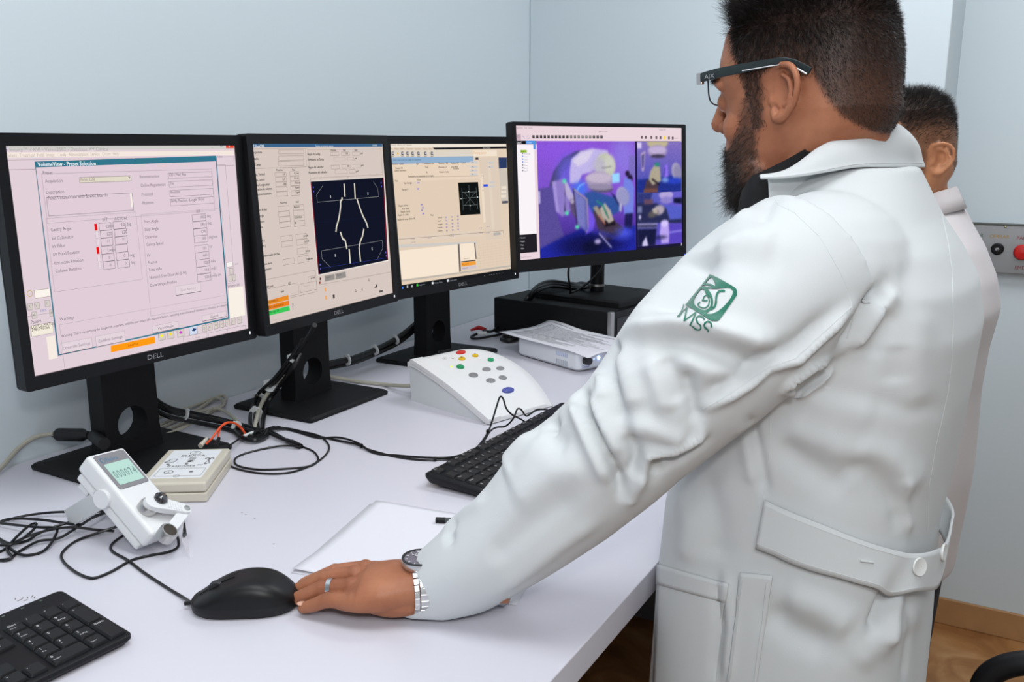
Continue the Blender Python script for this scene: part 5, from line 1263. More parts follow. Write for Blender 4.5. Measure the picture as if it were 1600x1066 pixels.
# leads standing up over the keypad and dropping onto the keyboard
ko, kp_ = add_cable('curly_lead', 'thin black lead rising in a bend before the keypad, tied above the keyboard', [(745, 700, .012), (756, 686, .016), (764, 672, .022), (770, 655, .040), (776, 635, .062), (781, 621, .080), (786, 623, .078), (791, 638, .055), (800, 648, .040), (815, 656, .020), (826, 664, .012)], .0016, ties=(.18,), tie_m=BLACK)
add_cable('curly_lead', 'thin black lead with a small hump in front of the keypad', [(745, 704, .010), (756, 690, .014), (766, 674, .018), (776, 668, .018), (790, 666, .018), (802, 654, .028), (808, 640, .040), (814, 640, .040), (822, 650, .026), (830, 646, .028), (840, 640, .030), (856, 641, .018), (870, 646, .008)], .0016)
# mouse cable
add_cable('mouse_cable', 'thin black cable snaking from the mouse around the white meter', [(299, 942, .006), (285, 933, .001), (260, 918, 0), (225, 895, 0), (200, 876, 0), (176, 862, 0), (174, 852, 0), (188, 840, .003), (208, 828, .008), (219, 820, .010), (205, 818, .010), (180, 824, .006), (150, 834, .002), (118, 846, 0), (98, 863, 0), (98, 876, 0), (115, 892, 0), (135, 902, 0), (150, 903, 0), (175, 893, 0), (205, 876, 0), (235, 868, 0), (262, 863, 0), (277, 856, .003), (279, 846, .010), (276, 836, .020)], .00175)
# tangled coil at the left
T0 = [(-20, 822, 0), (30, 808, .002), (80, 801, .004), (130, 800, .006), (170, 800, .006), (150, 806, .010), (135, 815, .010), (120, 820, .010), (60, 812, .006), (10, 812, .002), (-12, 828, 0), (10, 848, 0), (40, 846, 0), (60, 834, .004), (90, 822, .008), (125, 812, .010)]
T1_ = [(-20, 872, 0), (10, 876, 0), (30, 862, 0), (60, 846, .003), (90, 842, .003), (115, 828, .008), (140, 812, .010), (168, 800, .004)]
T2_ = [(-20, 838, .003), (0, 846, .003), (30, 866, .002), (55, 866, 0), (72, 858, .002), (84, 842, .006), (88, 826, .010), (60, 824, .010), (20, 820, .006), (-10, 816, .004)]
T3_ = [(178, 830, .002), (150, 828, .004), (110, 824, .012), (70, 830, .010), (30, 844, .004), (5, 860, 0), (-15, 868, 0)]
T4_ = [(-20, 852, .006), (20, 850, .006), (50, 830, .008), (56, 818, .010), (40, 826, .010), (12, 856, .004), (18, 872, .002), (-10, 876, 0)]
lbs = ['thin black cable of the tangle by the meter, passing behind its leg', 'black cable crossing the tangle from lower left to the meter leg', 'black cable looping low at the front of the tangle', 'black cable leaving the tangle in front of the meter leg', 'black cable loop at the far left of the tangle']
for T_, lb in zip((T0, T1_, T2_, T3_, T4_), lbs): add_cable('tangled_cable', lb, T_, .0018, group='tangle of cables by the meter')
# cables behind the wide monitor
def W3(x, y, z): return Vector((x, y, z))
g = thing('monitor_cables', 'black cables curling behind the wide monitor onto the computer case', 'cable', (-1.1, 2.2, BOXZ))
for k, (o1, r_) in enumerate(((0, .0055), (.014, .0045), (-.012, .004))):
    A = [onz(920 + k, 449, BOXZ + .03), onz(895, 445 + k * 3, BOXZ + .02), onz(862, 440 + k * 4, BOXZ + .03), onz(842, 446 + k * 4, BOXZ + .03), onz(826 + k * 4, 462, BOXZ + .012), onz(814 + k * 3, 484, DESK + .07), onz(811 + k * 3, 500, DESK + .02), onz(812 + k * 3, 512, DESK + .006)]
    MB().tube(cr(A, 7), r_).build('cable_strand', CABLE, g)
for s_ in (-1, 1):
    A = [P4 @ Vector((.06 * s_ - .01, .045, -.12)), P4 @ Vector((.055 * s_ - .01, .07, -.19)), P4 @ Vector((.02 * s_ - .015, .10, -.235)), P4 @ Vector((-.02, .12, -.25))]
    MB().tube(cr(A, 7), .003).build('cable_strand', CABLE, g)
# red and white plugs on the counter
rc = thing('audio_plugs', 'red and white audio plugs with coiled black lead near the wall', 'plug', onz(750, 520))
MB().tube([onz(736, 516, DESK + .012), onz(748, 512, DESK + .014)], .005, rad=[.003, .006], n=12).tube([onz(748, 512, DESK + .014), onz(758, 515, DESK + .012)], .006, rad=[.006, .005], n=12).build('red_plug', mat('red_plug_plastic', (176, 30, 36), .4), rc)
MB().tube([onz(745, 521, DESK + .010), onz(760, 521, DESK + .010)], .0055, n=12).build('white_plug', WHITEP, rc)
MB().tube(cr([onz(x, y, DESK + .005 + h) for x, y, h in ((755, 517, .006), (768, 518, .008), (780, 510, .016), (790, 512, .014), (782, 522, .004), (765, 526, .002), (745, 529, 0), (736, 527, 0), (745, 522, .004))], 7), .0035, n=8).build('black_lead', CABLE, rc)
for (a0, a1) in (((786, 512), (800, 508)), ((802, 508), (816, 505))):
    MB().tube([onz(*a0, DESK + .015), onz(*a1, DESK + .015)], .007, n=14).build('jack_plug', mat('dark_metal', (88, 90, 96), .35, metal=.7), rc)
tag(MB().tube(cr([onz(x, y, DESK + .006) for x, y in ((783, 530), (795, 533), (808, 530), (800, 526), (786, 527))], 6), .005, n=8).build('coiled_cable', CABLE, None), 'small black coil of cable under the corner of the printed sheet', 'cable')
# stray marks and a switch-off label on the desk are left to the worktop
scr_ = MB()
for (x, y) in ((24, 936), (30, 938), (35, 935), (43, 934), (50, 932), (54, 934), (40, 938)):
    p = onz(x, y, DESK + .0003); a_ = rl.uniform(0, 3)
    d_ = Vector((math.cos(a_), math.sin(a_), 0)) * .0022; n_ = Vector((-d_.y, d_.x, 0)) * .25
    scr_.add([p - d_ - n_, p + d_ - n_, p + d_ + n_, p - d_ + n_], [(0, 1, 2, 3)])
for (x, y) in ((378, 801), (384, 804), (398, 811), (428, 850)):
    p = onz(x, y, DESK + .0003); d_ = Vector((.0012, .0006, 0)); n_ = Vector((-.0004, .0006, 0))
    scr_.add([p - d_ - n_, p + d_ - n_, p + d_ + n_, p - d_ + n_], [(0, 1, 2, 3)])
o_ = scr_.build('scuff_marks', mat('scuff_brown', (120, 108, 104), .8), ct, smooth=False)
# ------------------------------------------------------------------ people: tools
def remesh_np(mb, voxel, smooth=4, fac=.5):
    o = mb.build('tmp_body', None, None, smooth=False)
    m = o.modifiers.new('r', 'REMESH'); m.mode = 'VOXEL'; m.voxel_size = voxel
    if smooth:
        m = o.modifiers.new('s', 'SMOOTH'); m.iterations = smooth; m.factor = fac
    dg = bpy.context.evaluated_depsgraph_get(); dg.update()
    me = bpy.data.meshes.new_from_object(o.evaluated_get(dg))
    V = np.empty(len(me.vertices) * 3); me.vertices.foreach_get('co', V); V = V.reshape(-1, 3)
    N = np.empty(len(me.vertices) * 3); me.vertex_normals.foreach_get('vector', N); N = N.reshape(-1, 3)
    Fc = [tuple(p.vertices) for p in me.polygons]
    bpy.data.objects.remove(o); bpy.data.meshes.remove(me)
    return V, Fc, N
def np_mesh(name, V, Fc, m, parent, world=True, smooth=True, sub=0):
    me = bpy.data.meshes.new(name)
    if parent is not None and world:
        I = np.array(root_matrix(parent).inverted()); V = V @ I[:3, :3].T + I[:3, 3]
    me.from_pydata(V.tolist(), [], Fc)
    for q in (m if isinstance(m, (list, tuple)) else [m]): me.materials.append(q)
    if smooth: me.polygons.foreach_set('use_smooth', [True] * len(me.polygons))
    me.update(); o = bpy.data.objects.new(name, me); COL.objects.link(o)
    if parent is not None: o.parent = parent
    if sub:
        b = o.modifiers.new('sub', 'SUBSURF'); b.levels = sub; b.render_levels = sub
    return o
def join_np(parts):
    V = np.concatenate([p[0] for p in parts]); Fc = []; k = 0
    for p in parts:
        Fc += [tuple(i + k for i in f) for f in p[1]]; k += len(p[0])
    return V, Fc
def xf(M, V):
    A = np.array(M); return V @ A[:3, :3].T + A[:3, 3]
def chain(mb, pts, rad, n=14, seg=4, flat=1.0):
    P = cr(pts, seg); R_ = []
    for i in range(len(pts) - 1):
        for k in range(seg): R_.append(rad[i] + (rad[i + 1] - rad[i]) * k / seg)
    R_.append(rad[-1])
    # rounded ends
    d0 = (P[0] - P[1]).normalized(); d1 = (P[-1] - P[-2]).normalized()
    Q = [P[0] + d0 * R_[0] * .95, P[0] + d0 * R_[0] * .6] + P + [P[-1] + d1 * R_[-1] * .6, P[-1] + d1 * R_[-1] * .95]
    RR = [R_[0] * .25, R_[0] * .78] + R_ + [R_[-1] * .78, R_[-1] * .25]
    mb.tube(Q, 1, n=n, rad=RR, flat=flat)
def sring(cx, cy, z, ax, ay, e=2.5, n=40, rot=0):
    out = []
    for k in range(n):
        a = 2 * PI * k / n; c, s_ = math.cos(a), math.sin(a)
        x = ax * math.copysign(abs(c) ** (2 / e), c); y = ay * math.copysign(abs(s_) ** (2 / e), s_)
        out.append((cx + x * math.cos(rot) - y * math.sin(rot), cy + x * math.sin(rot) + y * math.cos(rot), z))
    return out
def oring(c, t, up, ru, rs, n=24):
    """elliptical ring at c, normal t, radius ru along up, rs sideways"""
    t = Vector(t).normalized(); up = Vector(up); up = (up - t * up.dot(t)).normalized(); s_ = t.cross(up)
    return [Vector(c) + up * (ru * math.cos(2 * PI * k / n)) + s_ * (rs * math.sin(2 * PI * k / n)) for k in range(n)]

# ---------------- skin material with a stubble mask stored on the mesh
def skin_mat(name, rgb, dark):
    m = mat(name, rgb, .45, sss=.12, spec=.35); nt = m.node_tree; b = nt.nodes['Principled BSDF']
    at = nt.nodes.new('ShaderNodeAttribute'); at.attribute_name = 'stubble'
    n = nt.nodes.new('ShaderNodeTexNoise'); n.inputs['Scale'].default_value = 26; n.inputs['Detail'].default_value = 6
    tc = nt.nodes.new('ShaderNodeTexCoord'); nt.links.new(tc.outputs['Object'], n.inputs['Vector'])
    r = nt.nodes.new('ShaderNodeValToRGB'); c = lin(rgb)
    r.color_ramp.elements[0].position = .3; r.color_ramp.elements[1].position = .72
    r.color_ramp.elements[0].color = (c[0] * .80, c[1] * .70, c[2] * .66, 1); r.color_ramp.elements[1].color = (min(1, c[0] * 1.12), c[1] * 1.14, c[2] * 1.12, 1)
    nt.links.new(n.outputs['Fac'], r.inputs['Fac'])
    mx = nt.nodes.new('ShaderNodeMix'); mx.data_type = 'RGBA'
    nt.links.new(at.outputs['Fac'], mx.inputs['Factor']); nt.links.new(r.outputs['Color'], mx.inputs[6]); mx.inputs[7].default_value = (*lin(dark), 1)
    nt.links.new(mx.outputs[2], b.inputs['Base Color'])
    n2 = nt.nodes.new('ShaderNodeTexNoise'); n2.inputs['Scale'].default_value = 700; n2.inputs['Detail'].default_value = 3
    bp = nt.nodes.new('ShaderNodeBump'); bp.inputs['Strength'].default_value = .25; bp.inputs['Distance'].default_value = .0008
    nt.links.new(tc.outputs['Object'], n2.inputs['Vector']); nt.links.new(n2.outputs['Fac'], bp.inputs['Height']); nt.links.new(bp.outputs['Normal'], b.inputs['Normal'])
    return m

# ---------------- head in its own frame: x forward, y left, z up, origin between the ear canals
HP = [(.128, .012, -.018, .014), (.124, .030, -.040, .032), (.115, .056, -.062, .050), (.098, .078, -.078, .064), (.075, .092, -.089, .072), (.048, .099, -.095, .0765),
      (.022, .101, -.096, .0775), (.004, .093, -.095, .0765), (-.016, .092, -.097, .0745), (-.036, .093, -.088, .0715), (-.056, .094, -.070, .068), (-.076, .091, -.045, .063),
      (-.094, .089, -.015, .055), (-.108, .083, .012, .044), (-.117, .070, .030, .028), (-.120, .058, .042, .012)]
def head_mesh(voxel=.0017, ear_s=1.0, fat=1.0, neck=None):
    mb = MB(); rings = []
    for z, f, b, w_ in HP:
        cx = (f + b) / 2; hx = (f - b) / 2; r_ = []
        for k in range(48):
            a = 2 * PI * k / 48; c, s_ = math.cos(a), math.sin(a)
            ex = .86 if c > 0 else .92
            x = cx + hx * math.copysign(abs(c) ** ex, c); y = w_ * fat * math.copysign(abs(s_) ** .86, s_)
            r_.append((x, y, z))
        rings.append(r_)
    mb.loft(rings)
    # nose
    chain(mb, [(.090, 0, .022), (.103, 0, .006), (.110, 0, -.008), (.1125, 0, -.018)], [.009, .0080, .0082, .0105])
    for s in (-1, 1):
        mb.sphere((.099, s * .0115, -.0235), .0080, n=12); mb.sphere((.086, s * .031, .004), .0125, n=14, sc=(.8, 1.1, .9))
        chain(mb, [(.096, s * .012, .022), (.094, s * .034, .027), (.080, s * .052, .019)], [.006, .0065, .005])
        mb.sphere((.058, s * .044, -.026), .026, n=16, sc=(.95, .78, .9))
        mb.sphere((.040, s * .050, -.078), .024, n=16)
    # lips, chin
    mb.sphere((.094, 0, -.051), .011, n=14, sc=(.75, 1.9, .5)); mb.sphere((.092, 0, -.062), .011, n=14, sc=(.75, 1.7, .55)); mb.sphere((.078, 0, -.100), .020, n=16, sc=(1, 1.2, .9))
    # ears
    for s in (-1, 1):
        def E(x, z, dy=0): 
            return (x * ear_s - .002, s * (.0735 + max(0, (.014 - x)) * .50 + dy), z * .80 * ear_s + .001)
        hel = [(.012, .004), (.015, .020), (.010, .033), (-.003, .038), (-.017, .033), (-.0245, .018), (-.0245, .002), (-.020, -.012), (-.012, -.022), (-.003, -.030), (.006, -.029), (.009, -.018)]
        chain(mb, [E(*p) for p in hel], [.0028, .0032, .0034, .0036, .0036, .0036, .0035, .0034, .0040, .0052, .0046, .0030], n=10)
        chain(mb, [E(-.002, .026, -.002), E(-.012, .018, -.0015), (E(-.0155, .004, -.0015)), E(-.013, -.008, -.001), E(-.006, -.014, -.001)], [.0025, .0028, .0030, .0030, .0028], n=10)
        # dish behind the rim
        pl_ = [E(x, z, -.0075) for x, z in hel]; pl2 = [E(x, z, -.0105) for x, z in hel]
        mb.loft([pl2, pl_] if s > 0 else [pl_, pl2])
        mb.sphere(E(.0105, -.006, .001), .0050, n=10, sc=(.8, .7, 1.3)); mb.sphere(E(-.002, -.028, -.001), .0064, n=12, sc=(1, .6, 1))
        mb.tube([(-.004, s * .060, .004), E(-.006, .004, -.008)], .014, n=12, flat=1.5)
    if neck: neck(mb)
    V, Fc, N = remesh_np(mb, voxel, 3, .5)
    return V, Fc, N
def sst(a, b, x):
    t = np.clip((x - a) / (b - a), 0, 1); return t * t * (3 - 2 * t)
def hair_masks(V, beard=True, fade=1.0, hl=0.0):
    x, y, z = V[:, 0], np.abs(V[:, 1]), V[:, 2]
    hx = np.interp(z, [-.02, 0, .02, .04, .055, .07, .10, .13], [.036, .040, .044, .052, .060, .064, .072, .06]) + hl
    front = sst(.004, -.004, x - hx)
    # behind the ear the hairline drops to the nape
    lowx = np.interp(z, [-.060, -.050, -.038, -.028, -.007, .012, .026, .034], [-.2, -.088, -.074, -.062, -.047, -.037, -.031, -.02])
    rear = sst(.004, -.006, x - lowx)
    hair = np.where(z > .036, front, np.where(x < .0, rear, 0)); hair = np.where(z < -.058, 0, hair)
    top = sst(.014, .030, z)
    sideburn = front * (x > .006) * sst(.014, .028, x) * (z <= .040) * (z > -.03)
    h = np.maximum(np.where(x < .012, np.maximum(rear * (z < .040), front * top), front * top), sideburn)
    earz = (y > .0768) & (z < .034) & (x > -.034) & (x < .022)
    h[earz] = 0
    b = np.zeros(len(V))
    if beard:
        xr = np.interp(z, [-.13, -.11, -.09, -.07, -.05, -.03, 0], [-.012, -.008, .010, .028, .032, .028, .022])
        xf_ = np.interp(z, [-.07, -.058, -.050, -.040, -.025, 0], [.2, .2, .074, .062, .052, .046])
        b = sst(-.006, .008, x - xr) * sst(.008, -.006, x - xf_) * (z < .004) * (z > -.14)
        mus = sst(.006, .002, np.abs(z + .046)) * (x > .070) * (y < .032); b = np.maximum(b, mus)
        lip = (np.abs(z + .057) < .006) & (x > .084) & (y < .022); b[lip] = 0
        b[earz] = 0
    return h, b
def strands(name, V, N, w, count, length, direc, radius, m, parent, M, seed=1, jit=.25, segs=2, curl=0.0):
    r = np.random.default_rng(seed)
    p = w / w.sum(); idx = r.choice(len(V), count, p=p)
    P = V[idx] + r.normal(0, .0006, (count, 3)); n = N[idx]
    D = direc(P, n) + r.normal(0, jit, (count, 3)); D /= np.linalg.norm(D, axis=1)[:, None]
    L = length(P, w[idx]) * r.uniform(.7, 1.25, count)
    side = np.cross(D, r.normal(0, 1, (count, 3))); side /= np.linalg.norm(side, axis=1)[:, None] + 1e-9
    bend = r.normal(0, 1, (count, 3)) * curl
    verts = []; k = segs + 1
    out = np.empty((count, 2 * k, 3))
    for s in range(k):
        t = s / segs; q = P + D * (L * t)[:, None] + bend * (L * t * t)[:, None] - n * .0006
        wd = radius * (1 - .75 * t)
        out[:, 2 * s] = q - side * wd; out[:, 2 * s + 1] = q + side * wd
    out = xf(M, out.reshape(-1, 3))
    base = (np.arange(count) * 2 * k)[:, None]
    fs = [base + np.array([[2 * s, 2 * s + 1, 2 * s + 3, 2 * s + 2]]) for s in range(segs)]
    Fc = np.stack(fs, 1).reshape(-1, 4)
    return np_mesh(name, out, Fc.tolist(), m, parent, smooth=False)
def paint_stubble(o, val):
    at = o.data.color_attributes.new('stubble', 'FLOAT_COLOR', 'POINT')
    c = np.ones((len(o.data.vertices), 4), np.float32); c[:, :3] = val[:, None]; at.data.foreach_set('color', c.ravel())

# ---------------- hand: x to the fingertips, y to the little finger side, z up, origin at the wrist, resting on z=0
def hand_mesh(tips, voxel=.0013, mirror=False, scale=1.0, lift=0):
    mb = MB()
    rings = []
    for x, w_, h_, cz, cy in ((-.085, .020, .015, .036, 0), (-.05, .022, .016, .036, 0), (-.02, .0275, .0185, .036, 0), (0, .032, .0205, .035, 0), (.02, .0345, .021, .033, .001), (.045, .0405, .021, .030, .003), (.066, .042, .0185, .0275, .003), (.080, .039, .0135, .0235, .002), (.088, .035, .008, .020, .002)):
        r_ = []
        for k in range(32):
            a = 2 * PI * k / 32; c, s_ = math.cos(a), math.sin(a)
            r_.append((x, cy + w_ * math.copysign(abs(c) ** .85, c), cz + h_ * math.copysign(abs(s_) ** .9, s_)))
        rings.append(r_)
    mb.loft(rings)
    F4 = [((.076, .034), tips[0], .0080), ((.084, .0125), tips[1], .0090), ((.087, -.0105), tips[2], .0094), ((.082, -.032), tips[3], .0090)]
    for (kx_, ky_), (tx, ty, tz), r_ in F4:
        zk = .0325 - abs(ky_ + .004) * .16
        a = Vector((kx_ - .018, ky_, zk - .002)); t_ = Vector((tx, ty, tz)); k0 = Vector((kx_, ky_, zk))
        p1 = k0.lerp(t_, .45) + Vector((0, 0, .0045)); p2 = k0.lerp(t_, .74) + Vector((0, 0, .0018))
        chain(mb, [a, k0, p1, p2, t_], [r_ * 1.05, r_ * 1.12, r_ * .98, r_ * .92, r_ * .74], n=12)
        mb.sphere(k0 + Vector((-.004, 0, .0015)), r_ * 1.18, n=12); mb.sphere(p1 + Vector((0, 0, .0006)), r_ * 1.04, n=12)
        for q in (.25, .6): # extensor tendon
            pass
        chain(mb, [Vector((.012, ky_ * .45, .0475)), k0 + Vector((-.012, 0, .0075))], [.0035, .0042], n=8)
    # thumb leaves the side of the palm near its base
    chain(mb, [(.010, -.020, .026), (.040, -.044, .020), (.070, -.058, .013), (.096, -.058, .011)], [.0150, .0130, .0110, .0090], n=14)
    mb.sphere((.026, -.020, .024), .019, n=14, sc=(1.3, 1, .8)); mb.sphere((.036, .021, .021), .0165, n=14, sc=(2.2, .9, .9))
    V, Fc, N = remesh_np(mb, voxel, 3, .5)
    V = V * scale
    V[:, 2] = np.maximum(V[:, 2], .0008)
    if mirror: V[:, 1] *= -1; Fc = [tuple(reversed(f)) for f in Fc]
    return V, Fc, N

# =================================================================== the man at the counter
FD = Vector((-math.cos(R(12)), math.sin(R(12)), 0))
EAR = Vector((-.239, .994, 1.509))
HC = EAR - Vector((0, 0, 1)).cross(FD) * .076
HM = Matrix.Translation(HC) @ Matrix.Rotation(math.atan2(FD.y, FD.x), 4, 'Z') @ Matrix.Rotation(R(4), 4, 'Y')
man = thing('person', 'man in white coat and glasses leaning over, touching the mouse', 'person', (-.16, 1.09, 0))
SKIN = skin_mat('skin_tan', (164, 108, 80), (52, 38, 32))
HIN = HM.inverted()
NB = Vector((-.168, 1.094, 1.37))     # base of the neck
def neck1(mb):
    b = HIN @ NB
    c0 = Vector((-.022, 0, -.015)); 
    mb.tube(cr([c0, c0.lerp(b, .33) + Vector((.006, 0, 0)), c0.lerp(b, .66) + Vector((.004, 0, 0)), b], 5), 1, n=28, rad=[.061, .061, .061, .0612, .0612, .0614, .0615, .0615, .0615, .0615, .062, .062, .062, .062, .062, .062])
    for s in (-1, 1): chain(mb, [(-.030, s * .055, -.030), (-.004, s * .050, -.075), (.02, s * .03, -.12)], [.014, .014, .013])
    mb.sphere((.035, 0, -.085), .05, n=20, sc=(1.0, .95, .6))
hv, hf_, hn = head_mesh(.0018, 1.0, 1.0, neck1)
hm, bmk = hair_masks(hv)
hm[hv[:, 2] < -.062] = 0
nx = hv[:, 0]
# body under the clothes
tor = MB()
TR = [  # z, back x, front x, half width y, y centre
    (.50, -.035, -.352, .232, 1.075), (.70, -.045, -.352, .228, 1.075), (.80, -.047, -.350, .224, 1.076), (.95, -.050, -.3475, .214, 1.078), (1.05, -.049, -.346, .208, 1.08), (1.12, -.040, -.337, .206, 1.082),
    (1.20, -.032, -.330, .208, 1.085), (1.27, -.029, -.318, .210, 1.088), (1.315, -.039, -.304, .204, 1.09), (1.352, -.060, -.288, .186, 1.09), (1.382, -.080, -.272, .158, 1.09), (1.405, -.092, -.262, .130, 1.09), (1.424, -.102, -.25, .106, 1.09), (1.436, -.108, -.24, .088, 1.09)]
def torso_rings(dx, dy, zlo=0.0, n=56, e=2.6):
    return [sring((b + f) / 2, yc, z, (b - f) / 2 - dx, hw - dy, 3.3 if z < 1.0 else (3.0 if z < 1.1 else (e if z < 1.36 else 2.3)), n) for z, b, f, hw, yc in TR if z >= zlo]
tor.loft([r_ for r_ in torso_rings(.030, .030, .7) if r_[0][2] < 1.34])
legs = []
for s, (hx_, hy_) in ((-1, (-.18, .965)), (1, (-.17, 1.185))):
    kx_ = -.185 + (.02 if s > 0 else 0); fx = -.16 + (.04 if s > 0 else 0)
    chain(tor, [(hx_, hy_, .84), (kx_ + .0, hy_ - s * .005, .46), (fx, hy_ + s * .01, .09)], [.092, .060, .042], n=20)
    chain(tor, [(fx + .02, hy_ + s * .01, .05), (fx - .12, hy_ + s * .025, .04)], [.042, .036], n=14)
# right arm hangs out of sight
chain(tor, [(-.165, 1.255, 1.315), (-.13, 1.315, 1.07), (-.205, 1.32, .86)], [.055, .042, .030], n=16)
# left arm
SH = Vector((-.165, .925, 1.30)); 
WR = Vector((-.520, .738, DESK + .034))
sl_px = [(1262, 430, .905), (1180, 482, .885), (1090, 566, .885), (990, 672, .905), (888, 762, .935), (795, 838, .965), (681, 920, 1.010)]
def atd(px, py, d): return EYE + ray(px, py) * d
SLP = [atd(*q) for q in sl_px]
chain(tor, [SLP[0], SLP[2], SLP[3], SLP[4], SLP[5], SLP[5].lerp(SLP[6], .6) + Vector((0, 0, .004))], [.052, .046, .040, .036, .032, .024], n=18)
bv, bf, bn = remesh_np(tor, .006, 4, .5)
# right hand
hxd = Vector((-.926, -.377, 0)).normalized(); hyd = Vector((-hxd.y, hxd.x, 0))
HS = 1.04
HandM = Matrix((hxd, hyd, Vector((0, 0, 1)))).transposed().to_4x4(); HandM.translation = Vector((WR.x, WR.y, DESK + .0005))
lv, lf, ln = hand_mesh([(.130, .0215, .0085), (.146, .0045, .0085), (.152, -.0125, .009), (.148, -.029, .009)], scale=HS)
lvw = xf(HandM, lv)
rM = Matrix.Translation((-.205, 1.32, .86)) @ Matrix.Rotation(R(90), 4, 'Y') @ Matrix.Rotation(R(90), 4, 'X') @ Matrix.Translation((0, 0, -.027))
rv, rf, rn = hand_mesh([(.128, .034, .004), (.145, .012, .002), (.150, -.010, .002), (.142, -.032, .004)], voxel=.003, mirror=True)
V_, F_ = join_np([(xf(HM, hv), hf_), (bv, bf), (lvw, lf), (xf(rM, rv), rf)])
body = np_mesh('body', V_, F_, SKIN, man)
st_ = np.zeros(len(V_)); lenz = np.clip((hv[:, 2] - .02) / .08, 0, 1)
zz = hv[:, 2]
fade = .74 + .22 * sst(.0, .07, zz) + .12 * sst(-.01, -.07, hv[:, 0]); fade = np.minimum(fade, .96)
st_[:len(hv)] = np.maximum(hm * fade, bmk * (.80 - .25 * sst(-.06, -.01, zz)))
kn = np.zeros(len(lv))
for (kx_, ky_), tp in zip(((.076, .034), (.084, .0125), (.087, -.0105), (.082, -.032)), ((.130, .0215), (.146, .0045), (.152, -.0125), (.148, -.029))):
    for f_, a_, w__ in ((0, .16, .009), (.45, .22, .006), (.76, .16, .0045)):
        c_ = np.array([kx_ + (tp[0] - kx_) * f_, ky_ + (tp[1] - ky_) * f_]) * HS
        kn += a_ * np.exp(-((lv[:, 0] - c_[0]) ** 2 + (lv[:, 1] - c_[1]) ** 2) / w__ ** 2)
o0 = len(hv) + len(bv); st_[o0:o0 + len(lv)] = kn
paint_stubble(body, st_)
HAIR = mat('hair_black', (30, 25, 24), .38, spec=.45); BEARD = mat('beard_dark', (34, 26, 22), .45)
def hdir(P, n):
    z = P[:, 2:3]; t = sst(.06, .105, P[:, 2])[:, None]
    flow_side = np.array([[-.30, 0, -.75]]); flow_top = np.array([[.15, 0, .55]])
    return n * (.55 + .35 * t) + flow_side * (1 - t) + flow_top * t
def hlen(P, w_): return np.interp(P[:, 2], [-.05, -.02, .02, .05, .08, .10, .13], [.004, .005, .0065, .009, .015, .026, .032]) * (1 - .55 * sst(-.02, -.075, P[:, 0]))
keep = hm > .03
strands('hair', hv, hn, np.where(keep, hm, 0) * np.interp(hv[:, 2], [-.05, .02, .08], [.7, .9, 1.25]), 64000, hlen, hdir, .00019, HAIR, man, HM, 1, .22, 3, .12)
def bdir(P, n): return n * .5 + np.array([[.25, 0, -.8]])
def blen(P, w_): return np.interp(P[:, 2], [-.12, -.09, -.06, -.03, 0], [.018, .013, .009, .0065, .0045])
strands('beard', hv, hn, bmk * np.interp(hv[:, 2], [-.12, -.07, -.03, 0], [1.3, 1.2, .9, .6]), 15000, blen, bdir, .00020, BEARD, man, HM, 2, .38, 3, .3)
eb = ((np.abs(hv[:, 2] - .030) < .005) & (hv[:, 0] > .070) & (np.abs(hv[:, 1]) > .012) & (np.abs(hv[:, 1]) < .050)).astype(float)
if eb.sum(): strands('eyebrow_hair', hv, hn, eb, 900, lambda P, w_: np.full(len(P), .008), lambda P, n: n * .5 + np.stack([0 * P[:, 0], np.sign(P[:, 1]), 0 * P[:, 0]], 1), .0002, HAIR, man, HM, 3, .2)
ew = mat('eye_white', (225, 220, 215), .15); ei = mat('eye_iris', (40, 26, 20), .1)
for s in (-1, 1):
    eo = MB(HM).sphere((.0848, s * .031, .004), .0118, n=16).build('eye', ew, man)
    MB(HM).sphere((.0925, s * .031, .0035), .0050, n=12, sc=(.7, 1, 1)).build('iris', ei, eo)
# finger nails
NAIL = mat('nail_pink', (212, 164, 142), .3)
for (tx, ty, tz), nm in (((.1300, .0215, .0085), 0), ((.146, .0045, .0085), 1), ((.152, -.0125, .009), 2)):
    MB(HandM @ Matrix.Diagonal((HS, HS, HS, 1))).sphere((tx + .0005, ty, tz + .0052), .0052, n=12, sc=(1.15, .85, .32)).build('finger_nail', NAIL, man)
# ------------------------------------------------------------------ the white coat
def cloth_mat(name, rgb):
    m = mat(name, rgb, .82, spec=.2, sheen=.15); nt = m.node_tree; b = nt.nodes['Principled BSDF']
    tc = nt.nodes.new('ShaderNodeTexCoord')
    n = nt.nodes.new('ShaderNodeTexNoise'); n.inputs['Scale'].default_value = 900; n.inputs['Detail'].default_value = 3
    bp = nt.nodes.new('ShaderNodeBump'); bp.inputs['Strength'].default_value = .12; bp.inputs['Distance'].default_value = .0008
    nt.links.new(tc.outputs['Object'], n.inputs['Vector']); nt.links.new(n.outputs['Fac'], bp.inputs['Height']); nt.links.new(bp.outputs['Normal'], b.inputs['Normal'])
    return m
COAT = cloth_mat('white_coat_cloth', (202, 206, 207))
cm = MB()
cm.loft(torso_rings(0, 0, .5, 72))
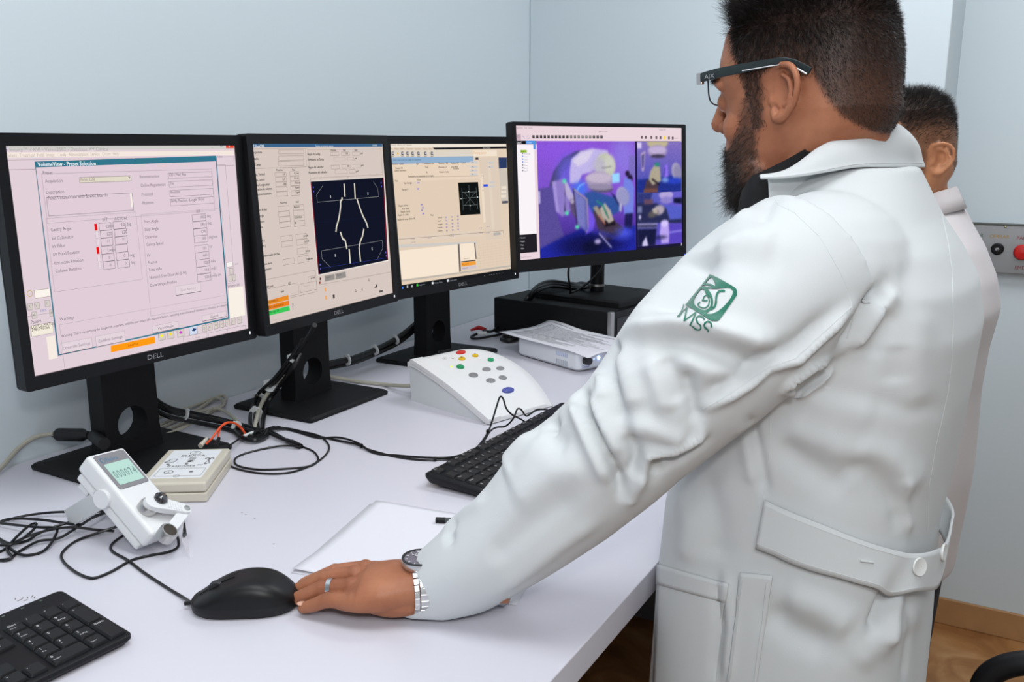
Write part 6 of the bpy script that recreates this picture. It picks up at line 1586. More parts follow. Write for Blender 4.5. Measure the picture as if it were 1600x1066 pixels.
# left sleeve: rings along the arm, wide at the shoulder, cuff flattened on the desk
SR = [.088, .086, .082, .067, .066, .060, .052]
path = cr(SLP, 6); rr = []
for i in range(len(SLP) - 1):
    for k in range(6): rr.append(SR[i] + (SR[i + 1] - SR[i]) * k / 6)
rr.append(SR[-1])
rings = []
for i, p in enumerate(path):
    t_ = (path[min(i + 1, len(path) - 1)] - path[max(i - 1, 0)])
    fl_ = max(0, (i - 24) / 12)
    if i > 30: t_ = (t_.normalized() - Vector((-hxd.y, hxd.x, 0)) * (.55 * (i - 30) / (len(path) - 31))).normalized()
    rings.append(oring(p + Vector((-hxd.y, hxd.x, 0)) * (.007 * fl_), t_, (0, 0, 1), rr[i] * (1 - .16 * fl_), rr[i] * (1 + .12 * fl_), 40))
rings = [[Vector((q.x, q.y, max(q.z, DESK + .004))) for q in r_] for r_ in rings]
cm.loft(rings)
cm.sphere(SLP[0] + Vector((.01, .03, -.005)), .088, n=24)
# right sleeve, out of sight behind the body
chain(cm, [(-.165, 1.245, 1.31), (-.130, 1.305, 1.08), (-.200, 1.315, .90)], [.078, .068, .056], n=24)
cv, cf, cn = remesh_np(cm, .0036, 12, .5)
base_bvh = BVHTree.FromPolygons([Vector(v) for v in cv], cf)
def hit(bvh, px, py, dmax=3.0):
    d = ray(px, py).normalized(); r_ = bvh.ray_cast(EYE, d, dmax)
    return r_
def poly3(bvh, pts, step=8):
    """a line drawn on the visible cloth, as points in space"""
    out = []
    for (x0, y0), (x1, y1) in zip(pts, pts[1:]):
        n = max(1, int(math.hypot(x1 - x0, y1 - y0) / step))
        for k in range(n):
            h = hit(bvh, x0 + (x1 - x0) * k / n, y0 + (y1 - y0) * k / n)
            if h[0] is not None: out.append(h[0])
    h = hit(bvh, *pts[-1])
    if h[0] is not None: out.append(h[0])
    return out
FOLDS = [
    ([(1100, 384), (1074, 418), (1046, 455), (1028, 488)], .027, -.021), ([(964, 532), (948, 558), (934, 585)], .020, -.012), ([(858, 668), (825, 700), (790, 738)], .028, .011),  # points, width, height (+ ridge, - valley)
    # sleeve, upper part
    ([(975, 516), (1000, 511), (1040, 508), (1100, 512), (1160, 528), (1215, 545)], .0115, .015), ([(1010, 530), (1080, 534), (1150, 556), (1215, 572)], .014, -.008),
    ([(1094, 640), (1106, 634), (1140, 616), (1170, 597), (1203, 573), (1243, 560), (1282, 524), (1330, 480)], .0065, .010),
    ([(1090, 626), (1135, 600), (1168, 580), (1205, 556), (1250, 535), (1300, 490)], .010, -.007),
    ([(1072, 578), (1076, 605), (1084, 635), (1092, 660)], .0075, -.010), ([(1060, 560), (1090, 572), (1130, 585), (1165, 590)], .010, .005),
    ([(1034, 556), (1050, 588), (1064, 630)], .010, -.008), ([(1015, 560), (1030, 600), (1045, 645)], .011, .006),
    ([(1096, 666), (1094, 682), (1070, 697), (1046, 706), (1012, 711), (1004, 735), (1000, 760)], .0055, .009),
    ([(1100, 690), (1060, 715), (1030, 722), (1022, 745)], .008, -.010),
    ([(981, 678), (988, 695), (994, 715), (990, 745)], .008, -.011), ([(985, 670), (1010, 668), (1040, 678), (1070, 690)], .010, .007),
    ([(908, 615), (920, 648), (936, 684), (950, 712), (966, 748), (974, 775)], .0065, -.018), ([(893, 612), (905, 640), (922, 680), (938, 715), (956, 755)], .010, .012),
    ([(924, 618), (934, 645), (950, 680), (966, 715)], .009, .009),
    ([(900, 628), (908, 622), (914, 628), (924, 645)], .006, -.014), ([(866, 652), (862, 658), (870, 672)], .007, -.009),
    ([(946, 560), (955, 590), (966, 630), (972, 662)], .008, -.009), ([(962, 545), (978, 590), (990, 640)], .012, .006), ([(932, 560), (938, 600), (945, 625)], .008, .006),
    # forearm
    ([(872, 655), (845, 668), (860, 690), (890, 690)], .013, -.007), ([(880, 632), (850, 650), (815, 690), (780, 735)], .010, .006), ([(852, 664), (830, 700), (800, 740)], .010, -.004),
    ([(715, 812), (700, 830), (705, 850)], .007, -.005), ([(690, 830), (725, 800), (760, 780)], .009, .004), ([(760, 880), (830, 820), (900, 770)], .016, -.005), ([(800, 790), (860, 740), (920, 730)], .016, .005),
    ([(770, 930), (820, 895), (880, 850), (940, 810)], .010, .004), ([(980, 790), (1000, 740)], .008, .005),
    # top of the shoulder
    ([(1110, 390), (1160, 372), (1215, 380)], .016, .005), ([(1090, 430), (1150, 410), (1220, 420)], .018, -.004), ([(1190, 300), (1170, 330), (1150, 345)], .008, .004), ([(1205, 312), (1190, 350)], .008, -.004),
    # armhole and the tucks below it
    ([(1314, 542), (1334, 517), (1356, 480), (1380, 446)], .008, -.013), ([(1330, 545), (1356, 510), (1378, 478), (1398, 452)], .010, .008), ([(1359, 560), (1372, 525), (1386, 484)], .010, -.005),
    ([(1296, 560), (1268, 572), (1240, 592), (1224, 610)], .0045, .008), ([(1226, 612), (1256, 612), (1284, 594), (1300, 572)], .0045, .009), ([(1280, 575), (1262, 592), (1245, 602)], .005, -.009),
    ([(1172, 652), (1182, 695), (1192, 745), (1196, 772)], .006, -.006), ([(1160, 660), (1170, 710), (1180, 760)], .009, .004),
    # back
    ([(1215, 690), (1262, 728), (1325, 765)], .016, -.006), ([(1225, 670), (1290, 690), (1340, 730)], .016, .005), ([(1300, 720), (1360, 735), (1405, 790), (1410, 835)], .014, -.006), ([(1330, 700), (1390, 720), (1440, 760)], .016, .005),
    ([(1410, 740), (1412, 790), (1420, 835)], .008, .006), ([(1245, 600), (1300, 640), (1370, 650)], .020, .004), ([(1440, 480), (1430, 560), (1440, 640)], .018, .003), ([(1400, 540), (1398, 600)], .015, -.003),
    ([(1240, 600), (1330, 615), (1420, 640), (1480, 640)], .010, -.002),
    # below the half belt
    ([(1389, 920), (1376, 950), (1360, 986)], .007, -.010), ([(1404, 925), (1396, 960), (1384, 1010)], .009, .007), ([(1200, 950), (1240, 985), (1300, 1010)], .018, -.006), ([(1225, 930), (1280, 950), (1330, 985)], .018, .005),
    ([(1420, 925), (1420, 1000), (1412, 1064)], .010, -.004), ([(1120, 900), (1126, 980), (1116, 1064)], .007, -.005), ([(1135, 900), (1140, 980), (1132, 1064)], .006, .005),
    ([(1060, 760), (1075, 820), (1070, 880)], .016, .004), ([(1100, 740), (1120, 820), (1120, 880)], .018, -.005),
    ([(1330, 1040), (1380, 1000), (1440, 960)], .016, .004),
]
disp = np.zeros(len(cv))
for pts, wd, hh in FOLDS:
    P = np.array([list(p) for p in poly3(base_bvh, pts)])
    if len(P) < 2: continue
    lo, hi_ = P.min(0) - wd * 3, P.max(0) + wd * 3
    sel = np.where(((cv > lo) & (cv < hi_)).all(1))[0]
    if not len(sel): continue
    Q = cv[sel]; best = np.full(len(sel), 1e9); along = np.zeros(len(sel))
    nseg = len(P) - 1
    for i in range(nseg):
        a, b = P[i], P[i + 1]; e = b - a; L2 = (e @ e) + 1e-12
        if L2 > .03 ** 2: continue
        t = np.clip(((Q - a) @ e) / L2, 0, 1); d = np.linalg.norm(Q - a - t[:, None] * e, axis=1)
        u = d < best; best[u] = d[u]; along[u] = (i + t[u]) / nseg
    taper = np.clip(np.minimum(along, 1 - along) * 5 + .25, 0, 1)
    prof = np.exp(-(best / wd) ** 2) if hh > 0 else np.exp(-(best / wd) ** 2 * 1.1)
    disp[sel] += hh * 1.12 * prof * taper
# soft irregular undulation of the cloth
ph = rng.uniform(0, 6.28, (10, 1)); K = rng.normal(0, 1, (10, 3)); K /= np.linalg.norm(K, axis=1)[:, None]; fr = rng.uniform(22, 60, 10)
und = sum(np.sin(cv @ K[i] * fr[i] + ph[i]) for i in range(10)) / 10
disp += und * .0022
cv2 = cv + cn * disp[:, None]
cv2[:, 2] = np.where((cv2[:, 0] < -.352) & (cv2[:, 2] < DESK + .003) & (cv[:, 2] > DESK - .02), DESK + .003, cv2[:, 2])
cv2[:, 0] = np.where((cv2[:, 2] < DESK + .002) & (cv2[:, 0] < -.3440), -.3440, cv2[:, 0])
def lap(V, Fc, it, lam=.5):
    F4 = np.array(Fc); E_ = np.concatenate([F4[:, [0, 1]], F4[:, [1, 2]], F4[:, [2, 3]], F4[:, [3, 0]]])
    for _ in range(it):
        S = np.zeros_like(V); C = np.zeros(len(V))
        for a, b in ((0, 1), (1, 0)):
            for k in range(3): S[:, k] += np.bincount(E_[:, a], V[E_[:, b], k], len(V))
            C += np.bincount(E_[:, a], minlength=len(V))
        V = V + lam * (S / C[:, None] - V)
    return V
if all(len(f) == 4 for f in cf[:5]): cv2 = lap(cv2, cf, 1, .25)
coat = np_mesh('coat', cv2, cf, COAT, man)
cbvh = BVHTree.FromPolygons([Vector(v) for v in cv2], cf)

def on_cloth(px, py, off):
    h = hit(cbvh, px, py)
    if h[0] is None: return None
    return h[0] + h[1] * off * (1 if h[1].dot(ray(px, py)) < 0 else -1)
def seam(pts, name, r=.0008, off=-.0004, m=COAT, step=5):
    P = [q for q in (on_cloth(*p_, off) for p_ in _dense(pts, step)) if q is not None]
    runs = [[P[0]]] if P else []
    for a, b in zip(P, P[1:]):
        if (a - b).length > .02: runs.append([b])
        else: runs[-1].append(b)
    mb = MB()
    for rn_ in runs:
        if len(rn_) > 2: mb.tube(rn_, r, n=6)
    if mb.v: return mb.build(name, m, coat)
def _dense(pts, step):
    out = []
    for (x0, y0), (x1, y1) in zip(pts, pts[1:]):
        n = max(1, int(math.hypot(x1 - x0, y1 - y0) / step))
        out += [(x0 + (x1 - x0) * k / n, y0 + (y1 - y0) * k / n) for k in range(n)]
    return out + [pts[-1]]
seam([(1216, 320), (1242, 333), (1281, 370), (1311, 422), (1326, 455), (1331, 475), (1333, 500), (1324, 528)], 'armhole_seam', 0.0010)
seam([(1471, 331), (1482, 380), (1488, 422), (1490, 500), (1488, 560), (1482, 612), (1462, 700), (1452, 760), (1450, 830)], 'back_seam', 0.0007)
seam([(1203, 640), (1203, 700), (1196, 760), (1190, 790)], 'side_seam', 0.0008)
seam([(1240, 604), (1300, 606), (1380, 614), (1470, 622), (1495, 620)], 'back_seam', 0.0005)
seam([(1330, 480), (1282, 524), (1243, 560), (1203, 574), (1140, 616), (1098, 640)], 'sleeve_seam', 0.0009)
seam([(1186, 282), (1205, 300), (1216, 320)], 'shoulder_seam', 0.0007)
def patch(name, quad, nx, ny, off, thick, m=COAT, parent=None, edge=None):
    """cloth laid on the coat: quad = photo corners tl, tr, br, bl"""
    v = []; ok = True
    for j in range(ny + 1):
        for i in range(nx + 1):
            u, t = i / nx, j / ny
            x = (quad[0][0] * (1 - u) + quad[1][0] * u) * (1 - t) + (quad[3][0] * (1 - u) + quad[2][0] * u) * t
            y = (quad[0][1] * (1 - u) + quad[1][1] * u) * (1 - t) + (quad[3][1] * (1 - u) + quad[2][1] * u) * t
            q = on_cloth(x, y, off)
            if q is None: q = v[-1] if v else Vector((0, 0, 0))
            v.append(q)
    f = [(j * (nx + 1) + i, (j + 1) * (nx + 1) + i, (j + 1) * (nx + 1) + i + 1, j * (nx + 1) + i + 1) for j in range(ny) for i in range(nx)]
    o = MB().add(v, f).build(name, m, parent or coat, smooth=True)
    s_ = o.modifiers.new('t', 'SOLIDIFY'); s_.thickness = thick; s_.offset = 0
    return o
patch('slit_placket', [(1157, 894), (1208, 899), (1182, 1075), (1134, 1075)], 8, 26, .0022, .0024)
patch('pocket_band', [(1030, 882), (1138, 912), (1134, 941), (1029, 913)], 18, 5, .0020, .0022)
patch('pocket', [(1029, 906), (1134, 936), (1118, 1080), (1022, 1080)], 18, 22, .0016, .0012)
seam([(1162, 905), (1150, 980), (1140, 1062)], 'stitching', .0005, .0038)
seam([(1200, 908), (1190, 980), (1180, 1062)], 'stitching', .0005, .0038)
# half belt across the back
top_ = [(1197, 781), (1228, 795), (1262, 809), (1297, 823), (1331, 837), (1365, 849), (1390, 856), (1408, 860), (1425, 858), (1441, 854), (1458, 846), (1470, 842)]
bot_ = [(1184, 853), (1212, 864), (1237, 876), (1272, 889), (1308, 899), (1335, 907), (1361, 914), (1386, 919), (1408, 919), (1427, 915), (1441, 910), (1455, 902)]
A_ = []; B_ = []
for i, (a, b) in enumerate(zip(top_, bot_)):
    o_ = .003 + .008 * sst(4, 9, np.float64(i))
    qa = on_cloth(*a, o_ + .001); qb = on_cloth(*b, o_ + .004)
    if qa is None or qb is None: continue
    A_.append(qa); B_.append(qb)
# beyond the visible edge it wraps around the far side
la, lb_ = A_[-1], B_[-1]
ea, eb_ = la + Vector((-.004, .09, .016)), lb_ + Vector((-.004, .09, .020))
A_ += [la.lerp(ea, .4) + Vector((.004, 0, .003)), ea, ea + Vector((-.05, .10, .01))]; B_ += [lb_.lerp(eb_, .4) + Vector((.004, 0, .002)), eb_, eb_ + Vector((-.05, .10, .01))]
Ac = cr(A_, 4); Bc = cr(B_, 4); NR = 8; v = []
for a, b in zip(Ac, Bc):
    for k in range(NR + 1): 
        t = k / NR; q = a.lerp(b, t); v.append(q)
f = [(i * (NR + 1) + k, i * (NR + 1) + k + 1, (i + 1) * (NR + 1) + k + 1, (i + 1) * (NR + 1) + k) for i in range(len(Ac) - 1) for k in range(NR)]
hb_ = MB().add(v, f).build('half_belt', COAT, coat)
s_ = hb_.modifiers.new('t', 'SOLIDIFY'); s_.thickness = .0028; s_.offset = 0
bbv = BVHTree.FromPolygons(v, f)
for edge in (.1, .9):
    q = [a.lerp(b, edge) for a, b in zip(Ac, Bc)]
    MB().tube([p + (-_fw) * .0013 for p in q[:44]], .0005, n=5).build('stitching', COAT, hb_)
MB().tube([bbv.ray_cast(EYE, ray(x, 876 + (x - 1345) * .12).normalized())[0] - _fw * .002 for x in (1343, 1350, 1357, 1364)], .0012, n=6).build('buttonhole', COAT, hb_)
BT = mat('button_white', (226, 228, 226), .25)
for px, py in ((1433, 885), (1470, 862)):
    h = bbv.ray_cast(EYE, ray(px, py).normalized())
    if h[0] is None: continue
    n_ = h[1] if h[1].dot(ray(px, py)) < 0 else -h[1]
    M_ = frame(h[0] + n_ * .0014, n_.orthogonal(), n_.cross(n_.orthogonal()))
    MB(M_).lathe([(0, 0), (.0085, 0), (.0095, .0012), (.0090, .0028), (.0065, .0022), (0, .0020)], n=24).build('button', BT, hb_)
    for k in range(4):
        MB(M_ @ Matrix.Translation((.0018 * (1 if k % 2 else -1), .0018 * (1 if k // 2 else -1), .0019))).lathe([(0, 0), (.0007, 0), (0, .0004)], n=6).build('button_stitch', mat('thread_grey', (150, 152, 150), .8), hb_)

# collar: stands at the nape and folds down to the tips
T_ = [atd(1389, 193, .990), atd(1346, 198, .960), atd(1311, 215, .948), atd(1280, 230, .942), atd(1252, 252, .940), atd(1226, 270, .938), atd(1198, 277, .935)]
B2 = [atd(1425, 262, 1.000), atd(1380, 262, .950), atd(1340, 262, .932), atd(1300, 268, .922), atd(1262, 274, .916), atd(1222, 278, .915), atd(1187, 279, .920)]
YM = 1.118
Tm = [Vector((p.x + .0, YM + (YM - p.y) * .62 + .006, p.z)) for p in T_]; Bm = [Vector((p.x, YM + (YM - p.y) * .68 + .006, p.z)) for p in B2]
def mid_back(a, b, push): return (a + b) / 2 + Vector((push, 0, 0))
Tall = list(reversed(T_)) + [mid_back(T_[0], Tm[0], .004)] + Tm; Ball = list(reversed(B2)) + [mid_back(B2[0], Bm[0], .012)] + Bm
Tc = cr(Tall, 6); Bc = cr(Ball, 6); v = []; NR = 10
cen = [Vector((-.165, YM, (a.z + b.z) / 2)) for a, b in zip(Tc, Bc)]
for i, (a, b) in enumerate(zip(Tc, Bc)):
    o_ = (a.lerp(b, .4) - cen[i]); o_.z = 0; o_ = o_.normalized()
    inner = a - o_ * .006 - Vector((0, 0, .030)); inner2 = a - o_ * .004
    for q in (inner, inner2 - Vector((0, 0, .004))): v.append(q)
    for k in range(NR + 1):
        t = k / NR; v.append(a.lerp(b, t) + o_ * (.0065 * math.sin(PI * min(1, t * 1.15)) ) + Vector((0, 0, .002 * math.sin(PI * t))))
W_ = NR + 3
f = [(i * W_ + k, (i + 1) * W_ + k, (i + 1) * W_ + k + 1, i * W_ + k + 1) for i in range(len(Tc) - 1) for k in range(W_ - 1)]
col_ = MB().add(v, f).build('collar', COAT, coat, smooth=True)
for p in col_.data.polygons: p.use_smooth = True
s_ = col_.modifiers.new('t', 'SOLIDIFY'); s_.thickness = .0032; s_.offset = 0
ss = col_.modifiers.new('s', 'SUBSURF'); ss.levels = 1; ss.render_levels = 1
st2 = [v[i * W_ + W_ - 2].lerp(v[i * W_ + W_ - 1], .15) - _fw * .002 for i in range(len(Tc) // 2 + 6)]
MB().tube(st2, .0006, n=5).build('stitching', COAT, col_)
# black shirt round the neck
SB = mat('black_shirt_cloth', (14, 14, 17), .85)
sh = MB()
rings = []
for z, cx, rx, ry in ((1.28, -.175, .105, .120), (1.34, -.182, .095, .100), (1.370, -.185, .080, .084), (1.385, -.186, .074, .078)):
    rings.append([(cx + rx * math.cos(2 * PI * k / 40), 1.088 + ry * math.sin(2 * PI * k / 40), z) for k in range(40)])
sh.loft(rings)
U_ = [atd(1360, 200, .975), atd(1330, 206, .966), atd(1308, 213, .960), atd(1268, 228, .953), atd(1229, 249, .950), atd(1195, 266, .954), atd(1173, 277, .965), atd(1159, 298, .985)]
Um = [Vector((p.x, YM + (YM - p.y) * .60 + .004, p.z)) for p in U_]
Ua = cr(list(reversed(U_)) + [(U_[0] + Um[0]) / 2 + Vector((.010, 0, .006))] + Um, 5); v = []
for a in Ua:
    o_ = a - Vector((-.175, YM, a.z)); o_.z = 0; o_.normalize()
    v += [a - o_ * .010 - Vector((0, 0, .02)), a - o_ * .003, a, a + o_ * .002 - Vector((0, 0, .008)), a + o_ * .004 - Vector((0, 0, .022)), a + o_ * .004 - Vector((0, 0, .05)), a + o_ * .0 - Vector((0, 0, .085))]
f = [(i * 7 + k, (i + 1) * 7 + k, (i + 1) * 7 + k + 1, i * 7 + k + 1) for i in range(len(Ua) - 1) for k in range(6)]
f.append((0 * 7 + 3, 0 * 7 + 6, (len(Ua) - 1) * 7 + 6, (len(Ua) - 1) * 7 + 3))
sh.add(v, f)
sho = sh.build('shirt', SB, man, smooth=True)
TRO = mat('dark_trouser_cloth', (34, 36, 46), .9)
tr = MB()
for s, hy_ in ((-1, .965), (1, 1.185)):
    kx_ = -.185 + (.02 if s > 0 else 0); fx = -.16 + (.04 if s > 0 else 0)
    tr.tube(cr([(-.18, hy_, .86), (kx_, hy_ - s * .005, .46), (fx, hy_ + s * .01, .10), (fx, hy_ + s * .01, .075)], 5), 1, n=24, rad=[.108, .106, .102, .098, .092, .086, .082, .078, .074, .071, .068, .067, .066, .066, .066, .066])
    so_ = MB().loft([[(x + fx, y + hy_ + s * .015, z) for x, y in rrect(-.20, -.048, .085, .048, .045, 6)] for z in (0.0, .02)] + [[(x * .9 + fx - .005, y * .92 + hy_ + s * .015, .055) for x, y in rrect(-.20, -.048, .085, .048, .045, 6)], [(x * .5 + fx + .03, y * .7 + hy_ + s * .015, .10) for x, y in rrect(-.14, -.048, .085, .048, .045, 6)]])
    so_.build('shoe', mat('black_leather', (20, 20, 22), .3), man)
tr.build('trousers', TRO, man)

# ---- embroidered emblem and letters on the sleeve: small stitched cells on the cloth
def inpoly(P, poly):
    X, Y = P[:, 0], P[:, 1]; ins = np.zeros(len(P), bool); n = len(poly)
    for i in range(n):
        x0, y0 = poly[i]; x1, y1 = poly[(i + 1) % n]
        c_ = (y0 > Y) != (y1 > Y)
        with np.errstate(divide='ignore', invalid='ignore'): xi = (x1 - x0) * (Y - y0) / (y1 - y0 + 1e-12) + x0
        ins ^= c_ & (X < xi)
    return ins
def instroke(P, pts, w_):
    d = np.full(len(P), 1e9); pts = [(p.x, p.y) for p in cr([(x, y, 0) for x, y in pts], 5)]
    for (x0, y0), (x1, y1) in zip(pts, pts[1:]):
        ex, ey = x1 - x0, y1 - y0; t = np.clip(((P[:, 0] - x0) * ex + (P[:, 1] - y0) * ey) / (ex * ex + ey * ey + 1e-9), 0, 1)
        d = np.minimum(d, np.hypot(P[:, 0] - x0 - t * ex, P[:, 1] - y0 - t * ey))
    return d < w_ / 2
def crp(pts, closed=True): return [(p.x, p.y) for p in cr([(x, y, 0) for x, y in pts], 5, closed)]
# outlines read in the enlarged view (1 photo pixel = 8.886 units, origin 1040, 410)
ST = 3.4
gx, gy = np.meshgrid(np.arange(150, 1005, ST), np.arange(165, 975, ST)); PG = np.stack([gx.ravel(), gy.ravel()], 1)
outer = [(645, 180), (930, 335), (985, 385), (990, 450), (960, 500), (770, 770), (720, 815), (660, 820), (600, 800), (300, 600), (300, 575), (500, 330), (600, 205)]
fill = inpoly(PG, crp(outer))
holes = [
    [(640, 212), (670, 250), (690, 300), (688, 335), (640, 310), (580, 300), (555, 300), (590, 255)],               # head of the bird
    [(512, 330), (560, 322), (610, 330), (650, 352), (590, 352), (545, 340), (515, 345)],
    [(600, 370), (700, 375), (800, 362), (880, 360), (925, 385), (932, 430), (900, 500), (830, 590), (730, 680), (640, 722), (560, 718), (600, 690), (640, 650), (660, 580), (650, 500), (625, 430), (580, 380)],   # wing
    [(520, 378), (550, 400), (562, 440), (600, 470), (628, 520), (632, 590), (600, 640), (550, 668), (490, 660), (430, 620), (400, 570), (402, 520), (440, 450), (490, 385)]]  # child
for h_ in holes: fill &= ~inpoly(PG, crp(h_))
for pts, w_ in (([(500, 352), (560, 372), (610, 430), (640, 500), (645, 580), (615, 650), (560, 690), (530, 695)], 30), ([(812, 400), (760, 402), (725, 430), (705, 490), (700, 560), (680, 620), (640, 655)], 30),
                ([(480, 560), (455, 590), (480, 625), (540, 640), (590, 610), (608, 550), (600, 495), (575, 465), (545, 475), (530, 510), (515, 530), (545, 540), (580, 535)], 17), ([(655, 345), (610, 320), (560, 308)], 10)):
    fill |= instroke(PG, pts, w_)
for pts, w_ in (([(255, 590), (245, 640), (215, 700), (165, 760)], 13), ([(300, 640), (250, 680), (215, 730), (185, 765)], 12), ([(300, 640), (280, 720), (262, 810)], 22), ([(262, 810), (340, 760), (420, 700)], 16), ([(420, 700), (390, 780), (345, 865)], 24), ([(345, 865), (375, 885)], 12),
                ([(535, 795), (500, 762), (450, 760), (425, 795), (450, 840), (490, 880), (480, 925), (430, 925), (385, 890)], 20), ([(640, 895), (625, 845), (580, 830), (540, 855), (545, 895), (590, 930), (592, 952)], 22)):
    fill |= instroke(PG, pts, w_)
v = []; f = []
for (x, y) in PG[fill]:
    c4 = []
    for dx_, dy_ in ((0, 0), (0, ST), (ST, ST), (ST, 0)):
        q = on_cloth(1040 + (x + dx_) / 8.886, 410 + (y + dy_) / 8.886, .0009)
        if q is not None: c4.append(q)
    if len(c4) == 4: k = len(v); v += c4; f.append((k, k + 1, k + 2, k + 3))
em = MB().add(v, f).build('embroidered_emblem', mat('green_embroidery', (14, 112, 88), .6, bump=.6, bscale=1500, sheen=.3, var=.25, vscale=600), coat, smooth=True)
weld(em, 1e-5); em['label'] = 'green embroidered emblem and IMSS letters'

# ------------------------------------------------------------------ glasses, watch and ring
gt = thing('eyeglasses', 'half rim glasses with dark temples, worn by the man touching the mouse', 'glasses', HM @ Vector((.1, 0, .01)))
GB = mat('glasses_dark_green', (28, 38, 40), .3); GX, GZ = .0965, .018
def temple(s):
    pts = [(GX, s * .072, GZ + .012), (.07, s * .0775, GZ + .014), (.035, s * .0795, GZ + .0155), (.008, s * .0815, GZ + .0165), (-.006, s * .083, GZ + .0165), (-.020, s * .0835, GZ + .0120), (-.036, s * .083, GZ + .003)]
    hh = [.0050, .0052, .0048, .0040, .0036, .0040, .0036]
    P = cr(pts, 5); rings = []
    for i, p in enumerate(P):
        k = min(i / 5, 5.999); h_ = hh[int(k)] * (1 - k % 1) + hh[min(int(k) + 1, 6)] * (k % 1)
        t_ = (P[min(i + 1, len(P) - 1)] - P[max(i - 1, 0)]).normalized(); up = Vector((0, 0, 1)); up = (up - t_ * up.dot(t_)).normalized(); sd = t_.cross(up)
        rings.append([p + up * h_ * cz_ + sd * .0012 * cs_ for cz_, cs_ in ((1, -.6), (1, .6), (.8, 1), (-.8, 1), (-1, .6), (-1, -.6), (-.8, -1), (.8, -1))])
    return rings
for s in (-1, 1):
    tm = MB(HM).loft(temple(s)).build('temple', GB, gt)
    MB(HM).tube([(.040, s * .0812, GZ + .0125), (.020, s * .0822, GZ + .0130), (.006, s * .0835, GZ + .0132), (-.004, s * .0843, GZ + .0130)], .0009, n=6, flat=.6).build('white_inlay', WHITEP, tm)
    MB(HM).tube([(-.014, s * .0848, GZ + .0110), (-.024, s * .0848, GZ + .0065), (-.033, s * .0842, GZ + .0005)], .0009, n=6).build('white_inlay', WHITEP, tm)
    # hinge and end piece
    MB(HM).box((GX - .003, s * .070 - .0025, GZ + .005), (GX + .004, s * .070 + .0035, GZ + .0175)).build('end_piece', STEEL, gt, bevel=.0008)
    # lens: rounded trapezium, slightly wrapped
    def LP(u, w_): # u -1..1 outward from centre, w vertical
        return Vector((GX + .003 - .010 * max(0, u * .5 + .5) ** 2, s * (.036 + u * .030), GZ + .013 + w_))
    o_ = [(-.95, 0), (-.4, .002), (.4, .002), (1.0, 0), (1.02, -.012), (.90, -.022), (.45, -.028), (-.35, -.029), (-.82, -.024), (-.98, -.012)]
    pts = cr([LP(*q) for q in o_], 5, True); cn_ = sum(pts, Vector()) / len(pts)
    MB(HM).add([cn_] + pts, [(0, 1 + k, 1 + (k + 1) % len(pts)) for k in range(len(pts))]).build('lens', mat('lens_glass', (240, 250, 250), .02, trans=1.0, ior=1.02, alpha=.35), gt)
    MB(HM).tube(pts + [pts[0]], .0009, n=6).build('lower_rim', mat('rim_dark', (40, 48, 60), .3, metal=.5), gt)
    MB(HM).tube(cr([LP(*q) for q in ((-1.0, -.002), (-.9, .001), (-.4, .004), (.4, .004), (1.02, .001))], 4), .0024, n=8).build('top_bar', GB, gt)
    MB(HM).tube([(GX - .002, s * .010, GZ - .003), (GX - .010, s * .011, GZ - .008)], .0022, n=8).build('nose_pad', mat('clear_pad', (220, 220, 215), .2), gt)
MB(HM).tube(cr([(GX + .003, -.010, GZ + .010), (GX + .006, 0, GZ + .013), (GX + .003, .010, GZ + .010)], 4), .0018, n=8).build('bridge', GB, gt)
TX = HM @ Matrix.Translation((.088, .0770, GZ + .0098)) @ Matrix.Rotation(R(171.5), 4, 'Z') @ Matrix.Rotation(R(90), 4, 'X')
MB(TX).text('A|X', .0062, None, Matrix.Identity(4), .0001, 'LEFT', 1.3).build('lettering', mat('silver_print'), gt, smooth=False)

# wrist watch
wt = thing('wristwatch', 'steel watch with round face on the wrist by the cuff', 'watch', WR)
wc = HandM @ Vector((.010 * HS, 0, .0345)); wax = hxd
hyr = (hyd - hxd * .38).normalized(); WM = frame(wc, hyr, Vector((0, 0, 1)))     # x to little finger, y up, z along the arm
def wring(a, r1=.0375, r2=.0245): return Vector((r1 * math.cos(a), r2 * math.sin(a), 0))
NL = 26
for k in range(NL):
    a = 2 * PI * k / NL
    deg_ = math.degrees(a) % 360
    if 62 < deg_ < 116: continue
    p = wring(a); tng = (wring(a + .01) - wring(a - .01)).normalized(); out_ = Vector((tng.y, -tng.x, 0))
    L_ = 2 * PI * .0297 / NL
    mb = MB(WM @ frame(p, tng, out_))
    for z0, z1 in ((-.0104, -.0050), (-.0043, .0043), (.0050, .0104)): 
        sh_ = .0 if z0 != -.0043 else L_ * .5
        mb.box((-L_ * .45 + sh_, -.0012, z0), (L_ * .45 + sh_, .0018, z1))
    mb.build('bracelet_link', mat('watch_steel', (205, 205, 205), .32, metal=1.0), wt, bevel=.0005)
p = wring(R(88)); tng = (wring(R(89)) - wring(R(87))).normalized(); out_ = Vector((tng.y, -tng.x, 0))
FM = WM @ frame(p + out_ * .003, tng, Vector((0, 0, 1)))
if (FM.to_3x3() @ Vector((0, 0, 1))).z < 0: FM = FM @ Matrix.Rotation(PI, 4, 'X')
MB(FM).lathe([(0, -.006), (.0170, -.006), (.0195, -.003), (.0200, .001), (.0195, .0035), (.0172, .0042), (.0168, .0030), (0, .0030)], n=40).build('watch_case', mat('watch_steel'), wt)
rn_ = MB(FM); rn_.mesh(shape2d([circ(0, 0, .0192, 40), circ(0, 0, .0168, 40)], .0038, .0046)); rn_.build('bezel', mat('bezel_black', (30, 28, 32), .2), wt)
MB(FM).lathe([(0, .0031), (.0165, .0031), (.0165, .0034), (0, .0034)], n=32).build('dial', mat('dial_grey', (120, 112, 122), .25, metal=.3), wt)
mk = MB(FM)
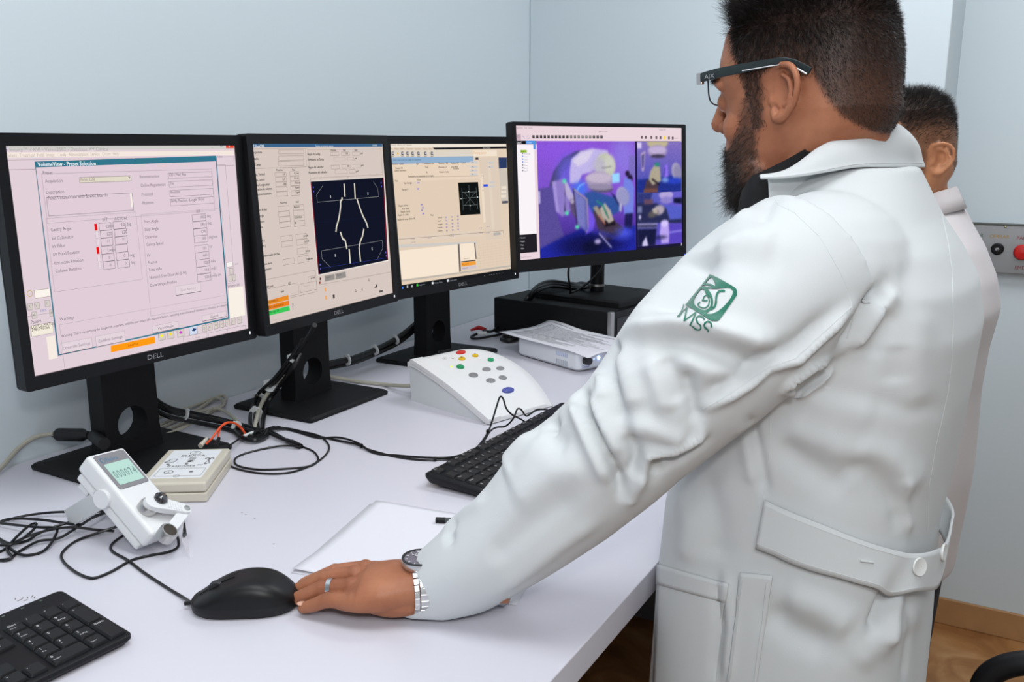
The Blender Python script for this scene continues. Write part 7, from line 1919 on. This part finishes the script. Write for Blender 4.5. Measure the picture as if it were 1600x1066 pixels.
for k in range(12):
    mk.box((-.0006, .0125, .0035), (.0006, .0152, .0040), None, Matrix.Rotation(R(30 * k), 4, 'Z'))
for cx_, cy_ in ((.007, 0), (-.007, 0), (0, -.007)): mk.mesh(shape2d([circ(cx_, cy_, .0036, 20), circ(cx_, cy_, .0030, 20)], .0035, .0038))
mk.box((-.0005, -.002, .0040), (.0005, .011, .0044), None, Matrix.Rotation(R(-50), 4, 'Z')); mk.box((-.0006, -.002, .0040), (.0006, .008, .0044), None, Matrix.Rotation(R(60), 4, 'Z'))
mk.build('markers', mat('marker_silver', (235, 235, 235), .2, metal=.6), wt, smooth=False)
MB(FM @ Matrix.Translation((0, -.0205, 0)) @ Matrix.Rotation(PI / 2, 4, 'X')).lathe([(0, -.002), (.0025, -.002), (.0025, .002), (0, .002)], n=12).build('crown', STEEL, wt)
# ring
rp0 = HandM @ (Vector((.102, .0105, .0270)) * HS); rdir = (HandM.to_3x3() @ Vector((.9, -.09, -.12))).normalized()
tag(MB().mesh(shape2d([circ(0, 0, .0116, 28), circ(0, 0, .0101, 28)], -.0026, .0026), M=frame(rp0, rdir.orthogonal(), rdir.cross(rdir.orthogonal()))).build('finger_ring', CHROME, None, bevel=.0006), 'polished silver wedding ring on the ring finger by the mouse', 'ring')
# =================================================================== the man behind
EAR2 = atd(1462, 251, 1.72)
v2 = Vector((EAR2.x, EAR2.y, 0)).normalized(); r2 = Vector((v2.y, -v2.x, 0))
F2 = (-r2 * math.cos(R(44)) - v2 * math.sin(R(44))).normalized()
HC2 = EAR2 - Vector((0, 0, 1)).cross(F2) * .076
man2 = thing('person', 'man with cropped hair in white coat standing behind the other man', 'person', (HC2.x + .02, HC2.y + .03, 0))
HM2 = Matrix.Translation(HC2) @ Matrix.Rotation(math.atan2(F2.y, F2.x), 4, 'Z') @ Matrix.Rotation(R(6), 4, 'Y')
SKIN2 = skin_mat('skin_light_tan', (204, 144, 106), (58, 44, 38))
N2 = Vector((HC2.x + .035, HC2.y + .03, 1.27)); H2I = HM2.inverted()
def neck2(mb):
    b = H2I @ N2; c0 = Vector((-.022, 0, -.015))
    mb.tube(cr([c0, c0.lerp(b, .5), b], 5), 1, n=24, rad=[.056] * 5 + [.058] * 5 + [.062])
    mb.sphere((.035, 0, -.085), .045, n=20, sc=(1.0, .95, .6))
gv, gf, gn = head_mesh(.0028, 1.0, 1.0, neck2)
gh, _ = hair_masks(gv, False)
gh[gv[:, 2] < -.055] = 0
cx2, cy2 = N2.x - .02, N2.y + .02
t2b = MB()
T2R = [(.585, -.054, .140, .20), (.80, -.040, .148, .20), (.97, -.042, .148, .20), (1.06, -.038, .152, .215), (1.14, -.026, .160, .225), (1.20, -.038, .158, .210), (1.26, -.064, .130, .175), (1.305, -.092, .100, .125), (1.335, -.108, .080, .090)]
def rings2(ins, lo=0, hi=9): return [sring(rx - ax, cy2, z, ax - ins, ay - ins, 2.4, 44) for z, rx, ax, ay in T2R if lo <= z <= hi]
t2b.loft(rings2(.03, .7, 1.31))
for s in (-1, 1):
    chain(t2b, [(-.19, cy2 + s * .10, .84), (-.175, cy2 + s * .10, .46), (-.165, cy2 + s * .11, .09)], [.085, .056, .040], n=16)
    chain(t2b, [(-.16, cy2 + s * .11, .05), (-.28, cy2 + s * .13, .04)], [.040, .034], n=12)
    chain(t2b, [(-.19, cy2 + s * .18, 1.22), (-.20, cy2 + s * .22, 1.08), (-.36, cy2 + s * .14, 1.05)], [.045, .038, .028], n=12)
bv2, bf2, bn2 = remesh_np(t2b, .008, 3, .5)
hh = []
for s in (-1, 1):
    M_ = Matrix.Translation((-.36, cy2 + s * .14, 1.025)) @ Matrix.Rotation(PI + s * .4, 4, 'Z')
    a_, b_, c_ = hand_mesh([(.128, .034, .004), (.145, .012, .002), (.150, -.010, .002), (.142, -.032, .004)], voxel=.0035, mirror=(s > 0))
    hh.append((xf(M_, a_), b_))
V_, F_ = join_np([(xf(HM2, gv), gf), (bv2, bf2)] + hh)
body2 = np_mesh('body', V_, F_, SKIN2, man2)
st_ = np.zeros(len(V_)); st_[:len(gv)] = gh * (.62 + .3 * sst(.04, .09, gv[:, 2]))
paint_stubble(body2, st_)
strands('hair', gv, gn, gh * np.interp(gv[:, 2], [-.05, .03, .08], [.35, .6, 1.6]), 22000, lambda P, w_: np.interp(P[:, 2], [-.05, .02, .06, .09, .13], [.002, .0025, .005, .012, .018]),
        lambda P, n: n * .6 + np.array([[-.35, 0, .15]]), .00026, HAIR, man2, HM2, 11, .25, 2, .1)
for s in (-1, 1):
    eo = MB(HM2).sphere((.0848, s * .031, .004), .0118, n=12).build('eye', ew, man2)
    MB(HM2).sphere((.0925, s * .031, .0035), .0050, n=10, sc=(.7, 1, 1)).build('iris', ei, eo)
eb = ((np.abs(gv[:, 2] - .030) < .005) & (gv[:, 0] > .070) & (np.abs(gv[:, 1]) > .012) & (np.abs(gv[:, 1]) < .050)).astype(float)
if eb.sum(): strands('eyebrow_hair', gv, gn, eb, 700, lambda P, w_: np.full(len(P), .008), lambda P, n: n * .5 + np.stack([0 * P[:, 0], np.sign(P[:, 1]), 0 * P[:, 0]], 1), .00025, HAIR, man2, HM2, 3, .2)
c2m = MB(); c2m.loft([sring(rx - ax, cy2, z, ax, ay, 2.4, 48) for z, rx, ax, ay in T2R])
for s in (-1, 1): chain(c2m, [(-.175, cy2 + s * .185, 1.235), (-.20, cy2 + s * .225, 1.08), (-.33, cy2 + s * .15, 1.05)], [.075, .064, .052], n=20)
dv, df, dn = remesh_np(c2m, .007, 8, .5)
u2 = sum(np.sin(dv @ K[i] * fr[i] * .8 + ph[i]) for i in range(10)) / 10
coat2 = np_mesh('coat', dv + dn * (u2 * .004)[:, None], df, cloth_mat('pale_coat_cloth', (214, 208, 209)), man2)
cb = MB(); P = []
for k in range(33):
    a = 2 * PI * k / 32; cx_, cy_ = N2.x - .012, N2.y
    c_, s_ = math.cos(a), math.sin(a); zt_ = 1.352 + .022 * c_
    for r_, dz_ in ((.060, -.03), (.064, 0), (.068, .002), (.076, -.014), (.088, -.038)):
        P.append((cx_ + r_ * 1.02 * c_, cy_ + r_ * s_, zt_ + dz_))
cb.add(P, [(k * 5 + j, (k + 1) * 5 + j, (k + 1) * 5 + j + 1, k * 5 + j + 1) for k in range(32) for j in range(4)])
c_ = cb.build('collar', cloth_mat('pale_coat_cloth', (214, 208, 209)), coat2); c_.modifiers.new('t', 'SOLIDIFY').thickness = .003
t3_ = MB()
for s in (-1, 1):
    t3_.tube(cr([(-.175, cy2 + s * .085, .86), (-.168, cy2 + s * .095, .46), (-.165, cy2 + s * .11, .075)], 5), 1, n=20, rad=[.105, .104, .102, .098, .092, .086, .080, .074, .070, .068, .067])
    MB().loft([[(x - .16, y + cy2 + s * .12, z) for x, y in rrect(-.20, -.048, .085, .048, .045, 6)] for z in (0.0, .02)] + [[(x * .9 - .165, y * .92 + cy2 + s * .12, .055) for x, y in rrect(-.20, -.048, .085, .048, .045, 6)], [(x * .5 - .13, y * .7 + cy2 + s * .12, .10) for x, y in rrect(-.14, -.048, .085, .048, .045, 6)]]).build('shoe', mat('black_leather'), man2)
t3_.build('trousers', TRO, man2)
